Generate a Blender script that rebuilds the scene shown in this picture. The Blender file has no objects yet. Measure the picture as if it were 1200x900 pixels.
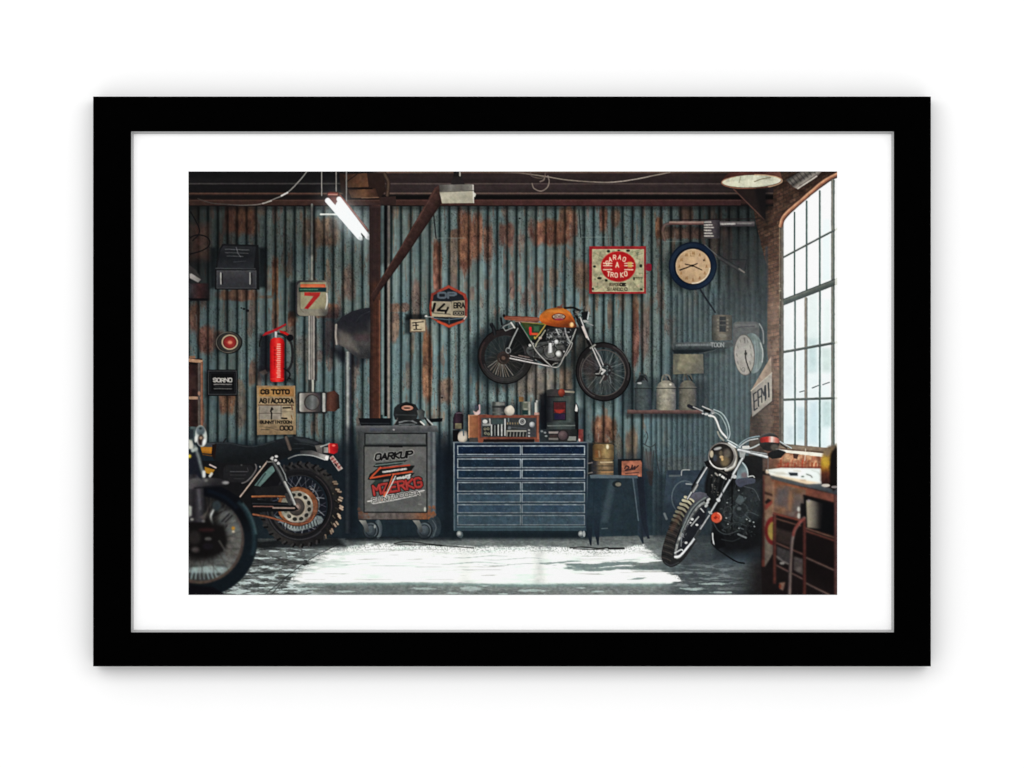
# A framed art print photographed against white.  The print is a FLAT printed picture (of a
# motorcycle workshop), so it is built as a flat sheet at its real place and size: a lattice of
# ink dots whose colours are computed below from drawn shapes (no image is read), and each thing
# shown in the printed picture becomes its own piece of the sheet.  Units of the drawing code are
# millimetres on the sheet ("mm": x to the right, y down).
import math
import numpy as np

X0, Y0, WID, HEI = 221.0, 201.0, 760.0, 496.0     # extent of the printed image
RES = 1.5                                         # ink dots per mm
NW, NH = int(WID * RES) + 1, int(HEI * RES) + 1
XS = (X0 + np.arange(NW) / RES).astype(np.float32)
YS = (Y0 + np.arange(NH) / RES).astype(np.float32)
INK = np.zeros((NH, NW, 3), np.float32)           # display colour 0..255
IDS = np.zeros((NH, NW), np.int32)
ITEMS = []                                        # (name, parent index or -1, label)
CUR = 0


def thing(name, label=None):
    """start a new part of the print"""
    global CUR
    ITEMS.append((name, -1, label))
    CUR = len(ITEMS) - 1
    return CUR


def sub(name, of, label=None):
    """start a new sub-part of part number `of`"""
    global CUR
    ITEMS.append((name, of, label))
    CUR = len(ITEMS) - 1
    return CUR


def use(i):
    global CUR
    CUR = i


_LAT = {}


def noise(X, Y, sx, sy, seed=0):
    """smooth value noise 0..1 with grain size sx by sy"""
    if seed not in _LAT:
        _LAT[seed] = np.random.default_rng(seed + 11).random((128, 128)).astype(np.float32)
    L = _LAT[seed]
    u, v = X / sx + 37.3 * seed, Y / sy + 11.7 * seed
    iu, iv = np.floor(u).astype(int), np.floor(v).astype(int)
    fu, fv = u - iu, v - iv
    fu, fv = fu * fu * (3 - 2 * fu), fv * fv * (3 - 2 * fv)
    a, b = iu % 128, iv % 128
    c, d = (iu + 1) % 128, (iv + 1) % 128
    return (L[b, a] * (1 - fu) + L[b, c] * fu) * (1 - fv) + (L[d, a] * (1 - fu) + L[d, c] * fu) * fv


def fbm(X, Y, sx, sy, seed=0, n=4):
    t, a, s = 0, .5, 0
    for k in range(n):
        t = t + a * noise(X, Y, sx / 2 ** k, sy / 2 ** k, seed + k)
        s += a
        a *= .55
    return t / s


def sst(a, b, x):
    t = np.clip((x - a) / (b - a + 1e-9), 0, 1)
    return t * t * (3 - 2 * t)


def lerp(c0, c1, t):
    c0, c1 = np.asarray(c0, np.float32), np.asarray(c1, np.float32)
    return c0 + (c1 - c0) * t[..., None]


def ramp(stops, t):
    """stops: [(pos, colour)] or plain list of colours spread evenly over 0..1"""
    if not isinstance(stops[0][0], (tuple, list)) and len(stops[0]) == 3:
        stops = [(i / (len(stops) - 1), c) for i, c in enumerate(stops)]
    p = [s[0] for s in stops]
    return np.stack([np.interp(t, p, [s[1][k] for s in stops]) for k in range(3)], -1).astype(np.float32)


def vg(y0, y1, *cols):
    return lambda X, Y: ramp(list(cols), np.clip((Y - y0) / (y1 - y0), 0, 1))


def hg(x0, x1, *cols):
    return lambda X, Y: ramp(list(cols), np.clip((X - x0) / (x1 - x0), 0, 1))


def lg(p, q, *cols):
    dx, dy = q[0] - p[0], q[1] - p[1]
    n = dx * dx + dy * dy
    return lambda X, Y: ramp(list(cols), np.clip(((X - p[0]) * dx + (Y - p[1]) * dy) / n, 0, 1))


def rg(cx, cy, r, *cols):
    return lambda X, Y: ramp(list(cols), np.clip(np.hypot(X - cx, Y - cy) / r, 0, 1))


def win(x0, x1, y0, y1, m=3):
    i0, i1 = max(0, int((x0 - m - X0) * RES)), min(NW, int((x1 + m - X0) * RES) + 2)
    j0, j1 = max(0, int((y0 - m - Y0) * RES)), min(NH, int((y1 + m - Y0) * RES) + 2)
    if i0 >= i1 or j0 >= j1:
        return None
    return slice(j0, j1), slice(i0, i1)


def grid(w):
    return np.meshgrid(XS[w[1]], YS[w[0]])


SEED = [0]


def put(w, X, Y, d, col, blur=0, a=1., nz=.07, own=True):
    """ink the area where the distance d < 0"""
    h = max(.5 / RES, blur)
    m = sst(h, -h, d) * a if blur else np.clip(.5 - d * RES, 0, 1) * a
    c = col(X, Y) if callable(col) else np.broadcast_to(np.asarray(col, np.float32), X.shape + (3,))
    if nz:
        SEED[0] = (SEED[0] + 1) % 7
        k = 1 + nz * 2 * (fbm(X, Y, 4, 4, 60 + SEED[0], 3) - .5)
        c = c * k[..., None]
    INK[w] += (c - INK[w]) * m[..., None]
    if own:
        IDS[w][m > .5] = CUR


def smooth(pts, n=6, closed=False):
    P = [np.asarray(p, float) for p in pts]
    N = len(P)
    out = []
    for i in range(N if closed else N - 1):
        g = (lambda k: P[k % N]) if closed else (lambda k: P[min(max(k, 0), N - 1)])
        p0, p1, p2, p3 = g(i - 1), g(i), g(i + 1), g(i + 2)
        for k in range(n):
            t = k / n
            out.append(.5 * (2 * p1 + (p2 - p0) * t + (2 * p0 - 5 * p1 + 4 * p2 - p3) * t * t + (3 * p1 - p0 - 3 * p2 + p3) * t ** 3))
    if not closed:
        out.append(P[-1])
    return [tuple(p) for p in out]


def poly(pts, col, sm=0, blur=0, a=1., nz=.07, own=True, grow=0):
    if sm:
        pts = smooth(pts, sm, True)
    xs, ys = [p[0] for p in pts], [p[1] for p in pts]
    w = win(min(xs), max(xs), min(ys), max(ys), 3 + blur + grow)
    if w is None:
        return
    X, Y = grid(w)
    D = np.full(X.shape, 1e9, np.float32)
    ins = np.zeros(X.shape, bool)
    n = len(pts)
    for i in range(n):
        (ax, ay), (bx, by) = pts[i], pts[(i + 1) % n]
        ex, ey = bx - ax, by - ay
        L = ex * ex + ey * ey
        if L < 1e-12:
            continue
        t = np.clip(((X - ax) * ex + (Y - ay) * ey) / L, 0, 1)
        D = np.minimum(D, (X - ax - t * ex) ** 2 + (Y - ay - t * ey) ** 2)
        c = (ay > Y) != (by > Y)
        if ey:
            ins ^= c & (X < ex * (Y - ay) / ey + ax)
    d = np.sqrt(D)
    d[ins] *= -1
    put(w, X, Y, d - grow, col, blur, a, nz, own)


def rect(x0, y0, x1, y1, col, r=0, **k):
    if r:
        b = k.get('blur', 0)
        w = win(x0, x1, y0, y1, 3 + b)
        if w is None:
            return
        X, Y = grid(w)
        qx = np.abs(X - (x0 + x1) / 2) - (x1 - x0) / 2 + r
        qy = np.abs(Y - (y0 + y1) / 2) - (y1 - y0) / 2 + r
        d = np.hypot(np.maximum(qx, 0), np.maximum(qy, 0)) + np.minimum(np.maximum(qx, qy), 0) - r
        put(w, X, Y, d, col, **k)
    else:
        poly([(x0, y0), (x1, y0), (x1, y1), (x0, y1)], col, **k)


def box(x0, y0, x1, y1, col, lw=1, **k):
    """outline of a rectangle"""
    for p, q in (((x0, y0), (x1, y0)), ((x1, y0), (x1, y1)), ((x1, y1), (x0, y1)), ((x0, y1), (x0, y0))):
        line([p, q], lw, col, **k)


def line(pts, wd, col, sm=0, blur=0, a=1., nz=.07, own=True):
    """a rod; wd = width or (start width, end width); col may be a list of colours across it"""
    if sm:
        pts = smooth(pts, sm)
    w0, w1 = wd if isinstance(wd, tuple) else (wd, wd)
    xs, ys = [p[0] for p in pts], [p[1] for p in pts]
    w = win(min(xs), max(xs), min(ys), max(ys), 3 + max(w0, w1) + blur)
    if w is None:
        return
    X, Y = grid(w)
    ln = [math.hypot(pts[i + 1][0] - pts[i][0], pts[i + 1][1] - pts[i][1]) for i in range(len(pts) - 1)]
    tot, run = sum(ln) or 1, 0
    D, S, U = np.full(X.shape, 1e9, np.float32), np.zeros(X.shape, np.float32), np.zeros(X.shape, np.float32)
    for i, l in enumerate(ln):
        if l < 1e-9:
            continue
        (ax, ay), (bx, by) = pts[i], pts[i + 1]
        ex, ey = (bx - ax) / l, (by - ay) / l
        t = np.clip((X - ax) * ex + (Y - ay) * ey, 0, l)
        dd = np.hypot(X - ax - t * ex, Y - ay - t * ey)
        k = dd < D
        D[k] = dd[k]
        S[k] = ((Y - ay) * ex - (X - ax) * ey)[k]
        U[k] = ((run + t) / tot)[k]
        run += l
    hw = (w0 + (w1 - w0) * U) / 2
    if isinstance(col, list):
        cc = ramp(col, np.clip(S / np.maximum(hw, .01) * .5 + .5, 0, 1))
        c = lambda X, Y: cc
    elif isinstance(col, tuple) and isinstance(col[0], list):
        cc = ramp(col[0], U)
        c = lambda X, Y: cc
    else:
        c = col
    put(w, X, Y, D - hw, c, blur, a, nz, own)


def ell(cx, cy, rx, ry, col, rot=0, ring=0, arc=None, **k):
    """ellipse, or a ring of thickness `ring`, or an arc of it (degrees, 0 = right, 90 = down)"""
    m = max(rx, ry)
    w = win(cx - m, cx + m, cy - m, cy + m, 3 + k.get('blur', 0))
    if w is None:
        return
    X, Y = grid(w)
    cr, sr = math.cos(math.radians(rot)), math.sin(math.radians(rot))
    u, v = (X - cx) * cr + (Y - cy) * sr, -(X - cx) * sr + (Y - cy) * cr
    q = np.hypot(u / rx, v / ry)
    g = np.hypot(u / rx ** 2, v / ry ** 2) / np.maximum(q, 1e-6)
    d = (q - 1) / np.maximum(g, 1e-6)
    if ring:
        d = np.maximum(d, -d - ring)
    if arc:
        an = np.degrees(np.arctan2(v, u))
        mid, half = (arc[0] + arc[1]) / 2, (arc[1] - arc[0]) / 2
        da = np.abs((an - mid + 180) % 360 - 180) - half
        d = np.maximum(d, da * math.pi / 180 * m)
    put(w, X, Y, d, col, **k)


FONT = dict(A='062046 1434', B='06003041423303 3344453606', C='4130100105163645', D='06003041453606', E='40000646 0333',
            F='400006 0333', G='41301001051636454323', H='0006 4046 0343', I='2026', J='4045361605', K='0006 400346', L='000646',
            M='0600234046', N='06004640', O='103041453616050110', P='06003041423303', Q='103041453616050110 3446',
            R='06003041423303 2346', S='413010010213334445361605', T='0040 2026', U='000516364540', V='002640', W='0016233640',
            X='0046 4006', Y='002340 2326', Z='00400646')
FONT.update({'0': FONT['O'], '1': '112026', '2': '01103041420646', '3': '0110304142331333444536160 5'.replace(' ', ''),
             '4': '363004 0444', '5': '4000023244453606', '6': '4130100105163645443303', '7': '004016', '8': '103041423313020110 133344453616050413',
             '9': '43130201103041453616', '.': '2526', '-': '1333', "'": '2021'})


def text(s, x, y, w, h, col, lw=1., rot=0, shear=0, wob=0, **k):
    """stroke lettering filling the box x, y, w, h (rot degrees about its top left)"""
    n = len(s)
    adv = w / (n - .22)
    cw = adv * .78
    cr, sr = math.cos(math.radians(rot)), math.sin(math.radians(rot))
    rn = np.random.default_rng(len(s) * 7 + int(x))
    for i, ch in enumerate(s):
        if ch not in FONT:
            continue
        oy = (rn.random() - .5) * wob
        for st in FONT[ch].split():
            pts = []
            for j in range(0, len(st) - 1, 2):
                px = i * adv + int(st[j]) / 4 * cw
                py = int(st[j + 1]) / 6 * h + oy
                px += shear * (h - py)
                pts.append((x + px * cr - py * sr, y + px * sr + py * cr))
            line(pts, lw, col, nz=0, **k)


def scrib(x0, y0, x1, y1, col, lw=1, a=.8, seed=1, gap=.35, rot=0, **k):
    """a line of print too small to read"""
    rn = np.random.default_rng(seed)
    x = x0
    L = x1 - x0
    while x < x1:
        l = .6 + rn.random() * 2.2
        t0, t1 = (x - x0) / L, (min(x + l, x1) - x0) / L
        line([(x, y0 + (y1 - y0) * t0 + (rn.random() - .5) * .4), (min(x + l, x1), y0 + (y1 - y0) * t1)], lw, col, a=a, nz=0, own=False, **k)
        x += l + gap + rn.random() * .8


def shade(pts, a=.6, blur=4, col=(6, 9, 12), sm=0):
    poly(pts, col, sm=sm, blur=blur, a=a, nz=0, own=False)


def shr(x0, y0, x1, y1, a=.6, blur=4, col=(6, 9, 12)):
    shade([(x0, y0), (x1, y0), (x1, y1), (x0, y1)], a, blur, col)


def glow(cx, cy, rx, ry, col, a=.3, rot=0):
    m = max(rx, ry)
    w = win(cx - m, cx + m, cy - m, cy + m)
    if w is None:
        return
    X, Y = grid(w)
    cr, sr = math.cos(math.radians(rot)), math.sin(math.radians(rot))
    u, v = ((X - cx) * cr + (Y - cy) * sr) / rx, (-(X - cx) * sr + (Y - cy) * cr) / ry
    m = np.clip(1 - u * u - v * v, 0, 1) ** 2 * a
    INK[w] += (np.asarray(col, np.float32) - INK[w]) * m[..., None]


def dots(x0, y0, x1, y1, n, cols, r=(.4, 1.2), seed=3, a=.8, inside=None, ang=None, ln=0):
    """small specks and glints"""
    rn = np.random.default_rng(seed)
    for i in range(n):
        x, y = x0 + rn.random() * (x1 - x0), y0 + rn.random() * (y1 - y0)
        if inside and not inside(x, y):
            continue
        rr = r[0] + rn.random() * (r[1] - r[0])
        c = cols[rn.integers(len(cols))]
        if ln:
            th = math.radians(ang if ang is not None else rn.random() * 180)
            l = ln * (.4 + rn.random())
            line([(x, y), (x + math.cos(th) * l, y + math.sin(th) * l)], rr, c, a=a, nz=0, own=False)
        else:
            ell(x, y, rr, rr, c, a=a, nz=0, own=False)


CHROME = [(20, 22, 24), (235, 240, 240), (150, 155, 158), (40, 42, 46), (16, 17, 19)]
STEEL = [(40, 42, 44), (165, 165, 160), (95, 95, 95), (28, 28, 30)]
# ------------------------------------------------------------------ walls, ceiling, floor
WALL = thing('corrugated_wall', 'rust-stained teal corrugated metal wall')
w = win(X0, 905, 232, 650)
X, Y = grid(w)


def interp(v, pts):
    return np.interp(v, [p[0] for p in pts], [p[1] for p in pts])


# rib profile
jit = .6 * (noise(X * 0 + np.round((X - 560) / 11.3) * 13, Y, 9, 60, 5) - .5)
u = np.mod((X + jit - 560) / 11.3, 1)
crest = ramp([(0, (27, 38, 38)), (.08, (33, 45, 44)), (.17, (80, 94, 91)), (.27, (112, 126, 120)), (.5, (115, 129, 124)), (.7, (104, 118, 114)),
              (.83, (84, 98, 96)), (.93, (50, 62, 62)), (1, (27, 38, 38))], u)
crest = crest * (1 + .2 * (noise(X, Y, 1.7, 40, 25) - .5) + .12 * (noise(X, Y, 1.1, 12, 26) - .5))[..., None]
u2 = np.mod((X - 757) / 6.1, 1)
fine = ramp([(0, (54, 68, 70)), (.35, (120, 138, 136)), (.6, (96, 112, 112)), (1, (54, 68, 70))], u2)
kf = np.clip(sst(752, 768, X) * sst(455, 485, Y) + sst(778, 792, X) * sst(330, 350, Y), 0, 1)
C = crest + (fine - crest) * kf[..., None]
# every sheet rib weathers a little differently
rib = np.floor((X - 560 + jit) / 11.3)
tone = 1 + .16 * (noise(rib * 17 + 3, Y, 11, 120, 2) - .5) + .2 * (fbm(X, Y, 14, 50, 8) - .5)
C = C * tone[..., None]
hue = fbm(X, Y, 16, 40, 15) - .5
C = C * (1 + hue[..., None] * np.array([-.10, .06, .16]))
# rust: listed patches plus streaks
R = np.zeros_like(X)
for (x0, x1, y0, y1, k) in [(537, 553, 244, 320, 1), (553, 566, 252, 305, .9), (566, 577, 262, 306, .8), (508, 517, 283, 345, 1), (526, 544, 268, 280, .7),
                            (527, 536, 270, 345, .5), (545, 551, 300, 322, .5), (585, 601, 262, 288, .8), (624, 668, 258, 288, 1), (655, 676, 243, 276, .8), (664, 670, 240, 262, .9),
                            (626, 637, 314, 345, .6), (644, 655, 313, 336, .5), (673, 690, 308, 340, .65), (702, 712, 243, 275, .9), (716, 726, 246, 268, .7), (597, 603, 318, 352, .6),
                            (768, 776, 255, 280, 1), (776, 830, 266, 280, .7), (796, 812, 240, 262, .7), (832, 846, 268, 300, .5), (846, 858, 262, 310, .6),
                            (741, 749, 352, 430, .9), (750, 762, 356, 420, .5), (712, 718, 352, 385, .5), (495, 507, 382, 472, .95), (513, 531, 443, 474, .65), (475, 481, 425, 455, .4),
                            (695, 722, 488, 520, .95), (733, 748, 500, 548, .6), (722, 730, 515, 540, .4), (600, 655, 428, 466, .45), (655, 672, 428, 470, .6), (676, 690, 392, 430, .4),
                            (232, 252, 382, 414, .9), (247, 262, 388, 410, .7), (258, 275, 455, 484, .9), (230, 240, 470, 500, .8), (276, 288, 462, 500, .5), (238, 246, 340, 352, .4),
                            (264, 300, 238, 274, .95), (300, 312, 236, 252, .4), (355, 364, 256, 290, .55), (364, 396, 255, 288, .7), (318, 326, 303, 348, 1), (319, 327, 348, 390, .7), (337, 347, 366, 384, .9), (302, 320, 346, 350, .5),
                            (256, 304, 340, 352, .8), (292, 300, 352, 384, .5), (368, 398, 356, 372, .8), (402, 416, 312, 350, .5), (345, 375, 392, 420, .3), (292, 300, 425, 452, .7), (455, 469, 355, 366, .7), (457, 468, 366, 400, .6),
                            (470, 480, 355, 365, .6), (484, 492, 330, 372, .5), (550, 556, 336, 352, .4), (567, 573, 328, 340, .4), (495, 500, 240, 262, .5), (222, 234, 355, 390, .8),
                            (775, 850, 535, 556, .5), (785, 815, 545, 560, .4), (700, 712, 552, 560, .3), (862, 880, 300, 345, .25), (838, 848, 350, 380, .3), (800, 812, 350, 372, .25)]:
    cx, cy, hx, hy = (x0 + x1) / 2, (y0 + y1) / 2, (x1 - x0) / 2, (y1 - y0) / 2
    d = np.maximum(np.abs(X - cx) / hx, np.abs(Y - cy) / hy)
    e = np.hypot((X - cx) / hx, (Y - cy) / hy) * .85
    d = .5 * d + .5 * e + .75 * (fbm(X, Y, 6, 26, 21) - .5)
    R = np.maximum(R, k * sst(1.2, .72, d))
fr = fbm(X, Y, 9, 34, 31, 5)
R = np.maximum(R, .45 * sst(.60, .72, fr) * sst(560, 500, Y))
R = np.maximum(R, .3 * sst(.66, .76, fbm(X, Y, 3, 22, 44, 4)) * sst(530, 480, Y))
rv = fbm(X, Y, 5, 9, 51)
rust = lerp((96, 58, 45), (162, 106, 77), np.clip((rv - .3) * 2.2, 0, 1)) * (1 + .12 * (noise(X, Y, 40, 60, 9)[..., None] - .5) * np.array([0, -.6, 1.5]))
lum = (C.mean(-1) / 104)
rust = rust * np.clip(.2 + .74 * lum, 0, 1.3)[..., None]
kr = (R * (1 - .55 * kf))[..., None]
C = C + (rust - C) * np.clip(kr, 0, .93)
# scratches, pits
pit = sst(.70, .78, noise(X, Y, .9, 1.3, 63)) * .22 * (fbm(X, Y, 30, 40, 64) > .47)
C = C * (1 - pit)[..., None]
chalk = sst(.68, .8, fbm(X, Y, 2.2, 7, 71, 3)) * .3
C = C + (np.array([158, 172, 166]) - C) * (chalk * lum * .7)[..., None]
# light falling over the wall in the picture
L = interp(X, [(221, .66), (300, .78), (380, .84), (450, .93), (560, .98), (700, .97), (760, .90), (830, .74), (900, .64)])
L = L * interp(Y, [(240, .80), (290, .9), (380, .98), (480, 1.03), (520, 1.0), (640, .92)])
L = L * (1 - .38 * sst(330, 230, X) * sst(390, 250, Y))
L = L * (1 - .2 * sst(430, 360, X) * sst(330, 300, Y) * sst(235, 300, Y))
L = L * (1 - .40 * sst(770, 850, X) * sst(345, 262, Y))
C = C * (1.06 * L)[..., None]
blue = (.35 + .65 * sst(330, 470, Y)) * (1 - .3 * sst(420, 330, X) * sst(350, 250, Y))
C = C * (1 + blue[..., None] * np.array([-.045, .015, .05]))
dkr = sst(832, 858, X) * sst(262, 290, Y) * sst(420, 350, Y) * .62
C = C + (np.array([40, 44, 46]) - C) * dkr[..., None]
low = sst(516, 556, Y) * sst(788, 752, X)
low = np.maximum(low, sst(508, 530, Y) * sst(428, 384, X))
low = np.maximum(low, sst(496, 540, Y) * sst(503, 512, X) * sst(540, 530, X))
dk = lerp((27, 38, 48), (38, 54, 62), np.clip((Y - 540) / 80, 0, 1)) * (1 + .18 * (fbm(X, Y, 10, 60, 81)[..., None] - .5))
dk = dk * (.75 + .25 * sst(395, 430, X))[..., None]
C = C * (1 - .96 * low)[..., None] + dk * (.96 * low)[..., None]
# the haze of the window light at the right
hz = sst(740, 850, X) * sst(310, 400, Y) * .42
C = C + (np.array([76, 90, 94]) - C) * hz[..., None]
INK[w] = C
IDS[w] = WALL

# left corner: dark shading painted over the wall, rust patch between
shr(200, 300, 246, 352, .5, 8, (12, 12, 13))
rect(221, 262, 246, 304, (84, 48, 38), blur=7, a=.5, nz=.3, own=False)
shr(200, 232, 232, 352, .35, 12, (14, 14, 15))
# seams of the sheeting
for (x0, x1, y, a) in [(508, 545, 279, .35), (680, 716, 278, .35), (778, 800, 283, .3)]:
    line([(x0, y), (x1, y)], .9, (150, 165, 155), a=a, own=False)
line([(507.5, 244), (511, 279)], 1.3, (24, 26, 30), own=False)
line([(678.5, 246), (680.5, 278)], 1.1, (30, 34, 36), own=False)
for (x, y, r) in [(518, 466, .9), (511.5, 480, .5), (609, 256, .9), (640, 273, .6), (286, 362, 1.2), (290, 364, 1.6), (283, 361, .8), (424, 337, .7), (594, 338, .4)]:
    ell(x, y, r * 1.3, r, (16, 16, 20), own=False)
line([(599, 337), (594, 350)], .8, (40, 46, 48), own=False)

BRICK = thing('brick_wall', 'shadowed brown brick wall around the arched window')
w = win(876, 982, 201, 562)
X, Y = grid(w)
# courses fall towards the corner, in the perspective of the picture
v = (Y - 440) / (1 + (X - 880) * .0022) / 4.2 + (X - 880) * .012
row = np.floor(v)
uu = (X - 880) / 7.5 + .5 * np.mod(row, 2)
fu, fv = np.mod(uu, 1), np.mod(v, 1)
mort = np.maximum(sst(.10, .0, fu) + sst(.93, 1, fu), sst(.22, .05, fv) + sst(.86, 1, fv))
bt = noise(np.floor(uu) * 7.7, row * 5.3, 1.9, 1.7, 12)
C = lerp((78, 52, 42), (124, 88, 68), bt) * (.8 + .45 * fbm(X, Y, 5, 5, 13))[..., None]
C = C + (np.array([62, 52, 46]) - C) * (np.clip(mort, 0, 1) * .7)[..., None]
C = C * (.72 + .56 * fbm(X, Y, 3.2, 2.6, 14, 3))[..., None]
plast = np.maximum(sst(.50, .62, fbm(X, Y, 12, 20, 17)) * sst(320, 400, Y) * .55, .6 * np.exp(-((X - 906) / 9) ** 2 - ((Y - 366) / 28) ** 2))
C = C + (np.array([140, 112, 94]) - C) * plast[..., None]
L = interp(Y, [(201, .42), (240, .62), (300, .8), (360, 1.0), (420, 1.02), (480, .86), (560, .8)]) * (.72 + .36 * sst(884, 912, X))
C = C * L[..., None]
C = C + (np.array([72, 76, 76]) - C) * (.25 * sst(340, 420, Y) * sst(912, 888, X))[..., None]
edge = interp(Y, [(201, 874), (262, 886), (290, 893), (310, 898), (352, 899), (400, 899), (450, 901), (472, 884), (490, 879), (562, 876)])
m = np.clip((X - edge) * RES + .5 + 2.5 * (fbm(X, Y, 4, 6, 19) - .5), 0, 1)
INK[w] += (C - INK[w]) * m[..., None]
IDS[w][m > .5] = BRICK
shade([(884, 300), (893, 296), (899, 352), (898, 452), (890, 452)], .35, 4, (30, 36, 38))
line([(898.2, 290), (899, 352)], 3, (46, 52, 58), blur=1.5, a=.7, own=False)

FLOOR = thing('concrete_floor', 'worn grey concrete floor with a patch of bright sunlight')
w = win(X0, 981, 618, 698)
X, Y = grid(w)
base = lerp((92, 99, 98), (126, 131, 127), fbm(X, Y, 40, 6, 3))
base = base * (.8 + .4 * fbm(X, Y, 3, 1.3, 24, 3))[..., None]
base = base * (.86 + .22 * sst(624, 650, Y))[..., None]
# left: streaky reflections
base = base * (1 - .12 * sst(400, 340, X))[..., None]
s = sst(.47, .60, fbm(X, Y, 11, 1.7, 33, 5)) * sst(395, 345, X) * sst(630, 648, Y)
base = base + (np.array([206, 222, 218]) - base) * (s * .9)[..., None]
base = base * (1 - .38 * sst(420, 330, X) * sst(.52, .40, fbm(X, Y, 18, 2.6, 35)))[..., None]
# right: shaded blue grey floor with pale streaks
kr = sst(760, 800, X)
rt = lerp((62, 70, 73), (92, 99, 100), fbm(X, Y, 26, 3.2, 41)) * (.82 + .36 * fbm(X, Y, 3, 1.2, 43))[..., None]
s2 = sst(.53, .66, fbm(X, Y, 17, 2.2, 47, 4)) * sst(652, 668, Y) * sst(900, 830, X)
rt = rt + (np.array([150, 160, 160]) - rt) * (s2 * .6)[..., None]
rt = rt * (1 - .3 * sst(640, 625, Y))[..., None]
bl = np.exp(-((X - 868) / 26) ** 2 - ((Y - 653) / 9) ** 2)
rt = rt + (np.array([70, 92, 108]) - rt) * (bl * .55)[..., None]
rt = rt * (1 - .6 * sst(845, 925, X + (Y - 660) * .5))[..., None]
base = base + (rt - base) * kr[..., None]
# the sun patch
top = interp(X, [(330, 700), (345, 672), (372, 648), (388, 641), (440, 637.5), (500, 639), (555, 641), (640, 640), (700, 644), (722, 643), (756, 638), (772, 652), (790, 668), (802, 685)])
bot = interp(X, [(318, 681), (350, 684), (480, 683), (620, 685), (700, 684), (770, 684.5), (806, 683)])
n1 = (fbm(X, Y, 9, 2.5, 53) - .5) * 5
right = interp(Y, [(636, 748), (641, 757), (650, 768), (657, 776), (660, 742), (665, 744), (668, 776), (674, 796), (680, 806), (684, 790), (687, 770)])
m = sst(-2.2, 2.2, Y - top + n1) * sst(1.6, -1.6, Y - bot + n1 * .5) * sst(7, -9, X - right + (fbm(X, Y, 10, 1.8, 56, 4) - .5) * 34)
left = interp(Y, [(637, 392), (650, 366), (662, 348), (672, 336), (690, 318)])
m = m * sst(-14, 26, X - left + (fbm(X, Y, 14, 2.2, 54, 4) - .5) * 60)
lit = lerp((255, 255, 250), (236, 247, 238), sst(.52, .72, fbm(X, Y, 34, 3.4, 57, 3)))
ln_ = sst(.70, .78, fbm(X, Y, 60, 1.6, 58, 3)) * .22 * sst(684, 676, Y)
lit = lit * (1 - ln_)[..., None]
grey = sst(.56, .74, fbm(X, Y, 26, 5, 62, 5)) * .42 * sst(470, 380, X) + sst(.62, .78, fbm(X, Y, 38, 3.5, 65, 4)) * .16
lit = lit + (np.array([170, 184, 178]) - lit) * grey[..., None]
lit = lit * (1 - .10 * np.exp(-((X - 632) / 7) ** 2) * (.5 + fbm(X, Y, 5, 5, 67)) - .05 * np.exp(-((X - 545) / 9) ** 2))[..., None]
# shadow strokes inside the patch
for (cx, cy, hx, hy, a) in [(712, 661.5, 62, 2.8, .95), (656, 659, 34, 1.3, .7), (712, 666.5, 56, 2.4, .9), (768, 663, 34, 3, .95), (690, 664, 30, 3, .9), (748, 678, 13, 1.2, .7), (730, 656.5, 30, .9, .3), (560, 652.5, 50, .7, .35), (600, 655, 40, .6, .4),
                            (540, 660, 60, .7, .35), (418, 661, 30, .6, .3), (600, 661.6, 50, .5, .5), (450, 646, 40, .5, .3), (520, 669, 60, .5, .15)]:
    q = np.hypot((X - cx) / hx, (Y - cy + 1.2 * np.sin((X - cx) / 13)) / hy) + .9 * (fbm(X, Y, 8, 1.5, 59) - .5)
    lit = lit + (np.array([112, 128, 126]) - lit) * (sst(1.1, .55, q) * a)[..., None]
grit = sst(.5, .7, noise(X, Y, 1.1, .9, 61)) * sst(12, 0, Y - top) * .6
m = m * (1 - grit)
base = base + (lit - base) * m[..., None]
# teal tint along the patch edge and pale blotches in front of the patch
e = np.exp(-((Y - bot - 1) / 2.0) ** 2) * sst(330, 380, X) * sst(800, 770, X) * .5
base = base + (np.array([128, 164, 158]) - base) * e[..., None]
for (cx, cy, hx, hy) in [(497, 689.5, 14, 1.7), (552, 690, 16, 3), (622, 692, 22, 2), (568, 686.5, 8, 1), (682, 689, 6, 1), (532, 695, 10, 1.5), (405, 693, 12, 1.4), (360, 690, 16, 1.2), (590, 696, 8, 1), (700, 693, 9, 1), (812, 690, 16, 2), (838, 684, 20, 1.6), (845, 694, 14, 1)]:
    q = np.hypot((X - cx) / hx, (Y - cy) / hy) + 1.2 * (fbm(X, Y, 5, 1.4, 66) - .5)
    base = base + (np.array([186, 204, 198]) - base) * (sst(1.1, .5, q) * .75)[..., None]
hz0 = interp(X, [(221, 634), (330, 630), (420, 631), (560, 629), (700, 629), (775, 627), (800, 625), (900, 625)])
m = np.clip((Y - hz0 - 1.2 * (fbm(X, Y, 5, 5, 68) - .5)) * RES * .6 + .5, 0, 1)
INK[w] += (base - INK[w]) * m[..., None]
IDS[w][m > .5] = FLOOR
shade([(405, 630), (540, 626), (540, 633), (410, 634)], .6, 2, (16, 20, 24))
shade([(530, 624), (690, 624), (690, 630), (530, 630)], .7, 2, (14, 20, 24))
line([(318, 697), (336, 676), (352, 663), (372, 650), (398, 637)], 1.0, (40, 44, 44), a=.75, own=False)
line([(338, 674), (310, 697)], 1.2, (36, 40, 40), a=.6, own=False)
for (x, y) in [(358, 657), (360, 660), (357, 662)]:
    ell(x, y, 2.2, .9, (38, 40, 38), own=False)

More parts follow.
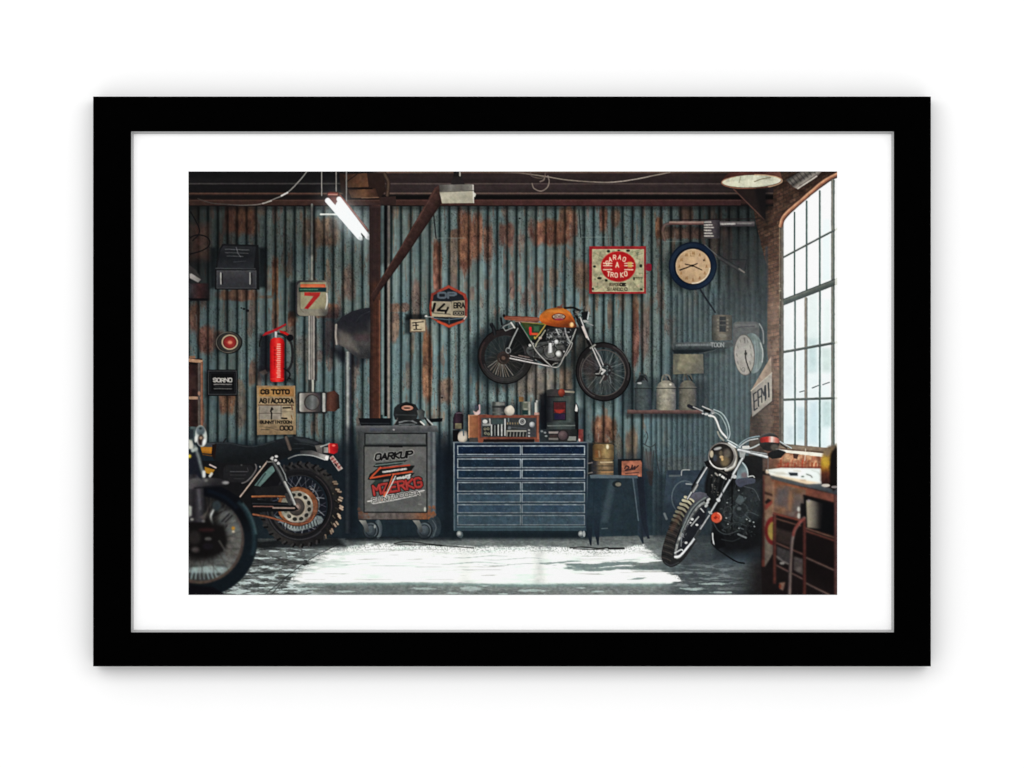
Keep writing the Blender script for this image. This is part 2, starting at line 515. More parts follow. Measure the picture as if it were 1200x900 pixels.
CEIL = thing('ceiling', 'dark timber ceiling with brown edge beams')
w = win(X0, 905, 201, 241, 0)
X, Y = grid(w)
k = sst(430, 452, X)[..., None]
A = ramp([(201, (17, 17, 18)), (214, (24, 23, 24)), (215.3, (66, 62, 60)), (216.6, (20, 19, 20)), (225.5, (21, 20, 21)), (226.5, (92, 64, 52)), (228.5, (34, 25, 23)), (230, (20, 18, 18)), (233.5, (26, 20, 19)), (235, (56, 37, 31)), (238.5, (48, 32, 28)), (241, (22, 20, 20))], Y)
B = ramp([(201, (106, 84, 70)), (202.6, (84, 64, 54)), (203.6, (45, 35, 34)), (214.2, (42, 33, 33)), (215.3, (88, 74, 70)), (216.6, (50, 40, 40)), (225.3, (46, 37, 37)), (226.5, (112, 90, 80)), (228.3, (30, 24, 24)), (230, (13, 12, 12)), (233, (14, 12, 12)), (234.6, (66, 42, 38)), (237.8, (60, 38, 34)), (239.3, (40, 26, 25)), (241, (26, 24, 24))], Y)
C = A * (1 - k) + B * k
C = C * (1 + .3 * (fbm(X, Y, 60, 3, 91) - .5))[..., None]
red = (sst(640, 720, X) * sst(233, 235, Y) * sst(840, 800, X) * .5)[..., None]
C = C + (np.array([84, 40, 42]) - C) * red
C = C * (1 - .25 * sst(780, 880, X))[..., None]
INK[w] = C
IDS[w] = CEIL
shade([(221, 241), (905, 241), (905, 246), (221, 246)], .5, 3, (12, 13, 14))
sub('beam', CEIL, 'brown beam along the top of the metal wall')
rect(221, 234.2, 868, 240.6, hg(221, 868, (52, 36, 31), (55, 36, 31), (64, 40, 36), (74, 40, 40), (52, 32, 32)), nz=.12)
line([(221, 235), (868, 235)], 1, (92, 64, 54), a=.5, own=False)
sub('beam', CEIL, 'stained wooden block above the light')
poly([(398, 203), (450, 203), (452, 224), (446, 232), (404, 232), (399, 222)], (40, 28, 24), blur=1)
poly([(402, 205), (430, 203), (432, 219), (408, 220)], lg((402, 205), (432, 220), (54, 36, 28), (104, 68, 46)), nz=.2)
poly([(408, 223), (440, 221), (444, 232), (412, 232)], hg(408, 444, (62, 42, 32), (98, 64, 44), (50, 34, 28)), nz=.2)
line([(408, 220.5), (436, 221)], 1.6, (18, 13, 12), own=False)
line([(424, 232), (444, 231.5)], 1, (124, 90, 70), own=False)
line([(451, 204), (455, 214), (454, 228)], 5, [(36, 26, 22), (84, 66, 54), (34, 25, 22)], sm=5)
poly([(444, 231), (464, 230), (464, 240), (447, 241)], (48, 34, 31))
line([(405, 214), (420, 203)], 1, (24, 18, 18), own=False)
# ------------------------------------------------------------------ things hung on the wall and ceiling
# light fitting
T = thing('cable', 'loose grey cable swagged under the ceiling at the left')
line([(359.7, 201), (350, 213), (336, 226.4), (322, 233), (306, 239), (285, 240.5), (265, 239.5), (248, 238), (232, 233)], 1.1, ([(150, 146, 140), (150, 146, 140), (120, 112, 104), (70, 62, 58), (60, 54, 50)],), sm=6)
line([(337, 225.8), (330, 229.4)], 1.8, (214, 210, 204))
line([(318, 235.4), (308, 238.6)], 1.5, (170, 162, 152))
T = thing('cable', 'thin cable with a hanging loop across the brown ceiling beam')
line([(590, 202.2), (610, 203), (640, 207), (665, 211), (700, 213.5), (722, 213.2), (745, 210), (765, 206), (785, 202)], 1.2, ([(90, 74, 64), (150, 136, 122), (128, 114, 102), (170, 158, 144), (140, 126, 112)],), sm=6)
line([(623.5, 215), (626, 221), (634, 224), (641, 220), (643.5, 213), (642, 206)], 1.3, (132, 118, 106), sm=5)
line([(622, 201), (622.5, 206), (632, 209), (638, 207), (639, 202)], 1.1, (96, 82, 74), sm=4)
line([(633, 213), (637, 211), (639, 206)], 1.6, (120, 104, 94), sm=4)
for x, y in ((377, 229), (394, 226), (406, 237)):
    T = thing('hanging_rod', 'thin metal rod carrying the tube light')
    line([(x, 201), (x, y)], 1.5, [(70, 68, 66), (168, 162, 154), (60, 56, 54)])
T = thing('tube_light', 'lit double tube light in a rusty red housing')
sub('housing', T, 'rusty red housing')
poly([(383, 227), (386, 224.5), (396, 225), (402, 231), (433, 270), (430, 274), (396, 240), (386, 239)], (64, 28, 24))
rect(384.5, 226, 396, 229, (128, 52, 42), r=1)
line([(385, 228), (395, 228)], 1, (196, 130, 112), own=False)
line([(398.5, 229), (430, 268.5)], 1.6, (128, 62, 50), own=False)
poly([(386, 232), (394, 231), (396, 240), (391, 240)], (84, 32, 26))
line([(376, 251.2), (394, 251.2)], 2, (226, 226, 216))
for n, (p, q, wd) in enumerate((((384, 235), (421.5, 278), 6.2), ((397.4, 233.5), (431, 277.5), 6.0))):
    sub('tube', T, 'glowing white tube')
    line([p, q], wd, (255, 255, 255), nz=0)
poly([(385, 233), (393, 240.5), (397, 233), (429, 272), (424, 274.5), (420, 275)], (253, 255, 254), nz=0)
glow(408, 256, 62, 40, (205, 220, 224), .26, 48)
glow(408, 256, 44, 20, (240, 246, 246), .35, 48)
for (x, y) in ((421.5, 278), (431, 277.5)):
    ell(x + 1.2, y + 1.6, 2.6, 2.2, (206, 214, 212), rot=45, blur=.8, a=.8, own=False)
line([(423.5, 273.5), (427, 278)], 1, (60, 60, 60), own=False)

# timber post and brace
T = thing('timber_post', 'brown timber post standing against the metal wall')
rect(433, 240, 446, 497, hg(433, 446, (40, 27, 24), (62, 40, 34), (82, 48, 37), (78, 46, 36), (104, 66, 50)), nz=.2)
rect(433, 240, 447, 330, (44, 36, 38), blur=5, a=.75, own=False)
for i in range(16):
    x = 434 + i * .75
    line([(x, 244), (x + .4, 495)], .5, (30, 18, 15), a=.28 if i % 3 else .5, own=False)
line([(444.8, 352), (444.8, 495)], 1.1, (150, 98, 74), a=.6, own=False)
T = thing('wall_trim', 'dark vertical gap with a pale edge strip beside the post')
rect(446, 241, 450.5, 486, hg(446, 451, (60, 74, 76), (122, 140, 136), (70, 84, 84)))
rect(450.3, 241, 453.8, 488, (9, 9, 11))
rect(453.8, 241, 457, 490, hg(453.8, 457.4, (96, 90, 84), (150, 141, 130), (110, 96, 86)), nz=.15)
shr(446, 241, 458, 310, .4, 4)
T = thing('timber_brace', 'brown diagonal timber brace rising to the ceiling')
poly([(509, 221), (514, 217), (517, 239), (476, 300), (446, 340), (438, 354), (434, 346), (468, 292)], lg((478, 268), (490, 276), (74, 49, 43), (58, 38, 34), (42, 27, 25)), nz=.25)
line([(516, 238), (476, 299), (446, 340)], 1.2, (30, 20, 19), a=.7, own=False)
line([(510, 223), (470, 290), (438, 342)], 1, (102, 68, 58), a=.5, own=False)

T = thing('projector_box', 'white projector box hung from the ceiling beam')  # projector box on a dark ceiling mount
poly([(528, 217), (531, 207), (541, 206), (545, 217)], (38, 34, 34))
rect(531.5, 201, 540, 207, (26, 24, 24))
line([(539, 202), (539, 206)], 1.6, (190, 184, 170))
poly([(514.5, 216.5), (554, 216), (555, 223.4), (515.5, 225)], hg(514, 555, (70, 66, 64), (118, 114, 106), (96, 92, 86), (142, 138, 128)))
poly([(515, 224.6), (555, 223), (554.5, 238), (518, 238.4)], lg((515, 224), (520, 239), (148, 142, 124), (186, 180, 158), (170, 164, 142)))
line([(554.4, 217), (555, 237.5)], 1.2, (222, 218, 204))
poly([(555, 225), (558, 227.5), (556.5, 231), (555, 231)], (200, 196, 182))
line([(515.3, 225), (555, 223.5)], .9, (92, 88, 80), own=False)

T = thing('pendant_lamp', 'wide enamel pendant lamp seen from below at the top right')
sub('lamp_shade', T, 'brown shade')
poly([(857, 201), (914, 201), (916.5, 210), (846, 212), (850, 206)], hg(845, 917, (54, 32, 30), (84, 44, 38), (62, 32, 30), (110, 70, 56)))
ell(881, 213, 36, 8.6, (88, 52, 42), rot=-2)
use(T)
ell(880.5, 212.4, 34.6, 7.2, hg(846, 916, (214, 208, 180), (196, 198, 172), (216, 216, 192), (178, 180, 158), (226, 222, 200)), rot=-2, nz=.16)
ell(880, 214.5, 30, 3.4, (226, 222, 196), a=.5, rot=-2, own=False)
line([(884, 213), (892, 210), (903, 208)], 1, (120, 112, 84), sm=4, own=False)
line([(868, 207), (866, 214)], .8, (150, 146, 120), own=False)
ell(881, 213, 36, 8.6, (196, 160, 126), rot=-2, ring=1.2, arc=(-70, 20))
ell(881, 213, 36, 8.6, (150, 100, 78), rot=-2, ring=1.2, arc=(60, 200), a=.8)
T = thing('timber_bracket', 'dark triangular bracket under the beam end')
poly([(860, 221.5), (897, 221), (897, 256), (893, 256.5)], (32, 24, 23))
line([(860, 222), (895, 257)], 1.4, (84, 56, 48))
shade([(884, 221), (900, 221), (899, 262), (893, 258)], .5, 3)
T = thing('air_duct', 'ribbed grey duct beside the arched window top')
poly([(921, 211), (938, 201), (963, 201), (958, 206.5), (935, 222), (929, 219)], lg((934, 203), (944, 217), (58, 56, 54), (112, 106, 98), (66, 62, 58), (150, 142, 132), (72, 62, 56)), nz=.15)
for i in range(7):
    line([(924 + i * 4.2, 209.6 - i * 2.3), (930 + i * 4.2, 217 - i * 2.3)], .8, (34, 32, 32), a=.7, own=False)
line([(935, 221), (957, 206.5)], 1.4, (204, 196, 182))

# ---- left group
T = thing('cable', 'black cable coiled on the wall at the far left')
line([(221, 280), (230, 275.5), (241, 277), (246, 283), (244, 289), (236, 294), (222, 298)], 1.3, (12, 12, 13), sm=5)
line([(221, 245), (229, 258), (234, 272), (226, 282)], 1.3, (14, 14, 15), sm=5)
T = thing('wall_lamp', 'small white lamp head at the left edge')
poly([(221, 310), (229, 316), (236, 326), (231, 332), (221, 322)], (46, 44, 43), blur=1)
poly([(222.5, 321), (224.5, 320.5), (235.5, 327.5), (232.5, 331), (222.5, 326)], hg(222, 236, (172, 166, 160), (120, 116, 112)), blur=.8)
T = thing('shelf_bracket', 'dark box edge at the left')
rect(221, 332, 245, 352, hg(221, 246, (40, 44, 48), (58, 34, 34), (18, 18, 20)), blur=1.2, nz=.3)
rect(221, 349.5, 244, 352.5, (14, 14, 16), blur=.8)
T = thing('open_shelf', 'tan wooden shelf unit cut by the left edge')
rect(221, 420, 237, 500, hg(221, 236, (54, 30, 28), (36, 24, 24), (56, 38, 32)), nz=.3)
rect(222, 440, 230, 456, (62, 42, 38), blur=3, a=.8)
rect(221, 424.5, 232, 427, (20, 16, 16), blur=1, a=.8)
sub('shelf_board', T)
poly([(221, 420), (237.5, 422), (237, 425.6), (221, 424)], (168, 128, 98), nz=.15)
use(T)
rect(222, 417, 229, 420, (128, 92, 70))
sub('shelf_board', T)
poly([(221, 464.5), (237.5, 465), (237.5, 468.2), (221, 468)], (172, 134, 106), nz=.15)
sub('post', T)
rect(232, 425, 235, 499, (86, 76, 70), nz=.15)
rect(235.3, 424, 238, 500, hg(235, 238, (150, 104, 80), (110, 70, 54)), nz=.15)
ell(233.5, 461, 1.6, 2.4, (150, 110, 92))

T = thing('wall_cabinet', 'black metal wall cabinet with a sloping top')
shr(303, 290, 312, 337, .75, 2.5)
shr(246, 290, 254, 338, .7, 3)
poly([(260.5, 286), (303, 287), (304, 316), (304, 339.5), (252, 339.5), (252, 316), (257, 292)], (20, 21, 23))
poly([(262, 288), (300, 289), (297.5, 314), (254.5, 314.5), (258.5, 293)], lg((270, 287), (272, 316), (36, 37, 40), (26, 28, 31), (40, 42, 46)))
scrib(264, 292, 292, 293, (118, 120, 122), .8, .6, 5)
scrib(264, 296, 291, 297, (120, 120, 122), .8, .5, 6)
scrib(266, 300, 285, 300.5, (110, 112, 114), .9, .5, 7)
line([(277, 290), (279, 297), (282, 301)], 1, (120, 120, 122), a=.6, own=False)
scrib(274, 307, 288, 306, (86, 88, 92), .7, .5, 8)
line([(253, 314.6), (299, 315)], 1.2, (62, 66, 68), own=False)
sub('drawer', T, 'dark grey drawer')
rect(254, 317, 300.5, 338, vg(317, 338, (62, 62, 64), (52, 52, 56), (46, 47, 50)))
box(254.4, 317.4, 300, 337.6, (78, 80, 82), .7, a=.7, own=False)
for hx in (259, 293.2):
    sub('handle', T)
    line([(hx, 320), (hx, 332.5)], 2, [(40, 40, 40), (170, 168, 162), (120, 118, 114)])
    line([(hx + 1.9, 320.5), (hx + 1.9, 333)], 1, (14, 14, 15), own=False)

T = thing('conduit', 'thin pale conduit above the number sign')
line([(365.7, 240), (365.7, 331)], 3, [(60, 64, 62), (148, 146, 134), (104, 108, 102)], nz=.12)
shr(362, 240, 370, 300, .38, 3)
T = thing('number_sign', 'square sign with a red number seven on a metal pole')
shr(339, 330, 350, 372, .6, 3)
rect(346.5, 328.5, 384.5, 370.8, hg(346, 384, (42, 40, 44), (70, 66, 62), (112, 106, 94)), r=6)
rect(348.4, 331, 384.2, 370.2, lg((348, 332), (384, 370), (88, 84, 76), (128, 122, 106), (150, 144, 124)), r=5)
rect(352.2, 330.8, 382.3, 362, lg((352, 333), (382, 362), (138, 130, 96), (152, 144, 112), (142, 134, 104)))
rect(352, 333, 381.5, 337, hg(351, 382, (176, 74, 46), (206, 92, 50), (190, 72, 44)), r=1.5)
line([(353, 335.5), (380, 335.3)], .8, (226, 150, 104), a=.6, own=False)
rect(350.2, 337, 382.4, 342.2, hg(350, 382, (22, 48, 38), (16, 62, 48), (18, 40, 50)))
scrib(352, 339.4, 372, 339.2, (90, 150, 120), 1.2, .7, 4)
poly([(356.8, 342.6), (375.8, 342.6), (374.5, 346.6), (361, 362.2), (356.4, 361.6), (367.5, 347), (356.5, 346.6)], lg((357, 343), (362, 362), (178, 44, 36), (160, 28, 34)))
line([(352, 342), (351.6, 360), (356, 366)], .8, (96, 88, 70), a=.7, sm=4, own=False)
line([(383, 344), (383.4, 354), (381.6, 362)], 1.6, (206, 202, 190), sm=4, own=False)
sub('pole', T, 'grey double tube pole')
rect(361, 370, 369.3, 445.2, hg(361, 369.4, (60, 58, 56), (186, 182, 172), (96, 92, 88), (150, 144, 136), (104, 98, 92), (186, 178, 168), (40, 38, 38)), nz=.08)
rect(369.3, 372, 371.5, 446, (24, 24, 26), blur=1, a=.7, own=False)
rect(365, 445, 368.2, 460, hg(365, 368.4, (120, 120, 112), (196, 196, 182), (110, 110, 104)))
rect(361, 445, 365, 459, (16, 22, 24), blur=1, a=.6, own=False)
T = thing('wall_bracket', 'square metal plate with a round boss and a brown block')
rect(348.5, 459.5, 384, 484.5, (26, 26, 28), r=2, blur=1.5, a=.9)
rect(351, 460.5, 376, 482.6, hg(351, 376, (198, 194, 184), (112, 106, 100), (116, 104, 98), (74, 66, 66), (48, 46, 50)), r=2)
rect(377.6, 460.5, 381.8, 482.6, hg(377.6, 382, (128, 132, 128), (190, 190, 182), (86, 84, 82)), r=1)
ell(365.4, 471.5, 9.2, 9.4, (58, 52, 50))
ell(365.8, 471.6, 7.8, 8.4, hg(358, 374, (74, 76, 72), (82, 86, 84), (116, 118, 116), (84, 86, 86), (96, 88, 84)))
sub('block', T, 'brown wooden block')
poly([(383, 460), (392, 457.6), (397.5, 463), (398, 478), (393, 482), (382.5, 482)], hg(382, 398, (64, 38, 34), (94, 58, 46), (70, 42, 34), (30, 26, 24)), nz=.2)

T = thing('round_badge', 'round dark wall badge with a red centre')
shr(252, 391, 262, 414, .5, 4)
ell(268.6, 401.5, 15.6, 13.2, (24, 24, 24))
ell(267.4, 401.2, 14.2, 12.4, (98, 92, 82), ring=1)
ell(268, 401.2, 12.6, 11.2, (44, 42, 40))
ell(270.8, 401, 11.8, 10.8, (56, 52, 48), ring=3)
ell(269.4, 401, 9.6, 8.9, (184, 158, 126), ring=1.5)
ell(269.4, 401.1, 7.8, 7.2, rg(269.5, 401, 8, (176, 70, 54), (164, 46, 40), (104, 26, 28)))
ell(269.4, 401.1, 5, 4.6, (120, 30, 30), ring=.9, a=.6, own=False)
ell(269.6, 401.2, 2.4, 1.9, (214, 130, 96), blur=.8, own=False)

T = thing('plaque', 'black plaque with white lettering')
shr(240, 436, 246, 466, .5, 3)
rect(243, 433.2, 278.6, 464, (14, 14, 16))
box(244.6, 434.8, 277, 462, (62, 64, 66), .9, own=False)
box(247, 437, 275, 459.5, (32, 34, 38), .6, own=False)
text('SORNO', 250.2, 443.4, 21.5, 4.2, (184, 180, 172), 1.25, wob=.6, own=False)
scrib(251, 450.4, 271.6, 450.4, (156, 152, 146), 1.2, .8, 12)
scrib(251, 455.4, 271.6, 455.6, (128, 126, 122), 1.1, .7, 13)
line([(252, 453), (271, 453)], .4, (90, 90, 90), a=.5, own=False)

T = thing('fire_extinguisher', 'red fire extinguisher hung on the wall')
shade([(304, 392), (318, 392), (318, 436), (303, 436)], .78, 3, (12, 12, 18))
shr(300, 430, 342, 446, .45, 4, (20, 12, 16))
shr(316, 444, 345, 449, .5, 3)
sub('body', T, 'glossy red cylinder')
poly([(316.4, 402), (317.4, 398), (321, 395.6), (329, 395.6), (332.4, 398), (333.4, 402), (333, 446), (331, 447.5), (318.6, 447.5), (316.6, 446)],
     hg(316, 333.6, (128, 10, 14), (206, 18, 22), (222, 26, 26), (236, 62, 50), (230, 34, 30), (196, 14, 18), (120, 8, 12)), nz=.05)
line([(317.5, 444), (332, 444)], 1.4, (236, 70, 52), a=.5, own=False)
for i in range(17):
    yy = 403.5 + i * 2.4
    line([(325.6 - .4 * (i % 3), yy), (328.2, yy)], 1.5, (242, 196, 168), a=.75, own=False)
line([(322, 406), (322, 432)], .8, (150, 10, 14), a=.6, own=False)
for i in range(5):
    line([(321.2, 408 + i * 4), (324, 408 + i * 4)], .8, (120, 10, 12), a=.6, own=False)
sub('handle', T, 'red lever')
poly([(307, 394), (311, 389.6), (320, 386.4), (335, 379), (335.4, 381), (323, 388.4), (310, 393.4)], (164, 26, 32))
poly([(327, 387), (334, 388.6), (339.6, 392), (337, 393.4), (329, 390.6)], (190, 28, 26))
poly([(328, 387), (335, 381.6), (335, 388)], (132, 120, 88), a=.8)
sub('valve', T, 'steel valve')
rect(321.8, 388.4, 326, 395.6, hg(321, 326, (120, 122, 122), (210, 208, 204), (60, 60, 62)))
sub('hose', T, 'black hose')
line([(326, 391), (332, 392.6), (339, 398), (342, 406), (342.6, 418), (341, 428), (337, 434)], 2.6, [(12, 12, 14), (46, 46, 48), (14, 14, 16)], sm=6)
line([(307, 394), (304.6, 400), (304, 406)], 1.4, (16, 16, 18), sm=4)
ell(340, 396, 4, 4, (14, 14, 18), own=False)
use(T)
line([(333, 432), (340, 438), (337, 445)], 1.6, (16, 18, 20), sm=4)
line([(338, 443), (340.6, 444)], 1.5, (14, 14, 16))
poly([(304, 436), (311, 433), (314, 437), (308, 440)], (96, 80, 70), a=.6, blur=1)

T = thing('poster', 'tan notice with black lettering and a small diagram')
shr(296, 454, 302, 512, .4, 3)
shr(302, 508, 348, 512, .5, 2)
poly([(301, 452), (346, 452), (347, 509), (301.4, 509.6)], vg(452, 509, (150, 120, 84), (158, 134, 100), (152, 130, 98), (130, 106, 76)), nz=.2)
rect(303.5, 454, 344.5, 464.6, hg(303, 345, (158, 116, 66), (172, 128, 72), (150, 106, 60)), nz=.2)
rect(303, 475.5, 331, 491.6, (148, 138, 122), nz=.15)
rect(331, 475.5, 344, 491.6, (164, 146, 116), nz=.15)
text('CG', 306, 456.8, 9, 4.6, (22, 18, 16), 1.6, own=False)
text('TOTO', 318.4, 456.8, 20.6, 4.6, (20, 16, 14), 1.7, own=False)
text('AGIACOORA', 304.4, 467, 39.4, 5, (18, 16, 14), 1.35, wob=.6, own=False)
line([(303, 474.6), (344, 474.8)], .9, (66, 40, 28), own=False)
line([(303.5, 484.4), (330, 484.4)], .6, (70, 60, 50), own=False)
line([(329.4, 476), (329.4, 491)], .6, (90, 78, 64), own=False)
line([(304, 476), (304, 491.4)], .6, (90, 78, 64), own=False)
line([(330, 482.4), (343, 482.6)], .6, (120, 104, 82), own=False)
line([(318.5, 478), (317.3, 481.5), (318.4, 484.4), (318, 491)], 1.5, (20, 18, 17), own=False)
line([(317, 482), (320, 479.6), (319, 478)], 1.1, (24, 22, 20), own=False)
line([(332, 478), (340, 477.8)], 1.7, (18, 14, 14), own=False)
line([(330.5, 490), (336, 490.4)], 1.8, (14, 12, 12), own=False)
line([(342, 476), (342.6, 480)], 1.4, (96, 50, 36), own=False)
line([(341.5, 487), (342.6, 491)], 1.2, (120, 84, 40), own=False)
text('GUNNTINTOON', 305, 493.2, 36.6, 3, (28, 24, 20), 1.05, wob=.5, own=False)
line([(302, 498), (346, 498.2)], .5, (120, 100, 74), a=.7, own=False)
scrib(304, 500.2, 324, 500.6, (70, 62, 50), .6, .7, 15)
scrib(306, 503.6, 316, 503.2, (60, 54, 44), .9, .7, 16)
line([(312, 500), (328, 504.4)], .6, (90, 78, 60), own=False)
text('000', 328.4, 499.4, 14.6, 4.6, (20, 18, 16), 1.25, own=False)

T = thing('ventilation_horn', 'dark grey extractor horn with a pale vertical pipe')
shade([(376, 362), (400, 364), (404, 420), (378, 420)], .55, 6, (16, 16, 24))
shade([(390, 408), (434, 418), (420, 430), (398, 424)], .6, 4, (12, 12, 20))
sub('pipe', T, 'pale pipe running down to the floor')
rect(404, 412, 412.2, 625, hg(404, 412.4, (26, 28, 34), (100, 106, 104), (172, 176, 168), (112, 116, 116), (46, 50, 58), (22, 24, 30)), nz=.12)
shr(400, 516, 414, 630, .62, 10, (28, 36, 44))
ell(409.2, 431.5, 1.2, 1.6, (120, 130, 122), own=False)
sub('horn', T)
poly([(393, 380), (400, 372), (412, 365), (424, 361.6), (434, 360.6), (434, 420.6), (420, 419.6), (410, 413), (404, 407), (394, 403)],
     lg((402, 366), (420, 420), (34, 36, 42), (38, 38, 44), (66, 63, 61), (70, 68, 67), (44, 44, 46)), nz=.14)
line([(394.2, 381), (393.6, 392), (394.6, 403)], 3, [(70, 66, 62), (176, 168, 156), (110, 104, 98)], sm=4, blur=.6)
line([(397.6, 378), (397, 392), (398, 405)], 1, (40, 38, 38), sm=4, a=.7, own=False)
poly([(396, 386), (410, 394), (420, 412), (404, 406), (397, 402)], (116, 108, 100), blur=4, a=.65, own=False)
line([(417, 378), (423, 370), (433, 365)], .7, (110, 112, 116), a=.6, sm=4, own=False)
poly([(414, 391), (433, 392), (433, 400), (416, 399)], (74, 52, 58), blur=2, a=.5, own=False)
poly([(396, 376), (412, 366), (433, 362), (433, 388), (412, 392)], (30, 31, 36), blur=5, a=.7, own=False)
dots(418, 396, 433, 419, 40, [(100, 98, 96), (40, 40, 42)], (.3, .5), 21, .35)

T = thing('racing_sign', 'six sided race sign with number 14 and a red rim')
HX = [(526, 334), (546, 344.6), (548, 352), (547.6, 371), (543.4, 377.6), (537, 379.4), (526.6, 384.6), (514, 378.4), (504.6, 372), (503, 360), (505.6, 344)]
shade([(x - 3, y + 1) for x, y in HX], .35, 4)
poly(HX, lg((503, 340), (548, 380), (104, 42, 36), (160, 62, 44), (130, 48, 38), (160, 80, 66)), nz=.25)
poly([(526, 337.6), (542.5, 346.4), (545, 353), (544.8, 371), (541, 375.6), (534, 377), (526.4, 380.4), (514.6, 374.6), (506.4, 371), (505.6, 360), (508, 346)], (28, 32, 38))
text('OP', 513.4, 343, 21, 6, (84, 94, 102), 2.4, wob=.6, own=False)
poly([(506, 353), (529, 353.6), (530.6, 371.6), (506, 369)], (160, 148, 124), nz=.14)
poly([(529.4, 353), (544.6, 351.8), (544.6, 371), (530, 371.6)], (150, 138, 114), nz=.14)
poly([(506, 368), (544.6, 370.2), (544, 372.2), (520, 371.4), (506, 371)], (176, 160, 130))
line([(509.6, 356), (507.4, 364.4)], 3, (16, 15, 16), own=False)
line([(520.6, 356.6), (513, 363.6), (522, 364.2)], 2.5, (16, 15, 16), own=False)
line([(525, 360.6), (522.2, 366.6)], 2.2, (16, 15, 16), own=False)
line([(507, 366.6), (528, 368.4)], .7, (60, 54, 46), own=False)
text('BRA', 532, 355, 12.4, 5.8, (26, 24, 24), 1.3, own=False)
rect(531, 364.4, 544, 369.6, (34, 32, 32), r=1, own=False)
text('OOO', 532.4, 365.6, 10, 2.8, (150, 138, 116), .8, own=False)
poly([(505.6, 371.6), (544.6, 372.2), (540, 376), (526.4, 380.4), (514, 375)], (24, 30, 36))
line([(508, 373), (526, 374.6), (543, 372.6)], 1, (92, 108, 116), own=False)
line([(526.4, 373), (526.4, 379)], 1.2, (70, 84, 92), own=False)
line([(513, 376.8), (526.4, 382.6), (541, 377)], 2.2, (186, 72, 44), own=False)
line([(544, 374), (546, 371)], 1.4, (200, 196, 186), own=False)

T = thing('small_sign', 'small square cream sign on a rod')
shr(475, 368, 499, 375, .7, 2)
shr(474, 372, 481, 391, .6, 2.5)
line([(498, 371), (508, 371.6)], 1.2, (150, 152, 148))
ell(499.5, 370.4, 1.4, 1, (210, 208, 200))
rect(480.4, 374, 499, 389.4, (112, 94, 78))
rect(481.6, 375, 498.2, 387.8, (190, 172, 140), nz=.14)
line([(483.4, 378.4), (496, 377)], 1.1, (48, 40, 34), own=False)
line([(487.4, 378), (487.8, 385)], 1.6, (34, 28, 26), own=False)
line([(484, 381.6), (490, 381)], 1.2, (44, 36, 32), own=False)
line([(485, 386), (493.6, 386)], 1.1, (50, 42, 36), own=False)

T = thing('tin_sign', 'cream tin sign with a red oval in a red frame')
shade([(688, 292), (756, 292), (754, 348), (688, 348)], .4, 3)
rect(690.4, 288.6, 757, 344.2, vg(288, 344, (150, 34, 38), (122, 20, 32), (158, 34, 36)), nz=.2)
rect(693.8, 292, 754.6, 342, (198, 176, 140))
rect(694.4, 292.6, 754, 341.4, lg((694, 292), (754, 342), (158, 152, 118), (176, 168, 130), (150, 148, 114)), nz=.25)
dots(695, 294, 753, 340, 60, [(96, 106, 78), (192, 160, 132), (124, 128, 96), (206, 196, 160)], (.8, 2.4), 31, .55)
dots(695, 294, 753, 340, 46, [(70, 80, 58), (190, 150, 120)], (.4, .7), 32, .6, ln=5)
for (x, y, rx, ry) in [(713, 294.4, 2, 1.6), (736, 293.8, 2.4, 1.4), (725, 293.4, 1.6, .9), (696.6, 312.4, 1.8, 1.4), (751, 311.6, 1.8, 2), (702.4, 326, 2.6, 1.5), (710.4, 328.6, 1.6, 1.5), (743, 326.6, 1, 2), (694.8, 338.6, 1.4, 1.2), (751.4, 339, 1.6, 1.2)]:
    ell(x, y, rx, ry, (34, 40, 30), own=False)
line([(744, 325.6), (753, 325.6)], .7, (60, 62, 48), own=False)
for (p, q) in [((696, 296), (706, 302)), ((740, 296), (752, 292)), ((744, 300), (753, 297)), ((704, 336), (698, 340)), ((742, 331), (748, 338))]:
    line([p, q], .8, (120, 126, 92), a=.7, own=False)
ell(724.6, 312.4, 20.6, 18, rg(724, 310, 22, (196, 30, 32), (182, 22, 26), (164, 18, 22)))
ell(724.6, 312.4, 20.6, 18, (222, 120, 96), ring=.8, a=.4, own=False)
cream = (236, 212, 180)
for i, ch in enumerate('GARAO'):
    an = math.radians(-158 + i * 26)
    text(ch, 724.4 + 14 * math.cos(an) - 1.8, 313.6 + 12.4 * math.sin(an) - 2.4, 2.9, 4.8, cream, 1.0, rot=(-26 + i * 13) * .7, own=False)
text('A', 721.6, 307.6, 3.3, 5.6, cream, 1.1, own=False)
for i, (ch, x, y) in enumerate((('T', 712, 318.4), ('R', 716, 319.4), ('O', 720.6, 320), ('K', 727.2, 319.8), ('O', 731.6, 318.4))):
    text(ch, x, y, 2.9, 5, cream, 1.05, rot=6 - i * 3, own=False)
for s in (-1, 1):
    x = 724.6 + s * 12.4
    for yy in (308.6, 311.4, 316):
        scrib(x - 5, yy, x + 4.6, yy, cream, 1.5, .75, int(30 + yy + s), gap=.1)
rect(735.6, 307, 740.6, 313.6, (200, 170, 84), a=.8, own=False)
rect(708, 312.2, 716, 314.6, (190, 60, 56), a=.8, own=False)
text('RIPOS', 714.4, 332, 11, 3, (84, 74, 54), .9, own=False)
text('OE', 726.6, 332, 6.4, 3, (24, 20, 18), 1.3, own=False)
text('SIANOC', 712, 337.4, 17.4, 3.2, (92, 82, 60), 1, own=False)
text('O', 732.2, 337.2, 2.6, 3.4, (70, 62, 46), 1, own=False)
rect(757, 309, 763.6, 317.6, (132, 22, 40), r=2.5)

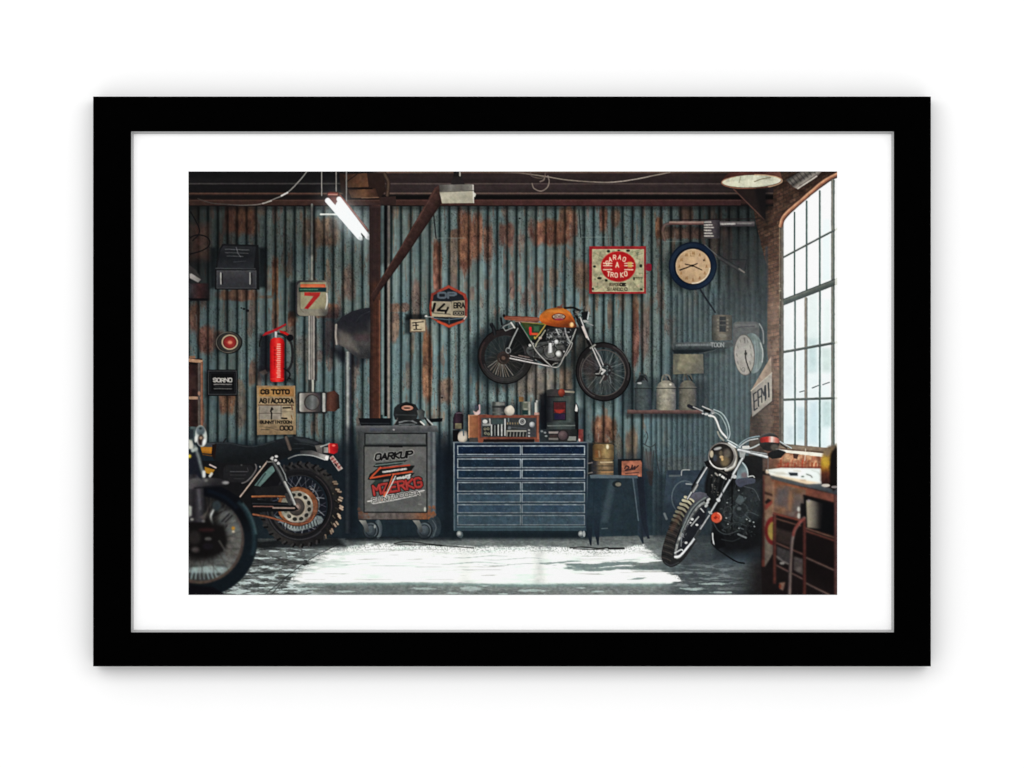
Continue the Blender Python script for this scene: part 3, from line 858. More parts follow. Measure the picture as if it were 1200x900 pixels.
T = thing('pipe', 'rusty pipe along the wall with a labelled junction box')
shr(776, 264, 890, 270, .35, 3)
line([(779, 281), (776.6, 272), (779, 264), (787, 261.6)], 4, [(60, 44, 40), (110, 84, 74), (62, 44, 40)], sm=5, a=.75)
rect(784, 259, 825, 263.6, vg(258.6, 264, (48, 34, 34), (160, 132, 120), (104, 72, 66), (52, 36, 36)), nz=.12)
line([(786, 257.8), (890, 256.4)], 1.4, (26, 18, 20), a=.7)
rect(843, 259.4, 884, 265.4, vg(259, 265.6, (58, 52, 54), (108, 102, 102), (70, 66, 68), (44, 40, 42)), nz=.15)
sub('junction_box', T, 'grey junction box with white lettering')
rect(824.6, 258, 843.4, 279.4, hg(824, 844, (56, 52, 52), (76, 70, 72), (62, 56, 60), (34, 32, 36)), nz=.2)
for k, yy in enumerate((260.4, 263.6, 266.6, 270, 273.4, 276.6)):
    scrib(825.6, yy, 833 + (k % 3) * 1.4, yy, (206, 200, 186), 1.6, .75, 40 + k, gap=.2)
scrib(845, 262.6, 861, 262.4, (190, 186, 178), 2.0, .7, 48)
scrib(864, 262, 880, 262, (140, 136, 132), 1.4, .5, 49)

T = thing('wall_clock', 'round wall clock with a dark blue rim and tan face')
ell(806, 312, 29, 29, (10, 14, 16), blur=4, a=.45, nz=0, own=False)
sub('rim', T, 'dark blue rim')
ell(811.8, 311.8, 28.2, 28.2, (13, 22, 38))
ell(811.8, 311.8, 26.6, 26.6, lg((790, 292), (834, 334), (30, 42, 58), (16, 30, 50), (12, 25, 44), (26, 42, 62)), ring=4.2)
ell(811.4, 311.8, 21.6, 21.6, (10, 16, 28))
use(T)
sub('dial', T, 'tan dial')
ell(812.2, 312.2, 20.4, 20.4, rg(818, 308, 30, (208, 174, 134), (194, 160, 120), (172, 138, 100)), nz=.1)
ell(812.2, 312.2, 20.4, 20.4, (236, 222, 196), ring=1.3, arc=(5, 95), a=.85, own=False)
ell(812.2, 312.2, 20.4, 20.4, (226, 204, 168), ring=.8, arc=(150, 280), a=.6, own=False)
for h in range(12):
    an = math.radians(h * 30 - 90)
    x, y = 812 + 16 * math.cos(an), 312.2 + 15.6 * math.sin(an)
    line([(x - .9, y + 1.5), (x, y - 1.5), (x + .7, y + 1.4)], .9, (140, 98, 56), a=.8, nz=0, own=False)
    if h in (10, 11, 0, 7):
        line([(x + 1.6, y - 1.5), (x + 1.8, y + 1.4)], .8, (140, 98, 56), a=.8, nz=0, own=False)
line([(809, 297), (809, 300), (813.6, 300)], .7, (130, 96, 60), a=.7, own=False)
ell(824.8, 305, .9, 1.1, (50, 36, 24), own=False)
sub('hand', T)
line([(817, 309), (811, 311.4), (797, 316.4)], (1.2, 1.5), (34, 24, 18))
sub('hand', T)
line([(803, 309.6), (811, 311.2), (822.5, 316.4)], 1.2, (58, 42, 30))
ell(811.4, 311.4, 1.6, 1.4, (24, 18, 16))
T = thing('cable', 'black cable running down from the round clock')
line([(821, 340), (828, 351), (838, 366)], 2, (28, 32, 38))
T = thing('roller_arm', 'dark metal arm bracket beside the clock')
poly([(839, 297.5), (842.6, 298), (874, 318.6), (872, 321), (866, 319), (842, 304)], lg((845, 300), (842, 305), (26, 28, 30), (62, 62, 62), (30, 32, 34)))
line([(856, 304), (875, 304.4), (873, 316)], 1.6, (34, 36, 38))
poly([(858, 306), (874, 306), (872, 316)], (46, 44, 46), a=.8, blur=1)
line([(866, 315), (872, 319)], 1.8, (110, 104, 98), own=False)
line([(826, 287), (840, 299)], .9, (120, 128, 128), a=.6)

T = thing('tin_can', 'brown tin can with a dark label on the upper shelf')
rect(834, 369, 858, 399, hg(834, 858, (52, 54, 52), (96, 90, 80), (116, 108, 92), (92, 86, 76), (58, 58, 56)), r=2, nz=.2)
rect(843, 371, 850.6, 389, (48, 50, 52), blur=.8, own=False)
scrib(844, 376, 850, 376, (110, 108, 100), 1.2, .6, 51)
scrib(844, 381, 850, 381, (110, 108, 100), 1.2, .6, 52)
for yy in (374, 378, 382, 386):
    rect(840.4, yy, 842.4, yy + 2, (140, 134, 118), a=.6, own=False)
    rect(851.4, yy, 853.6, yy + 2, (140, 134, 118), a=.6, own=False)
ell(846.6, 393.4, 4.6, 2.4, (132, 128, 116), a=.6, own=False)
T = thing('wall_shelf', 'upper grey wall shelf with faded lettering')
poly([(788, 401.6), (856, 400), (860, 405), (852, 408.6), (790, 409.6)], vg(400, 410, (82, 88, 88), (56, 64, 66)), nz=.2)
scrib(793, 404.4, 834, 404, (128, 134, 134), 2.6, .5, 55)
text('TOON', 833, 401.8, 15, 4.6, (150, 154, 154), 1, own=False)
poly([(788, 410), (838, 409), (824, 413.4), (790, 415)], (36, 44, 48), blur=1)
line([(822, 414), (838, 410.6)], .8, (110, 118, 118))
shr(786, 408, 850, 414, .4, 3)
T = thing('canvas_panel', 'blank tan panel hung over the milk cans')
shr(786, 414, 828, 440, .4, 4)
poly([(789, 415), (824, 415), (824.6, 437.6), (789, 438.4)], lg((789, 415), (824, 438), (110, 106, 88), (136, 130, 104), (112, 108, 92), (94, 92, 86)), nz=.16)
poly([(797, 416), (793, 432), (800, 437), (789, 438), (789, 415)], (86, 86, 78), blur=1.5, a=.6, own=False)

T = thing('wall_plate', 'grey rounded plate behind the tilted clock')
rect(859, 377, 889.6, 418, (84, 86, 86), r=5, nz=.12)
rect(861, 379.4, 887, 384, (98, 98, 98), r=1.6, blur=.8, own=False)
scrib(865, 383.4, 884, 382.4, (60, 58, 66), 1.2, .7, 58)
line([(890, 380), (894, 388), (894.6, 402)], 2.4, [(70, 76, 78), (150, 156, 152), (60, 66, 70)], sm=4)
T = thing('tilted_clock', 'white drum clock turned sideways on the brick wall')
sub('case', T, 'pale grey drum case')
ell(881.4, 414, 13.2, 23.6, hg(880, 896, (96, 110, 110), (128, 142, 140), (110, 124, 122), (140, 150, 146)), rot=-3)
for xx in (884, 887, 890):
    line([(xx - 2, 396), (xx, 412), (xx - 2, 432)], .7, (86, 98, 98), sm=4, a=.6, own=False)
line([(891, 402), (893.8, 412), (893, 424)], 1.2, (190, 196, 190), sm=4, own=False)
sub('dial', T, 'white dial')
ell(872.4, 416, 12.2, 24.2, (92, 86, 80), rot=-3)
ell(872.2, 416, 11.4, 23.2, lg((864, 396), (880, 436), (156, 152, 144), (172, 166, 156), (158, 150, 138)), rot=-3, nz=.1)
for h in range(12):
    an = math.radians(h * 30 - 90)
    x, y = 872 + 8.4 * math.cos(an), 416 + 18.6 * math.sin(an)
    line([(x - .5, y - 1.4), (x + .3, y + 1.4)], 1, (112, 106, 100), a=.75, nz=0, own=False)
line([(872.6, 395.6), (872.9, 402)], .8, (90, 86, 82), own=False)
ell(871, 433, 2.2, 2.6, (110, 104, 98), ring=.8, own=False)
sub('hand', T)
line([(873.6, 411), (873.8, 420), (876, 428), (879.6, 437)], 1.4, (40, 38, 36), sm=4)
ell(873.8, 414.4, 1.6, 1.8, (44, 42, 40))

T = thing('hanging_sign', 'slanted cream sign with black letters hung on the brick wall')
poly([(878, 462), (903, 434), (906, 470), (881, 490)], (30, 32, 34), blur=3, a=.5, own=False)
poly([(881, 456), (892, 437), (903.6, 417.6), (904, 437), (881, 458.4)], lg((884, 430), (904, 440), (136, 116, 100), (168, 140, 118), (150, 128, 110)), nz=.14)
poly([(880, 458), (904.4, 436.6), (904.6, 469.6), (881.4, 488.6)], lg((881, 460), (905, 460), (142, 134, 124), (186, 176, 160)), nz=.12)
line([(880, 458), (904.4, 436.8)], 1, (206, 194, 170), own=False)
for k, (x0, y0, h) in enumerate(((883, 461.8, 19), (888, 458, 18), (892.8, 455, 17), (896.8, 452, 16), (900.4, 449, 17))):
    ink = (40, 42, 46)
    if k in (0, 1):
        line([(x0, y0), (x0 + .8, y0 + h)], 1.5, ink, own=False)
        for q in ((0, .5, 1) if k == 0 else (0, .48)):
            line([(x0 + q, y0 + h * q), (x0 + 3.2 + q, y0 + h * q - 2.4)], 1.4, ink, own=False)
    elif k == 2:
        line([(x0, y0 + h - .5), (x0 - .4, y0), (x0 + 2.4, y0 + h * .5), (x0 + 3.4, y0 - 2.6), (x0 + 4, y0 + h - 3)], 1.3, ink, own=False)
    else:
        line([(x0, y0), (x0 + .6, y0 + h - 1)], 1.8, ink, own=False)

# shelf and milk cans
T = thing('wall_shelf', 'long brown shelf carrying three milk cans')
shade([(728, 440), (830, 446), (826, 484), (728, 484)], .5, 6, (22, 28, 34))
shr(733, 484, 826, 490, .55, 3, (22, 24, 26))
rect(735, 480.2, 823, 485, vg(480, 485, (116, 86, 80), (100, 74, 70), (60, 47, 46)), nz=.12)
for (x0, x1, tint, lab) in ((743.6, 763.4, .56, 'dark grey milk can on the brown shelf'), (769, 792, 1, 'cream milk can in the middle of the shelf'), (795.4, 816, .74, 'grey cream milk can under the tan panel')):
    T = thing('milk_can', lab)
    c = lambda r, g, b: (r * tint, g * tint, b * tint) if tint > .6 else (r * .46, g * .54, b * .62)
    cx = (x0 + x1) / 2
    hh = 439 if tint != .74 else 438
    sub('neck', T)
    line([(cx - 5, hh + 7), (cx - 3, hh + 1), (cx + 3, hh + 1), (cx + 5, hh + 7)], 1.8, c(120, 118, 106), sm=4)
    line([(cx - 2, hh + 1), (cx + 1, hh + 8)], 2.2, c(96, 92, 86))
    line([(cx + 2, hh + 3), (cx + 5, hh + 8)], 1.4, (26, 28, 30))
    use(T)
    poly([(x0 + .4, 455.6), (x0 + 2, 450), (cx - 4, 446), (cx + 4, 446), (x1 - 2, 450), (x1 - .2, 455.6), (x1, 478), (x1 - 1, 480.8), (x0 + 1, 480.8), (x0, 478)],
         hg(x0, x1, c(84, 84, 78), c(142, 138, 120), c(158, 152, 132), c(132, 128, 116), c(92, 92, 96)), nz=.18)
    line([(x0, 455), (x1, 455)], 1, (30, 32, 32), a=.85, own=False)
    line([(x0, 453.8), (x1, 453.8)], .8, c(176, 170, 150), a=.5, own=False)
    if tint == 1:
        ell(785.5, 450.4, 1.4, 1.2, (222, 216, 196), blur=.8, own=False)
    elif tint < .6:
        ell(749.4, 449, 2.6, 1.2, (186, 190, 188), blur=.8, own=False)
        poly([(744, 449), (750, 440), (756, 440), (752, 447)], (22, 26, 28), a=.7, own=False)
    dots(x0 + 2, 458, x1 - 2, 478, 30, [c(110, 106, 96), c(172, 166, 146)], (.5, 1.3), int(x0), .35)
T = thing('wire_hooks', 'bunch of thin wires hanging on the wall')
for pts in ([(756, 520), (759, 512), (757.6, 506)], [(754, 524), (753, 545), (755, 560)], [(768, 522), (770, 540), (773, 556)], [(757, 526), (760, 548), (762, 568)], [(762, 525), (762, 545), (763, 566)],
            [(766, 528), (764.6, 552), (763.4, 569)], [(754, 520), (762, 524), (768, 520)]):
    line(pts, 1, (44, 46, 48), sm=4, a=.85)
poly([(757, 552), (766, 552), (764, 569), (761, 569)], (50, 42, 42), a=.7, blur=1)
poly([(755, 529), (764, 529), (764, 552), (756, 548)], (92, 80, 76), a=.5, blur=2, own=False)
# ------------------------------------------------------------------ arched window
T = thing('arched_window', 'tall arched workshop window with white daylight')
ARC = smooth([(916.5, 266), (920.5, 257), (930, 247), (945, 233.6), (960, 221.6), (973, 212.4), (982, 208)], 5)
sub('pane', T, 'bright glass panes')
w_ = [(917, 268)] + ARC[1:] + [(982, 527), (968, 526), (917, 522)]
poly(w_, lambda X, Y: lerp((255, 255, 255), (222, 240, 241), np.clip((Y - 330) / 200, 0, 1) * (.15 + .9 * fbm(X, Y, 8, 26, 88))), nz=.0)
for (x0, y0, x1, y1, c, a) in [(962, 255, 975, 330, (216, 238, 236), .5), (946, 340, 960, 400, (220, 236, 232), .5), (947, 398, 957, 436, (196, 220, 220), .7), (963, 408, 974, 436, (206, 224, 218), .7),
                               (934, 478, 943, 516, (196, 220, 226), .7), (964, 470, 974, 500, (190, 214, 212), .7), (948, 470, 958, 520, (206, 228, 234), .7), (922, 500, 930, 516, (206, 222, 226), .7),
                               (965, 350, 974, 402, (224, 238, 234), .6), (918, 420, 930, 460, (234, 242, 244), .7)]:
    rect(x0, y0, x1, y1, c, blur=4, a=a, nz=0, own=False)
line([(937, 459.4), (942, 458)], 1, (40, 48, 50), own=False)
line([(952, 454.6), (959, 451.6)], 1.1, (40, 48, 50), own=False)
line([(964, 450.8), (972, 448)], 1, (50, 58, 60), own=False)
bar = (68, 88, 84)
for nm, seg in (('upright', [((931, 249), (931, 350), 2), ((931.6, 352), (931.6, 524), 2.1), ((945.2, 236), (945.2, 345), 2.2), ((960.6, 224), (960.6, 338), 2.2), ((960.8, 340), (960.6, 526), 2.2)]),):
    for p, q, wd in seg:
        sub('mullion', T, 'thin vertical glazing bar')
        line([p, q], wd, [(96, 120, 114), bar, (58, 74, 71)], nz=.1)
for p, q, wd, c in (((944.4, 350), (944.4, 526), 3.6, [(76, 88, 86), (116, 110, 102), (146, 134, 120), (108, 96, 86)]), ((976, 212), (976, 528), 4.2, [(60, 72, 70), (84, 96, 92), (132, 126, 114), (90, 90, 84)])):
    sub('mullion', T, 'thick vertical glazing bar')
    line([p, q], wd, c, nz=.1)
for p, q, wd in (((918, 301.6), (982, 267.5), 2.2), ((918, 354.6), (982, 329.6), 6.6), ((918, 412.6), (982, 401), 3), ((919, 468.4), (982, 466.4), 2.8)):
    sub('transom', T, 'horizontal glazing bar')
    line([p, q], wd, [(104, 106, 98), (70, 78, 75), (58, 64, 63)], nz=.12)
line([(918, 350.8), (982, 325.8)], 1, (40, 50, 50), own=False)
rect(978.3, 211, 981.5, 527, (250, 250, 240), a=.8, blur=.7, nz=0, own=False)
sub('jamb', T, 'grey brown side frame')
rect(912.8, 262, 918.3, 524, hg(912.8, 918.4, (84, 72, 62), (70, 60, 52), (112, 102, 92), (78, 78, 74)), nz=.2)
line([(913.6, 268), (913.6, 372)], 1, (190, 160, 120), a=.45, own=False)
dots(912.6, 275, 915, 400, 26, [(190, 176, 150), (120, 92, 70)], (.4, .9), 71, .6)
sub('arch_trim', T, 'orange brown arched trim')
line(smooth([(914.8, 264), (917.2, 256.4), (924, 248), (938, 236.2), (952, 224), (966, 212.6), (983, 203.4)], 6), (5.6, 5.2), [(92, 58, 44), (214, 160, 122), (178, 116, 84), (122, 74, 56), (74, 48, 40)], nz=.14)
line(smooth([(912.8, 262), (915, 254), (922, 245.6), (936, 233.6), (950, 221.4), (964, 210), (980, 201)], 6), 1, (60, 36, 30), a=.7, own=False)
sub('sill', T, 'brown window sill with a sunlit edge')
poly([(914, 519.6), (972, 525), (972, 530), (912, 525)], vg(519, 530, (92, 78, 66), (136, 114, 92), (108, 88, 70)), nz=.15)
poly([(907, 526), (970, 531.6), (970, 536.6), (922, 530.6), (906, 528)], (250, 244, 226))
T = thing('brick_ledge', 'sunlit red brick ledge under the window')
poly([(904, 529), (970, 536), (976, 552), (898, 552)], lambda X, Y: lerp((140, 76, 52), (220, 168, 124), np.clip(fbm(X, Y, 7, 6, 95) * 2 - .5, 0, 1)), nz=.3)
poly([(900, 529), (914, 530), (908, 552), (896, 552)], (90, 60, 48), blur=4, a=.8, own=False)
rn = np.random.default_rng(5)
for i in range(15):
    x = 911 + i * 4 + rn.random() * 1.6
    line([(x, 539 + rn.random() * 5), (x - .6, 547 + rn.random() * 3)], 1.4 + rn.random() * 1.6, (130 + 40 * rn.random(), 48 + 16 * rn.random(), 32), a=.4 + .4 * rn.random(), nz=.3, blur=.6, own=False)
    if i % 3 == 1:
        line([(x + 2, 533 + i * .3), (x + 1, 538 + i * .2)], 1.6, (190, 110, 76), a=.7, own=False)
poly([(929, 531.6), (936, 532), (934, 538), (930, 537)], (70, 40, 32), own=False)
poly([(912, 546), (968, 546.6), (968, 550), (912, 549)], (120, 38, 26), blur=1, a=.6, own=False)
line([(944, 526), (943, 540)], 1, (250, 240, 216), a=.7, own=False)
# ------------------------------------------------------------------ cabinets, stool, bench and what stands on them
# ---- grey roller cabinet
shade([(405, 500), (420, 500), (420, 628), (405, 628)], .6, 6, (12, 18, 24))
shade([(508, 505), (530, 510), (530, 628), (508, 628)], .5, 6, (14, 20, 28))
shr(418, 609, 532, 632, .55, 4, (16, 24, 30))
T = thing('roller_cabinet', 'grey metal roller cabinet with red and black lettering on its door')
poly([(420, 490), (458, 490), (458, 499), (423, 499)], (16, 18, 22))
line([(422, 496), (456, 496.4)], 1.2, (38, 42, 46), own=False)
poly([(503, 490.6), (519, 490), (518, 494), (504, 495)], (10, 13, 17))
poly([(416.6, 499), (512, 498.6), (514, 506.4), (417.4, 506.6)], vg(498.6, 507, (104, 104, 104), (78, 80, 82), (60, 62, 64)), nz=.14)
rect(434, 501.5, 448, 504.5, (74, 78, 96), blur=1.5, a=.5, own=False)
ell(461.4, 503.6, 1.3, 1.1, (150, 148, 144), own=False)
poly([(500, 506), (511, 506), (511, 606), (508.5, 609), (500, 609)], hg(500, 511.5, (78, 80, 80), (96, 100, 100), (70, 76, 80), (110, 116, 118), (48, 54, 60)), nz=.1)
poly([(419.6, 506.4), (501, 506.4), (501, 609), (419.6, 609)], hg(419, 501, (52, 55, 56), (106, 106, 102), (92, 93, 90), (92, 92, 90), (78, 80, 80)), nz=.08)
rect(420, 600, 510, 608.8, hg(420, 510, (92, 68, 58), (104, 96, 90), (92, 84, 80), (94, 86, 82), (96, 84, 78), (104, 82, 70), (132, 80, 52), (90, 78, 72)), nz=.25)
line([(420, 609), (509, 609)], 1, (30, 32, 34), own=False)
dots(420, 596, 434, 608, 14, [(122, 74, 52), (104, 66, 48)], (.6, 2), 5, .5)
dots(498, 594, 510, 608, 22, [(150, 84, 48), (128, 74, 48)], (.6, 2), 6, .55)
sub('drawer', T, 'plain grey top drawer')
rect(427, 507, 501, 522.4, (26, 28, 29), nz=.04)
rect(428.4, 508.6, 499, 520.8, hg(428, 499, (84, 88, 87), (94, 98, 96), (88, 91, 90), (90, 92, 91)), nz=.07)
rect(428.4, 519.6, 499, 521, (66, 69, 69), own=False)
sub('door', T, 'grey door with painted lettering')
rect(426, 522, 501, 601, (30, 32, 33), nz=.04)
rect(427.4, 523.6, 499.6, 599.6, lg((428, 524), (500, 600), (96, 97, 94), (104, 103, 99), (90, 91, 89), (98, 98, 95)), nz=.08)
rect(456, 522.4, 472, 524.2, (12, 13, 14), own=False)
ell(498, 596.8, 1.2, 2.6, (188, 184, 172), blur=.8, own=False)
ell(492, 591, 2.4, 1, (122, 122, 116), blur=.8, own=False)
# lettering
text('OARKUP', 439, 532.4, 43, 7, (176, 174, 166), 3.6, rot=-5, shear=.28, own=False)
poly([(438, 544), (444, 530), (476, 527), (484, 530), (478, 538), (454, 541)], (84, 86, 84), a=.35, blur=1, own=False)
text('OARKUP', 439, 532.4, 43, 7, (18, 18, 19), 2.2, rot=-5, shear=.28, own=False)
poly([(437, 547), (441, 543), (478, 539), (470, 544), (443, 548)], (30, 34, 33), own=False)
line([(440, 545.4), (473, 541.6)], 1.6, (96, 112, 106), own=False)
poly([(433, 556), (444, 547.6), (486, 545.4), (482, 552), (460, 556), (486, 554), (482, 558.6), (440, 563), (431, 562)], (26, 26, 26), own=False)
line([(444, 549), (480, 545)], 1.7, (178, 62, 40), own=False)
line([(446, 548), (434, 560.4), (450, 557.4), (483, 552.6)], 1.9, (196, 76, 44), own=False)
scrib(449, 553.2, 476, 549.4, (206, 204, 196), 2.2, .8, 81, gap=.25)
text('TPANOT', 464, 560.6, 16.4, 4, (206, 202, 194), 1.4, rot=-15, shear=.3, own=False)
poly([(434, 569), (440, 563), (450, 562), (446, 570)], (42, 56, 52), own=False)
text('MZERKG', 437, 569.6, 56.6, 10.6, (34, 26, 24), 4.8, rot=-10, own=False)
text('MZERKG', 437, 569.6, 56.6, 10.6, (158, 44, 42), 2.9, rot=-10, own=False)
text('MZERKG', 436.6, 569, 56.6, 10.6, (192, 84, 72), .8, rot=-10, a=.5, own=False)
line([(461, 556), (448, 586)], 2.0, (212, 98, 60), own=False)
line([(459, 556.6), (452, 575)], 1.8, (24, 24, 24), own=False)
line([(463.6, 558), (450, 585)], 1.2, (214, 210, 200), own=False)
poly([(431, 587), (455, 582), (495, 574), (497, 577), (478, 582), (446, 589), (436, 590.6)], (150, 148, 140), a=.55, own=False)
text('FINTUCOSA', 436, 584.4, 56, 4.8, (212, 208, 200), 2.2, rot=-10, own=False)
text('FINTUCOSA', 436, 584.4, 56, 4.8, (44, 44, 43), .9, rot=-10, own=False)
line([(431, 587.6), (436, 586.6)], 1.4, (200, 196, 190), own=False)
line([(491, 576), (497, 574.6)], 1.4, (200, 196, 190), own=False)
line([(437, 590.4), (460, 586.6), (488, 580.6)], .8, (200, 196, 190), own=False)
for cx, k in ((434.6, 1), (497.4, .8)):
    sub('caster', T, 'grey rubber caster')
    if k == 1:
        ell(443, 620, 5, 11, hg(438, 448, (40, 50, 56), (92, 102, 106), (56, 66, 72)))
    else:
        ell(511, 617, 6, 12, (38, 48, 55))
        ell(506, 618.4, 6, 12, (50, 60, 66))
        line([(507, 610), (511, 618), (508, 628)], 1, (84, 94, 98), sm=4, own=False)
    ell(cx, 621.5, 9.6, 10.6, rg(cx - 2, 618, 13, (84, 93, 98), (60, 69, 75), (28, 35, 40)))
    ell(cx, 621.5, 9.6, 10.6, (20, 26, 30), ring=1.2, a=.8, own=False)
    ell(cx, 621.5, 7.6, 8.4, (112, 122, 126), ring=.8, arc=(-100, 60), a=.7, own=False)
    ell(cx, 621.5, 6.2, 7, (34, 41, 46), ring=1)
    ell(cx - .6, 622, 2.4, 2.8, (74, 84, 88), a=.8)
    ell(cx + 4.6, 617, 1.2, 2, (150, 154, 152), blur=.6, own=False) if k == 1 else None
    poly([(cx - 14, 609.6), (cx - 6, 609.6), (cx - 3, 616), (cx - 2, 623), (cx - 6, 624), (cx - 9, 616)], lg((cx - 12, 610), (cx - 2, 622), (170 * k, 168 * k, 156 * k), (96, 98, 96), (60, 62, 64)))
line([(405, 632), (455, 629.5), (470, 632)], 1.1, (26, 28, 30), sm=5, a=.7, own=False)
T = thing('grinder', 'black machine with a pink rimmed opening on the grey cabinet')
poly([(461, 498.4), (466, 492), (480, 490), (492, 491), (497, 498.4)], (30, 32, 33))
line([(468, 495), (480, 492.6), (488, 495.6)], 1.8, (112, 116, 116), sm=4, own=False)
line([(468, 497.4), (486, 497)], 1.6, (92, 96, 96), own=False)
poly([(462, 478), (466, 474), (476, 470.8), (487, 474), (490.6, 480), (489, 490), (482, 493), (463, 492), (461, 486)], lg((462, 474), (490, 492), (38, 42, 44), (26, 28, 29), (44, 46, 46)))
ell(477, 477.4, 8.4, 4.4, (16, 16, 16))
ell(477.4, 478, 7, 3, hg(470, 485, (150, 100, 82), (206, 150, 126), (170, 112, 92)))
ell(477, 478.2, 4, 1.1, (70, 48, 40), own=False)
line([(464, 486), (488, 486.6)], 1, (56, 60, 60), own=False)
poly([(488.6, 481), (494, 479), (498, 482), (497, 492), (491, 491)], hg(488, 498, (110, 114, 112), (70, 74, 74), (46, 50, 50)), nz=.2)
line([(462, 498), (466, 490)], 1, (120, 104, 96), a=.6)
line([(493, 494), (497, 497.6)], 1.8, (220, 218, 210))
line([(500.6, 491.4), (507, 497.4)], 1.6, (186, 188, 184))
line([(498, 490), (504, 498)], 2, (28, 30, 32))

# ---- blue drawer chest
shr(520, 520, 534, 626, .5, 5, (10, 14, 20))
shr(530, 618, 692, 632, .75, 3, (14, 22, 28))
T = thing('drawer_chest', 'wide blue drawer chest with pale outlined drawer fronts')
cb = vg(517, 625, (26, 40, 58), (24, 40, 62), (30, 48, 66), (44, 62, 72), (52, 70, 78))
poly([(531, 517.6), (689, 517.6), (688.6, 620), (532, 620)], cb, nz=.1)
poly([(531.5, 616), (688.6, 616), (688, 622), (532, 622)], (46, 64, 72))
pale = (172, 184, 188)
line([(531.4, 518.4), (690, 518.4)], 1.5, (124, 136, 142))
line([(532, 519), (532.4, 621)], 1.5, ([(140, 152, 156), (110, 124, 130), (82, 98, 106)],), own=False)
line([(688.6, 519), (688.4, 620)], 1.7, ([(120, 132, 138), (112, 124, 130), (80, 96, 104)],), own=False)
rect(685.2, 520, 687.6, 619, (34, 48, 62), own=False)
line([(536, 617.4), (686, 617.4)], 1.1, (96, 116, 122), own=False)
for yy in (535, 563):
    line([(536, yy), (685, yy)], 1.2, [(112, 124, 130), (120, 128, 130)], own=False, a=.8)
    line([(536, yy + 1.5), (685, yy + 1.5)], .9, (22, 30, 40), own=False)
line([(553, 536.6), (585, 536.6)], 1, (70, 54, 52), own=False)
rows = [(522.6, 532.6), (537.9, 548), (550.9, 560.3), (565.4, 575.6), (578.6, 588.2), (591.4, 600.7), (604, 615)]
fill = [((15, 24, 42), (18, 36, 60)), ((24, 36, 50), (24, 42, 58)), ((24, 40, 54), (26, 46, 66)), ((28, 40, 56), (38, 54, 66)), ((46, 64, 80), (58, 78, 92)), ((40, 58, 80), (54, 74, 88)), ((52, 70, 82), (58, 76, 88))]
for i, (a, b) in enumerate(rows):
    for j, (p, q) in enumerate(((536.4, 610), (611.8, 685))):
        sub('drawer', T)
        rect(p - .7, a - .8, q + .7, b + .9, (20, 28, 40), nz=.05)
        f = fill[i]
        rect(p, a, q, b, hg(p, q, f[0], f[1], f[0], f[1]) if (i + j) % 2 else hg(p, q, f[1], f[0], f[0], f[1]), nz=.22)
        rect(p + 3, a + 2.4, q - 4, b - 2, f[1], blur=3, a=.5, nz=.3)
        dots(p + 3, a + 2, q - 3, b - 2, 26, [(70, 92, 112), (96, 116, 130), (20, 34, 50)], (.25, .6), 90 + i * 2 + j, .5)
        k = 1.06 - .05 * i
        c = tuple(v * k for v in pale)
        line([(p, a), (q, a)], 1.0, c, nz=.35)
        line([(p, b), (q, b)], 1.0, tuple(v * .9 for v in c), nz=.25)
        line([(p, a), (p, b)], 1.0, c, nz=.3)
        line([(q, a), (q, b)], 1.0, c, nz=.3)
for cx in (538, 680.4):
    sub('caster', T, 'small pale caster')
    ell(cx + 1.6, 626.4, 3.2, 4, (70, 82, 86))
    ell(cx, 625.8, 3, 3.8, rg(cx, 625, 4, (210, 212, 204), (150, 154, 150), (60, 66, 70)))
ell(684.4, 625.6, 1.5, 3.6, (170, 176, 172))
shade([(531, 570), (690, 570), (690, 626), (531, 626)], .10, 20, (70, 96, 104))

# things standing on the chest
shade([(526, 484), (560, 474), (640, 470), (690, 478), (692, 517), (528, 517)], .42, 6, (10, 14, 22))
T = thing('bottle', 'dark purple bottle with a tan label at the chest end')
rect(530.6, 504, 537.6, 517.4, (14, 14, 16))
poly([(531, 490), (532.6, 485), (536, 482.4), (541, 482.6), (543, 487), (543, 503), (531, 503)], hg(531, 543, (24, 18, 26), (52, 36, 46), (40, 28, 36), (18, 16, 20)), nz=.2)
line([(535, 484), (541, 484)], 1.2, (92, 80, 88), own=False)
rect(533.4, 496, 541, 502.4, (110, 104, 78), nz=.2)
T = thing('jug', 'small white jug in front of the dark bottle')
poly([(537.4, 508), (541, 505), (546.6, 505.4), (547.8, 511), (547, 516), (544, 518), (538.6, 517.8), (536.6, 514)], rg(541, 512, 8, (226, 216, 198), (206, 194, 176), (120, 112, 104)), sm=4)
line([(543, 505), (543.4, 510)], 1.6, (74, 92, 100), own=False)
T = thing('cardboard_box', 'orange brown box behind the radio')
poly([(549, 487), (561, 486.4), (561, 513), (549, 513)], hg(549, 561, (170, 112, 78), (150, 92, 60), (120, 72, 48)), nz=.12)
line([(549.4, 487), (549.4, 513)], 1.2, (206, 160, 122), own=False)
line([(549, 486.8), (570, 486.2)], 1, (190, 138, 104), own=False)
rect(550, 513, 561, 518, (62, 58, 54), nz=.2)
T = thing('radio', 'wooden cased radio set with a grey front full of switches')
poly([(560, 486), (632, 486.4), (631.6, 514.6), (561, 514.6)], vg(486, 515, (124, 68, 54), (98, 54, 42), (112, 62, 48)), nz=.2)
rect(566, 514.6, 626, 518.2, (28, 18, 17))
sub('foot', T)
poly([(560.4, 513), (567, 513), (566, 518.6), (560.4, 518.6)], (136, 74, 54))
sub('foot', T)
poly([(625.6, 513), (632, 513), (632, 518), (627, 518)], (130, 72, 54))
use(T)
line([(561, 487.4), (561, 516)], 1.6, (142, 80, 58))
line([(630.6, 488), (630.6, 514)], 2, (164, 98, 74))
sub('front_panel', T, 'grey front panel')
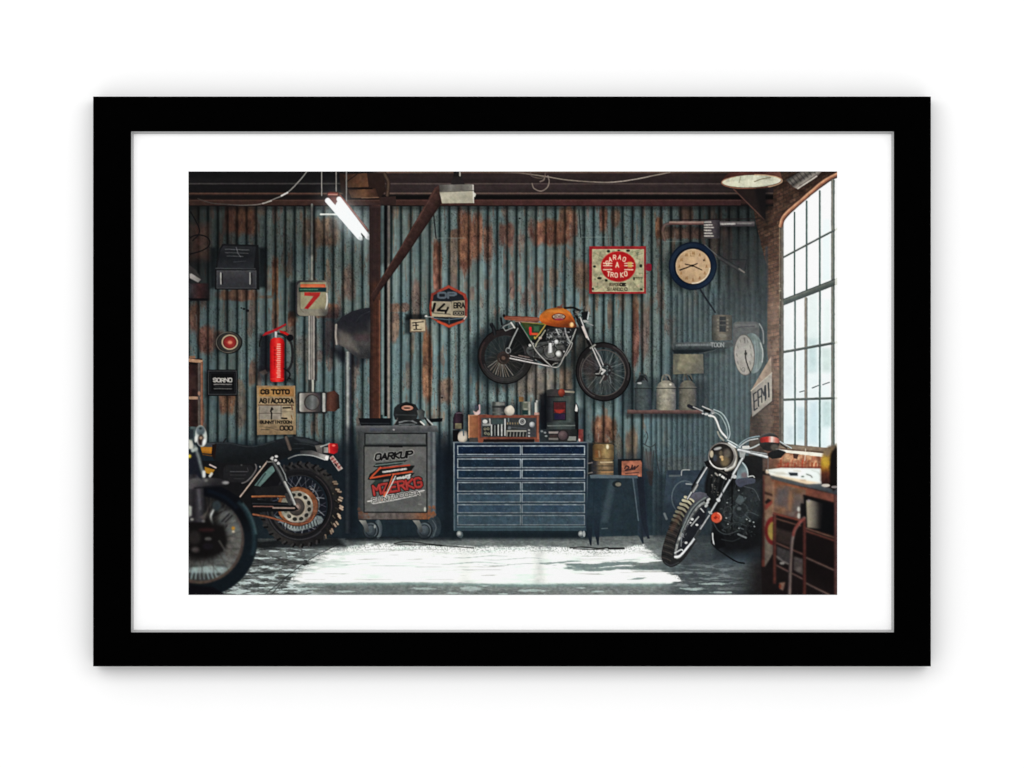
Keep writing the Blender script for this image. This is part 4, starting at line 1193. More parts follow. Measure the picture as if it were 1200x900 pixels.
rect(564, 489.6, 628.4, 512, hg(564, 628, (70, 74, 74), (48, 52, 54), (54, 57, 58), (62, 64, 68)), nz=.15)
ell(568.4, 494, 2.8, 2.4, (206, 206, 198), own=False)
rect(565.6, 496.4, 574.6, 499, (146, 148, 142), own=False)
line([(574, 491), (574.4, 498)], 1.2, (196, 196, 190), own=False)
rect(565.4, 499.6, 575, 511.4, (40, 42, 42), own=False)
for (x, y) in ((568.4, 502.6), (572, 502.4), (569, 507.6), (572.6, 508.4)):
    ell(x, y, 1.6, 1.6, (150, 146, 118), ring=.9, own=False)
for i, (x, a) in enumerate(((576, 498), (580, 499), (584, 498), (588, 495), (591.8, 491.4))):
    line([(x, a), (x, 510)], 1.5 if i < 3 else 1.8, (188, 190, 184) if i != 1 else (120, 124, 122), own=False)
    rect(x + 1, 498, x + 2.8, 511, (22, 24, 26), own=False)
rect(576, 491.6, 590, 497, (58, 72, 72), own=False)
for i in range(5):
    rect(594 + i * 3, 495, 595.6 + i * 3, 497.4, (126, 112, 86), own=False)
line([(596, 490.4), (596, 494)], 1, (130, 146, 146), own=False)
ell(597, 501.4, 2, 1.8, (110, 114, 116), own=False)
scrib(600, 501, 616, 502, (92, 96, 100), 1.2, .7, 101)
rect(593.4, 504, 617, 511.6, (150, 148, 138), own=False)
for i in range(6):
    poly([(595 + i * 3.8, 506), (598 + i * 3.8, 506), (597.2 + i * 3.8, 512), (594.6 + i * 3.8, 512)], (34, 36, 37), own=False)
for (x, y) in ((620, 504), (620, 507.6), (620, 511)):
    rect(x - 1, y - 1, x + 1, y + 1, (172, 172, 166), own=False)
sub('dial', T, 'round white ringed dial')
ell(612, 494, 3.9, 3.9, (196, 196, 190), ring=1.1)
ell(612, 494, 2, 2, (132, 134, 132))
ell(612, 494, .9, .9, (40, 40, 40), own=False)
sub('knob', T, 'white knob')
ell(623.6, 497.6, 3.4, 3.4, rg(622.8, 496.6, 4.6, (230, 230, 226), (186, 188, 188), (90, 92, 94)))
T = thing('cup', 'pink and white cup on top of the box')
poly([(554, 481), (558, 483), (561.4, 480), (560.8, 474.6), (562.8, 473.6), (563, 484), (561, 486), (556, 486)], hg(554, 563, (170, 142, 136), (216, 186, 176), (196, 164, 168)))
poly([(557, 474), (560.6, 476), (560, 480), (556.6, 479.4)], (58, 62, 72))
T = thing('tin_can', 'dark striped tin can on the radio')
rect(577, 471, 592, 486.6, hg(577, 592, (44, 48, 46), (86, 90, 86), (120, 120, 114), (62, 64, 64), (34, 36, 38)), nz=.15)
rect(577, 475.6, 592, 478, (34, 36, 36), a=.75, own=False)
rect(577, 482.4, 590, 484.4, (96, 98, 94), a=.7, own=False)
rect(581, 471.6, 591.4, 475, (150, 150, 142), a=.6, own=False)
T = thing('pot', 'round white pot on the radio')
poly([(591, 481), (592.4, 477.6), (596, 475.6), (599, 475), (602, 478), (603, 482), (601.6, 485.4), (598, 487), (594, 486.6), (591.4, 484)], rg(598.6, 479.6, 8.4, (232, 222, 204), (214, 204, 186), (126, 120, 110)), sm=4)
T = thing('tin_can', 'green and white labelled tin can with a small brown lid')
rect(608, 465, 613.4, 470.6, (120, 88, 54), nz=.2)
rect(609, 470.6, 621.4, 486.6, hg(609, 621.6, (36, 42, 44), (64, 72, 66), (150, 150, 134), (120, 122, 112), (178, 176, 162)), nz=.15)
rect(612, 480.6, 619, 486, (28, 50, 48), own=False)
rect(613.6, 472.4, 618.6, 478.4, (96, 100, 88), own=False)
T = thing('spray_can', 'slim pale spray can on the radio end')
rect(628, 469, 630.4, 472, (180, 180, 172))
rect(626.4, 471.6, 632, 485.6, hg(626, 632, (126, 130, 124), (214, 212, 200), (120, 122, 118), (46, 52, 56)))
rect(626.2, 483.4, 632, 486.4, (196, 150, 136))
T = thing('paraffin_heater', 'dark green paraffin heater with a red label on a stand')
shade([(632, 462), (642, 458), (642, 506), (632, 506)], .8, 3, (8, 10, 16))
poly([(641, 494), (674, 494), (675.4, 503), (640, 503.4)], hg(640, 676, (32, 36, 36), (66, 74, 72), (58, 66, 64), (40, 46, 46)), nz=.12)
line([(642, 499), (674, 498.6)], 1.4, (104, 112, 108), own=False)
rect(640, 461, 673, 495, hg(640, 673, (16, 18, 22), (38, 40, 44), (56, 62, 60), (70, 80, 76), (62, 72, 70), (74, 82, 78), (44, 50, 50)), nz=.1)
poly([(640, 457.6), (645, 456), (671, 456), (672.4, 461), (670, 464), (641, 464)], hg(640, 673, (46, 48, 48), (62, 56, 56), (52, 44, 46), (84, 92, 90)), nz=.15)
line([(642, 465), (660, 465)], 1.2, (30, 26, 28), own=False)
rect(649, 471, 662.6, 492, (30, 32, 40), own=False)
rect(649, 471.4, 662.6, 484, (84, 34, 36), nz=.25, own=False)
poly([(649.6, 480), (661.6, 480), (659, 483.4), (655.6, 484.6), (652, 483.4)], (158, 44, 36), blur=1, own=False)
rect(650, 485, 662, 491.4, hg(650, 662, (28, 28, 56), (56, 34, 60)), own=False)
box(648.4, 470.4, 663, 492.4, (24, 26, 28), .7, own=False)
line([(662, 458.8), (672.4, 459.4)], 2.2, (170, 160, 138))
sub('knob', T, 'orange knob')
ell(658, 460.2, 4, 4.6, rg(657, 458.6, 6, (178, 82, 60), (142, 54, 38), (80, 30, 24)))
T = thing('marker_pen', 'black pen with a white tip beside the heater')
poly([(673.4, 476), (675.2, 471.4), (677.6, 477), (678, 506), (677, 516), (674.4, 516)], (16, 17, 20))
poly([(673.6, 481), (675.2, 472.6), (677.2, 479), (676.6, 482.4), (674, 482)], (228, 226, 220))
T = thing('toolbox', 'low grey toolbox with a round brown knob under the heater')
rect(632.6, 503, 676, 518, hg(632, 676, (44, 52, 56), (30, 34, 36), (46, 46, 46), (26, 28, 28)), nz=.2)
for (x, y) in ((635, 505.4), (638.6, 507), (640, 511)):
    ell(x, y, 1.6, 1.1, (132, 140, 138), own=False)
rect(643, 505.6, 654.4, 508, (140, 130, 124), own=False)
rect(643, 513, 654, 515.6, (112, 106, 102), own=False)
rect(644, 509, 653, 513, (56, 44, 44), own=False)
rect(665, 511.4, 675, 516.4, (134, 136, 130), own=False)
ell(660, 510.4, 6.8, 6.8, (40, 36, 36))
ell(659.6, 510.2, 5.4, 5.4, rg(658, 509, 7, (112, 92, 92), (88, 72, 74), (62, 52, 54)))
T = thing('tube', 'small red tube standing at the chest end')
rect(678, 503, 683.6, 517.6, hg(678, 684, (120, 44, 46), (128, 58, 54), (96, 54, 52)), nz=.2)
ell(679, 515.6, 1.1, 1.8, (222, 190, 176), own=False)

# ---- stool with canisters
T = thing('canister', 'brass coloured canister stacked on the stool')
shade([(688, 520), (696, 520), (696, 558), (688, 558)], .6, 3, (10, 12, 14))
rect(690, 519, 696, 556, (26, 28, 30), blur=1.5, a=.8)
rect(694.4, 520.4, 719.4, 540, hg(694, 719.6, (60, 48, 34), (112, 84, 50), (128, 100, 62), (156, 132, 86), (134, 110, 70), (84, 70, 48)), r=3, nz=.2)
line([(695, 519.4), (719, 519.4)], 1.4, (62, 52, 40), own=False)
ell(712, 523.6, 1.6, 2.6, (240, 228, 190), blur=1, own=False)
rect(697, 528, 704, 536, (128, 78, 42), blur=1.5, a=.7, own=False)
line([(702, 529), (702.6, 535)], 2, (156, 142, 110), blur=.8, a=.7, own=False)
line([(695, 537.6), (719, 537.4)], .8, (90, 72, 48), own=False)
T = thing('canister', 'lower dented tan canister on the stool')
rect(693, 540, 719, 557.6, hg(693, 719, (34, 38, 44), (54, 52, 52), (132, 108, 76), (146, 120, 88), (120, 98, 72), (92, 80, 64)), nz=.2)
line([(704, 542), (717, 541.6)], 1.6, (190, 168, 130), own=False)
for yy in (546, 551):
    line([(696, yy), (719, yy)], 1, (62, 54, 44), own=False)
line([(705, 553.4), (718, 553)], 1.6, (176, 128, 84), a=.8, own=False)
for yy in (543, 554.6):
    line([(689.6, yy), (694, yy - 1)], 1.4, (112, 106, 100), own=False)
T = thing('display_sign', 'orange display sign with black script behind the stool')
poly([(724, 538), (752.4, 537.6), (752, 557), (724.4, 557)], (22, 24, 28))
poly([(728.6, 540.4), (751, 539.6), (752.2, 542), (752, 560), (750.6, 566), (748, 566), (746.4, 557), (728.4, 557)], lg((728, 540), (752, 558), (148, 88, 66), (170, 104, 78), (152, 90, 68)), nz=.25)
line([(749, 557), (749.6, 564)], 2.4, (226, 150, 116), a=.7, own=False)
line([(732, 549), (734, 546), (737, 548), (733, 551.4), (739, 549.6), (741, 545.4), (740.6, 550), (744, 546.4), (743, 550), (748, 545.6)], 1.5, (50, 32, 34), sm=4, own=False)
line([(732.4, 551.4), (744, 550.2)], 1, (60, 40, 40), own=False)
line([(733, 555), (748.4, 553.6)], .9, (64, 42, 40), own=False)
T = thing('stool', 'dark blue metal stool with splayed legs')
shade([(688, 560), (760, 560), (768, 628), (688, 628)], .5, 4, (22, 34, 42))
poly([(697, 559), (746, 559), (751, 622), (693, 622)], lg((700, 560), (744, 624), (34, 46, 54), (44, 58, 66), (38, 51, 58), (32, 44, 50)), nz=.14, blur=3, a=.55)
poly([(714, 562), (722, 562), (712, 612), (704, 612)], (72, 88, 95), blur=3, a=.55, own=False)
line([(730, 572), (738, 600)], 1.2, (30, 40, 48), a=.5, own=False)
ell(723, 567.4, 5.6, 4, (28, 36, 40), own=False)
ell(724.4, 567.6, 3.4, 2.4, (126, 122, 104), blur=.8, own=False)
line([(705, 619.4), (712, 619)], 1.2, (96, 110, 112), a=.7, own=False)
poly([(689, 560), (705, 560), (703, 616), (700, 626), (691, 626)], (28, 42, 53), blur=1.5, a=.8)
poly([(741, 559), (755, 559), (760, 628), (752, 630)], (33, 41, 53), blur=1, a=.85)
for pts, wd in ((((692, 559), (689, 620), (692.4, 639)), 4.5), (((700, 560), (697.6, 620), (700.8, 638.4)), 5)):
    sub('leg', T)
    poly([(pts[0][0] - 3, pts[0][1]), (pts[0][0] + 4, pts[0][1]), (pts[1][0] + 5, pts[1][1]), (pts[2][0] + .9, pts[2][1]), (pts[2][0] - .9, pts[2][1]), (pts[1][0] - 2, pts[1][1])], lg((690, 560), (694, 636), (30, 44, 54), (34, 48, 58), (20, 26, 36)))
sub('leg', T)
poly([(744, 558), (754, 559), (757.6, 612), (761.4, 631), (759, 631.4), (752.6, 616)], (28, 34, 44))
sub('leg', T)
poly([(740.6, 559), (746, 559), (751.6, 612), (754.4, 636.6), (753, 637), (747, 626), (748, 612)], hg(740, 755, (54, 70, 80), (40, 52, 62), (24, 30, 38)))
line([(741.6, 560), (748, 610)], 1.4, (92, 108, 116), a=.8, own=False)
use(T)
poly([(691, 556.8), (700, 556), (747, 557.6), (747.6, 560.4), (692, 560.4)], (84, 98, 106))
T = thing('cable', 'dark cable lying on the sunlit floor by the stool')
line([(668, 642), (684, 641), (700, 642.6), (712, 641.6), (714, 643), (731, 642.4)], 1.4, (34, 32, 32), sm=5)
line([(672, 642.8), (690, 644), (708, 643.4)], 1, (40, 38, 38), sm=5)
line([(714, 642.8), (731, 642.6)], 2.2, (26, 24, 24))
T = thing('cable', 'dark cable lying on the floor by the grey cabinet')
line([(462, 637), (474, 634.6), (490, 635.6), (503, 637.8), (520, 639.4), (555, 642.2)], 1.2, (36, 36, 36), sm=5, a=.85)
line([(462, 637.6), (480, 638.4), (504, 638.6)], 1, (44, 44, 44), sm=5, a=.7)
line([(503, 638), (518, 639.4)], 1.7, (22, 22, 24))

# ---- crate behind the chopper
T = thing('crate', 'dark blue grey crate with a wire handle and a coiled hose')
shade([(770, 556), (832, 552), (838, 628), (768, 628)], .72, 5, (30, 40, 48))
poly([(781, 552), (830, 551), (832, 626), (775, 627)], lg((780, 552), (830, 626), (54, 68, 80), (44, 56, 66), (38, 48, 54)), nz=.12)
rect(782, 551, 826, 557, (44, 56, 68), nz=.1)
rect(784, 556.4, 797, 558.6, (96, 104, 106), a=.8, blur=.7)
line([(798.4, 557), (798.8, 552), (801, 550.6), (808, 550.6)], 1.1, (168, 172, 168), sm=3)
sub('hose', T, 'coiled grey hose')
ell(802.6, 583, 16, 20, (92, 106, 112), ring=1.3, arc=(90, 330), a=.85)
line([(804, 567), (810, 567.4)], 1.6, (150, 158, 158))
line([(778.6, 602), (781, 608)], 2.6, (160, 166, 164), blur=.8)
shade([(768, 592), (800, 592), (800, 628), (766, 628)], .4, 6, (24, 32, 38))

# ---- workbench
T = BENCH = thing('workbench', 'rusty steel workbench with a bright sunlit top and open racks')
poly([(892.6, 552), (981, 552), (981, 697), (893, 697), (891, 640)], (20, 14, 14))
poly([(880, 660), (896, 652), (981, 690), (981, 697), (880, 697)], (28, 22, 22), blur=12, a=.7, own=False)
sub('side_panel', T, 'tan side panel with a red and yellow roundel')
poly([(893.6, 556), (906, 558), (906, 648), (896.6, 664), (892.6, 660)], lg((894, 560), (900, 660), (116, 84, 66), (132, 96, 72), (142, 128, 108), (110, 98, 88)), nz=.2)
poly([(896, 576), (906, 579), (906, 582), (896, 579)], (52, 32, 26))
poly([(896, 588), (900, 584), (905, 587), (899, 592)], (26, 18, 18))
poly([(896, 592), (905.4, 585.6), (906, 588.6), (897, 598)], (126, 50, 40))
ell(906, 622, 10, 16.5, (122, 30, 30), arc=(90, 270), blur=.7)
ell(906, 622.4, 6.4, 11, (170, 144, 66), nz=.2, arc=(90, 270), blur=.7)
rect(892.4, 558, 896, 664, hg(892, 896, (74, 34, 28), (124, 60, 46)), nz=.15)
sub('top', T, 'sunlit pale bench top')
shade([(896, 548), (964, 548), (964, 552), (896, 552)], .3, 2)
poly([(897, 550.6), (915, 548.2), (962, 549), (963.2, 554), (963, 567), (946, 567.4), (925, 562), (903, 557)], lg((905, 550), (950, 566), (244, 246, 236), (250, 254, 250), (240, 248, 244)), nz=.03)
poly([(903, 556), (928, 560), (962, 566), (945, 567.6), (925, 562.4)], (244, 208, 160), blur=1, a=.75)
line([(898, 552), (922, 555.6), (930, 556)], 1.4, (160, 170, 160), a=.5, own=False)
ell(899, 553.2, 2, 2, (230, 206, 176))
use(T)
poly([(902, 557), (925, 562.6), (945, 568), (964, 567.4), (981, 571), (981, 580), (955, 573), (920, 565.6), (904, 561)], vg(557, 580, (58, 56, 56), (72, 80, 86), (52, 54, 58)), nz=.15)
poly([(904, 561), (925, 567), (981, 580), (981, 590), (930, 577), (906, 572)], lg((906, 562), (981, 588), (110, 62, 42), (140, 78, 50), (108, 58, 46), (118, 68, 54)), nz=.2)
sub('drawer_front', T, 'mottled brown front panel')
poly([(907, 566), (944, 574), (943, 606), (940, 609), (907, 601)], lg((907, 570), (944, 604), (122, 72, 48), (98, 80, 72), (128, 88, 62), (92, 78, 74), (112, 74, 58)), nz=.3)
poly([(911, 572), (924, 575), (923, 596), (911, 592)], (76, 74, 80), blur=3, a=.6)
poly([(930, 577), (939, 580), (939, 600), (929, 596)], (86, 80, 78), blur=3, a=.7)
poly([(925, 575), (928, 576), (927, 600), (924, 598)], (140, 100, 72), a=.6, blur=1)
rect(905, 564, 907.4, 600, (150, 110, 82), a=.8, nz=.2)
ell(935.8, 596.6, 1.6, 3, (206, 204, 192), own=False)
ell(936, 604.4, 1.8, 3.6, (206, 204, 192), own=False)
sub('oven', T, 'dark box with a pale curved front on the rack')
poly([(941.6, 580), (981, 590), (981, 628), (943, 618)], (10, 10, 12))
poly([(944.6, 586), (950, 586), (964, 590), (962, 620), (946, 618)], hg(944, 966, (176, 164, 136), (146, 136, 116), (96, 90, 80), (26, 24, 24), (12, 12, 14)), nz=.08)
ell(947.6, 587, 1.7, 1.9, (150, 140, 140), own=False)
rect(938, 590, 943, 618, (16, 14, 16))
line([(941.6, 580.6), (981, 590.6)], 2, (18, 12, 12), own=False)
for p, q, wd, c in (((907, 601.6), (940, 610.4), 2.6, (132, 62, 48)), ((907, 607), (938, 616), 1.6, (140, 96, 78)), ((943, 618.4), (981, 631), 2, (146, 104, 84)), ((943, 621.6), (981, 634.6), 2.6, (118, 64, 54)), ((908, 635.4), (942, 650), 2.2, (142, 96, 84)),
                    ((944, 653), (981, 669.6), 2.2, (150, 118, 106)), ((908, 661.4), (942, 679), 2.2, (142, 108, 98)), ((944, 683), (972, 697), 2.2, (150, 124, 112))):
    sub('rail', T, 'rusty angle iron rail')
    line([p, q], wd, [(60, 32, 28), c, tuple(v * .55 for v in c)], nz=.15)
use(T)
poly([(908, 618), (928, 624), (926, 640), (910, 634)], (58, 46, 42), blur=2, a=.8)
poly([(910, 640), (926, 646), (928, 662), (911, 656)], (66, 62, 62), blur=1, nz=.25)
line([(910, 652), (918, 658), (926, 662)], 1.8, (136, 126, 120), own=False)
ell(916.4, 660, 3, 1.6, (192, 184, 176), own=False)
poly([(930, 652), (941, 655), (941, 674), (930, 668)], (84, 76, 72), blur=1, nz=.3)
ell(936, 667, 2.4, 3, (130, 120, 112), blur=1, own=False)
poly([(913, 683), (920, 682), (919, 688), (917.4, 692), (913.6, 690)], (150, 110, 92), blur=.8, nz=.2)
ell(914, 687, 1.4, 2.6, (150, 60, 42), own=False)
for x, a, b, c in ((907.6, 602, 684, (104, 52, 44)), (942.6, 606, 697, (98, 48, 42)), (979.2, 580, 697, (98, 62, 58))):
    sub('post', T, 'rusty angle iron post')
    rect(x - 2, a, x + 2, b, hg(x - 2, x + 2.2, tuple(v * .5 for v in c), c, tuple(v * .7 for v in c)), nz=.2)
sub('hose', T, 'bent grey red hose')
line([(942, 607), (936.6, 613), (931, 622), (928, 636), (926.4, 660), (925, 697)], 4.2, [(70, 56, 54), (158, 138, 126), (110, 92, 88), (52, 42, 46)], sm=6, nz=.1)
line([(942, 608), (936, 613), (931, 621), (929.6, 627)], 3.4, (138, 50, 42), sm=5, a=.7)
use(T)
shade([(893, 620), (981, 635), (981, 700), (893, 700)], .25, 26, (10, 8, 9))
line([(930, 551.4), (938, 552.2)], 1.4, (206, 196, 176), a=.8, own=False)
line([(951, 551), (958, 553), (960, 556)], 1.1, (196, 200, 190), a=.8, own=False)
poly([(906, 553.6), (918, 553), (922, 556), (910, 556.6)], (214, 206, 188), a=.7, blur=1, own=False)
rect(938, 562, 944, 563.6, (188, 150, 110), a=.7, blur=.8, own=False)
T = BENCH_TOOL = thing('spanner', 'small dark tools lying on the bench top')
poly([(924, 553.6), (934.6, 554), (934.8, 557.6), (926, 557.4)], (30, 36, 44))
line([(945, 555.6), (950, 557.4), (951.6, 559.4)], 1.2, (90, 96, 92))
ell(940.4, 558.4, 2, .9, (92, 108, 100))
T = thing('bottle', 'yellow and red bottle at the picture edge on the bench')
poly([(962, 548), (963, 536), (966, 528), (971, 523), (977, 522), (981, 524), (981, 568), (963.4, 568)], vg(522, 568, (112, 92, 72), (120, 94, 62), (150, 112, 50), (186, 140, 36), (160, 104, 28), (96, 44, 26), (58, 28, 22), (40, 22, 18)), sm=3, blur=2, nz=.3)
ell(966.6, 541, 4, 6, (206, 164, 44), blur=3, a=.8, own=False)
ell(969, 530, 4, 4, (140, 116, 90), blur=2.4, a=.7, own=False)
poly([(974, 531), (977, 527), (981, 526), (981, 572), (972.6, 570), (972.6, 540)], (16, 13, 12), blur=2, sm=2)
T = thing('lid', 'pale metal lid on the bench edge')
ell(967.6, 568.8, 5, 1.9, (206, 196, 182), blur=.7)
ell(978, 570.6, 4, 1.5, (140, 132, 128), blur=.7)
# ------------------------------------------------------------------ motorcycles
def spokes(cx, cy, rx, ry, n, c, r0=.2, wd=.6, a=.7, rot=0, off=0, own=False):
    cr, sr = math.cos(math.radians(rot)), math.sin(math.radians(rot))
    for i in range(n):
        t = 2 * math.pi * (i + off) / n
        t2 = t + (.5 if i % 2 else -.5)
        p = (math.cos(t2) * rx * r0, math.sin(t2) * ry * r0)
        q = (math.cos(t) * rx, math.sin(t) * ry)
        f = lambda v: (cx + v[0] * cr - v[1] * sr, cy + v[0] * sr + v[1] * cr)
        line([f(p), f(q)], wd, c, a=a, nz=.2, own=own)


# ---- cafe racer hung on the wall
ell(585, 420, 34, 36, (20, 28, 32), blur=9, a=.75, nz=0, own=False)
ell(702, 436, 36, 38, (20, 28, 32), blur=9, a=.6, nz=0, own=False)
shade([(576, 372), (590, 366), (600, 378), (574, 400), (560, 410), (552, 470), (552, 400)], .4, 5, (20, 28, 32))
shade([(600, 380), (690, 385), (690, 420), (660, 434), (600, 420)], .55, 6, (16, 20, 22))
T = BIKE = thing('motorcycle', 'orange tanked cafe racer motorcycle hung on the corrugated wall')
w1 = sub('wheel', BIKE, 'rear wheel')
shade([(570, 395), (612, 395), (612, 440), (570, 442)], .2, 4)
ell(593, 417.5, 25, 25, (44, 50, 50), a=.5)
ell(606, 414, 15, 22, (20, 22, 23), blur=4, a=.95)
ell(590, 428, 20, 14, (34, 34, 33), blur=4, a=.8)
spokes(591, 420, 25, 25, 34, (110, 106, 98), .2, .5, .28)
for i, an in enumerate((62, 75, 84, 92, 101, 110, 118, 128, 140, 152)):
    a_ = math.radians(an)
    line([(590 + 5 * math.cos(a_ + .4), 420 + 5 * math.sin(a_ + .4)), (591 + 24 * math.cos(a_), 421 + 23 * math.sin(a_))], .7, (156, 138, 120) if i % 3 else (188, 180, 168), a=.75, own=False)
ell(590, 419.5, 7.5, 7.5, (52, 42, 38), ring=2.2)
ell(590, 419.5, 4.8, 4.8, (44, 36, 33))
ell(590, 419.5, 2.2, 2.2, (96, 74, 62))
ell(591, 418, 25.6, 26, (58, 58, 58), ring=1.6)
sub('tyre', BIKE, 'thick black rear tyre')
ell(592.2, 417.6, 32.4, 32.6, lg((565, 395), (612, 446), (40, 32, 32), (30, 28, 29), (46, 45, 45), (40, 40, 40)), ring=8.2, rot=20, nz=.12)
ell(592.2, 417.6, 32.4, 32.6, (14, 13, 14), ring=1.2, rot=20, own=False)
ell(592.2, 417.6, 26.6, 26.8, (66, 62, 60), ring=1, arc=(40, 160), own=False, a=.7)
ell(592.2, 417.6, 29, 29, (68, 64, 62), ring=1.6, arc=(60, 150), own=False, a=.4)
ell(592.2, 417.6, 30, 30, (70, 48, 46), ring=1.5, arc=(150, 215), own=False, a=.5)
shade([(618, 412), (626, 414), (626, 436), (612, 440)], .5, 3, (30, 28, 26))
w2 = sub('wheel', BIKE, 'front wheel')
ell(707, 436, 25, 25, (60, 72, 72), a=.18)
spokes(707.5, 436, 25.5, 26, 40, (132, 142, 140), .25, .45, .42)
spokes(707.5, 436, 25.5, 26, 9, (176, 182, 178), .2, .6, .5, off=.4)
ell(692, 430, 10, 14, (56, 38, 38), blur=4, a=.45, own=False)
ell(706, 446, 22, 16, (60, 56, 52), blur=5, a=.3, own=False)
ell(707, 437, 26.4, 27.4, (84, 78, 74), ring=1.1)
ell(709, 434, 8, 8.4, (34, 34, 36), ring=4)
ell(701.4, 437.4, 4.6, 4, (30, 28, 30))
ell(710, 434, 7, 8, (64, 62, 62), ring=.8, own=False)
for k in range(6):
    an = k * 1.05
    ell(709 + 5.4 * math.cos(an), 434 + 5.6 * math.sin(an), 1.1, 1.1, (96, 104, 104), own=False)
ell(708.6, 442.4, 3.4, 3.6, (52, 46, 46))
line([(708, 440), (703, 449)], 1, (170, 168, 162), own=False)
line([(714, 440), (716, 449)], .9, (120, 128, 126), own=False)
sub('tyre', BIKE, 'thin black front tyre')
ell(707, 435.6, 32.4, 34.8, lg((680, 410), (735, 465), (24, 23, 24), (40, 36, 37), (36, 33, 34), (30, 27, 28)), ring=6.2, rot=-12, nz=.1)
ell(707, 435.6, 32.4, 34.8, (10, 10, 11), ring=1.3, rot=-12, own=False)
ell(707, 436.6, 28.2, 30.2, (92, 86, 82), ring=.9, arc=(110, 215), own=False, a=.8)
ell(707.6, 435.6, 30, 32, (72, 66, 66), ring=1.6, arc=(-70, 20), own=False, a=.6)
ell(707, 435.6, 32.4, 34.8, (140, 150, 146), ring=.8, arc=(-50, -8), rot=-12, own=False, a=.6)
use(BIKE)
# frame behind the engine
poly([(606, 376), (648, 380), (678, 384), (672, 398), (664, 412), (657, 425), (642, 426), (622, 412), (612, 396)], (20, 21, 22))
poly([(668, 383), (690, 384), (690, 392), (674, 392)], (24, 26, 28), blur=2, a=.85)
poly([(598, 384), (618, 378), (624, 402), (612, 406), (600, 396)], (20, 22, 22), a=.75, blur=2)
sub('engine', BIKE, 'silver finned engine')
poly([(641, 384), (678, 384), (674, 400), (668, 412), (640, 406)], hg(641, 678, (34, 36, 36), (52, 54, 54), (32, 34, 35), (24, 25, 26)), nz=.35)
for i in range(6):
    line([(644, 387 + i * 2.6), (666, 386.6 + i * 2.6)], 1, (110, 110, 106) if i % 2 else (22, 22, 23), a=.7, own=False)
poly([(617, 409), (628, 402), (650, 400), (660, 404), (662, 414), (656, 424), (644, 426), (622, 418)], lg((630, 402), (650, 426), (70, 72, 71), (56, 58, 57), (78, 78, 75), (40, 40, 39)), sm=4, nz=.3)
ell(650, 418, 10, 6, (112, 112, 108), blur=4, a=.55, own=False)
for (cx_, cy_, r_) in ((632, 410, 6), (645, 412, 8.4), (655, 415, 5.4)):
    ell(cx_, cy_, r_, r_, (26, 27, 27), ring=1, a=.75, own=False)
    ell(cx_, cy_, r_ - 1, r_ - 1, (120, 120, 116), ring=.7, arc=(180, 290), a=.7, own=False)
line([(620, 411), (640, 404), (660, 404)], 1, (24, 24, 24), a=.8, own=False)
dots(641, 385, 672, 404, 110, [(150, 152, 150), (24, 24, 25), (96, 98, 98), (200, 200, 198)], (.3, .9), 121, .75, ln=2.2)
dots(622, 403, 660, 424, 90, [(116, 116, 112), (24, 24, 24), (34, 34, 34), (150, 148, 142)], (.3, .7), 122, .6, ln=1.6)
poly([(643, 402), (646.4, 402), (647.4, 413), (642, 414)], hg(642, 648, (150, 150, 148), (238, 238, 234), (150, 150, 148)), nz=.03)
line([(642, 415), (648, 414.6)], 1.6, (120, 118, 112), own=False)
ell(654.6, 414.4, 3.2, 3.6, rg(654, 414, 4.2, (250, 250, 246), (214, 214, 208), (120, 120, 116)))
ell(652, 400.6, 2.4, 2.8, rg(652, 400, 3.4, (232, 232, 228), (150, 150, 148)))
for (x, y, r) in ((621, 404.6, 1.6), (624.4, 402.8, 1.2), (628, 421, 1), (631, 421.6, 1), (661, 412, 1)):
    ell(x, y, r, r, (196, 194, 188), own=False)
ell(633, 396, 2, 1.6, (176, 150, 140), own=False)
line([(652, 386), (655, 392)], 1.8, (176, 176, 172), own=False)
line([(662, 384), (664, 394), (668, 402)], 1.5, (150, 152, 150), sm=4, own=False)
line([(626, 410), (627, 420), (640, 425)], 1, (28, 28, 28), own=False)
poly([(622, 418), (656, 424), (652, 429), (640, 428)], (24, 22, 22), own=False)
sub('exhaust', BIKE, 'long thin chrome pipe')
line([(598, 420), (645, 429.6)], (2.2, 2.2), [(40, 36, 34), (250, 246, 240), (150, 146, 142), (40, 38, 38)])
line([(598.6, 417), (624, 422.6)], 1.5, [(40, 40, 40), (200, 190, 184), (60, 58, 58)])
line([(620, 419), (608, 416.4)], 1.2, (120, 104, 98), own=False)
sub('frame', BIKE, 'silver tube frame')
tube = [(60, 60, 58), (206, 204, 196), (120, 118, 112), (40, 40, 40)]
line([(608.4, 378), (621, 398), (628, 411), (637, 421), (647, 430.4)], 2, tube, sm=4)
line([(646, 430), (652, 430.6), (656, 428), (662, 416), (668, 403.6), (675, 386)], 1.7, tube, sm=4)
line([(663, 417), (669, 408), (670.6, 402), (668.4, 400)], 1.5, tube, sm=4)
line([(647.6, 428), (650, 426), (653.6, 425.4)], 1.2, tube, sm=3)
line([(639, 387), (629, 402), (627.6, 406)], 1.2, (180, 176, 150))
line([(664, 392), (668.6, 401)], 1, (170, 168, 160), own=False)
sub('shock', BIKE, 'silver rear shock')
line([(606.6, 385), (601, 396), (596, 408)], 2.2, [(50, 52, 52), (196, 198, 192), (96, 98, 96), (36, 36, 36)])
ell(595.6, 410.8, 3.2, 3.6, (140, 142, 138), ring=1)
ell(595.6, 410.8, 1.8, 2, (40, 42, 42))
sub('swingarm', BIKE)
line([(597, 414), (616, 416)], 1.2, (24, 24, 24))
sub('side_panel', BIKE, 'dark green triangular side panel with a red letter and gold edge')
poly([(610, 377), (640, 380), (637, 388), (627, 398), (622, 398), (616, 389)], lg((612, 378), (634, 396), (64, 68, 32), (40, 56, 34), (28, 50, 36)), nz=.25)
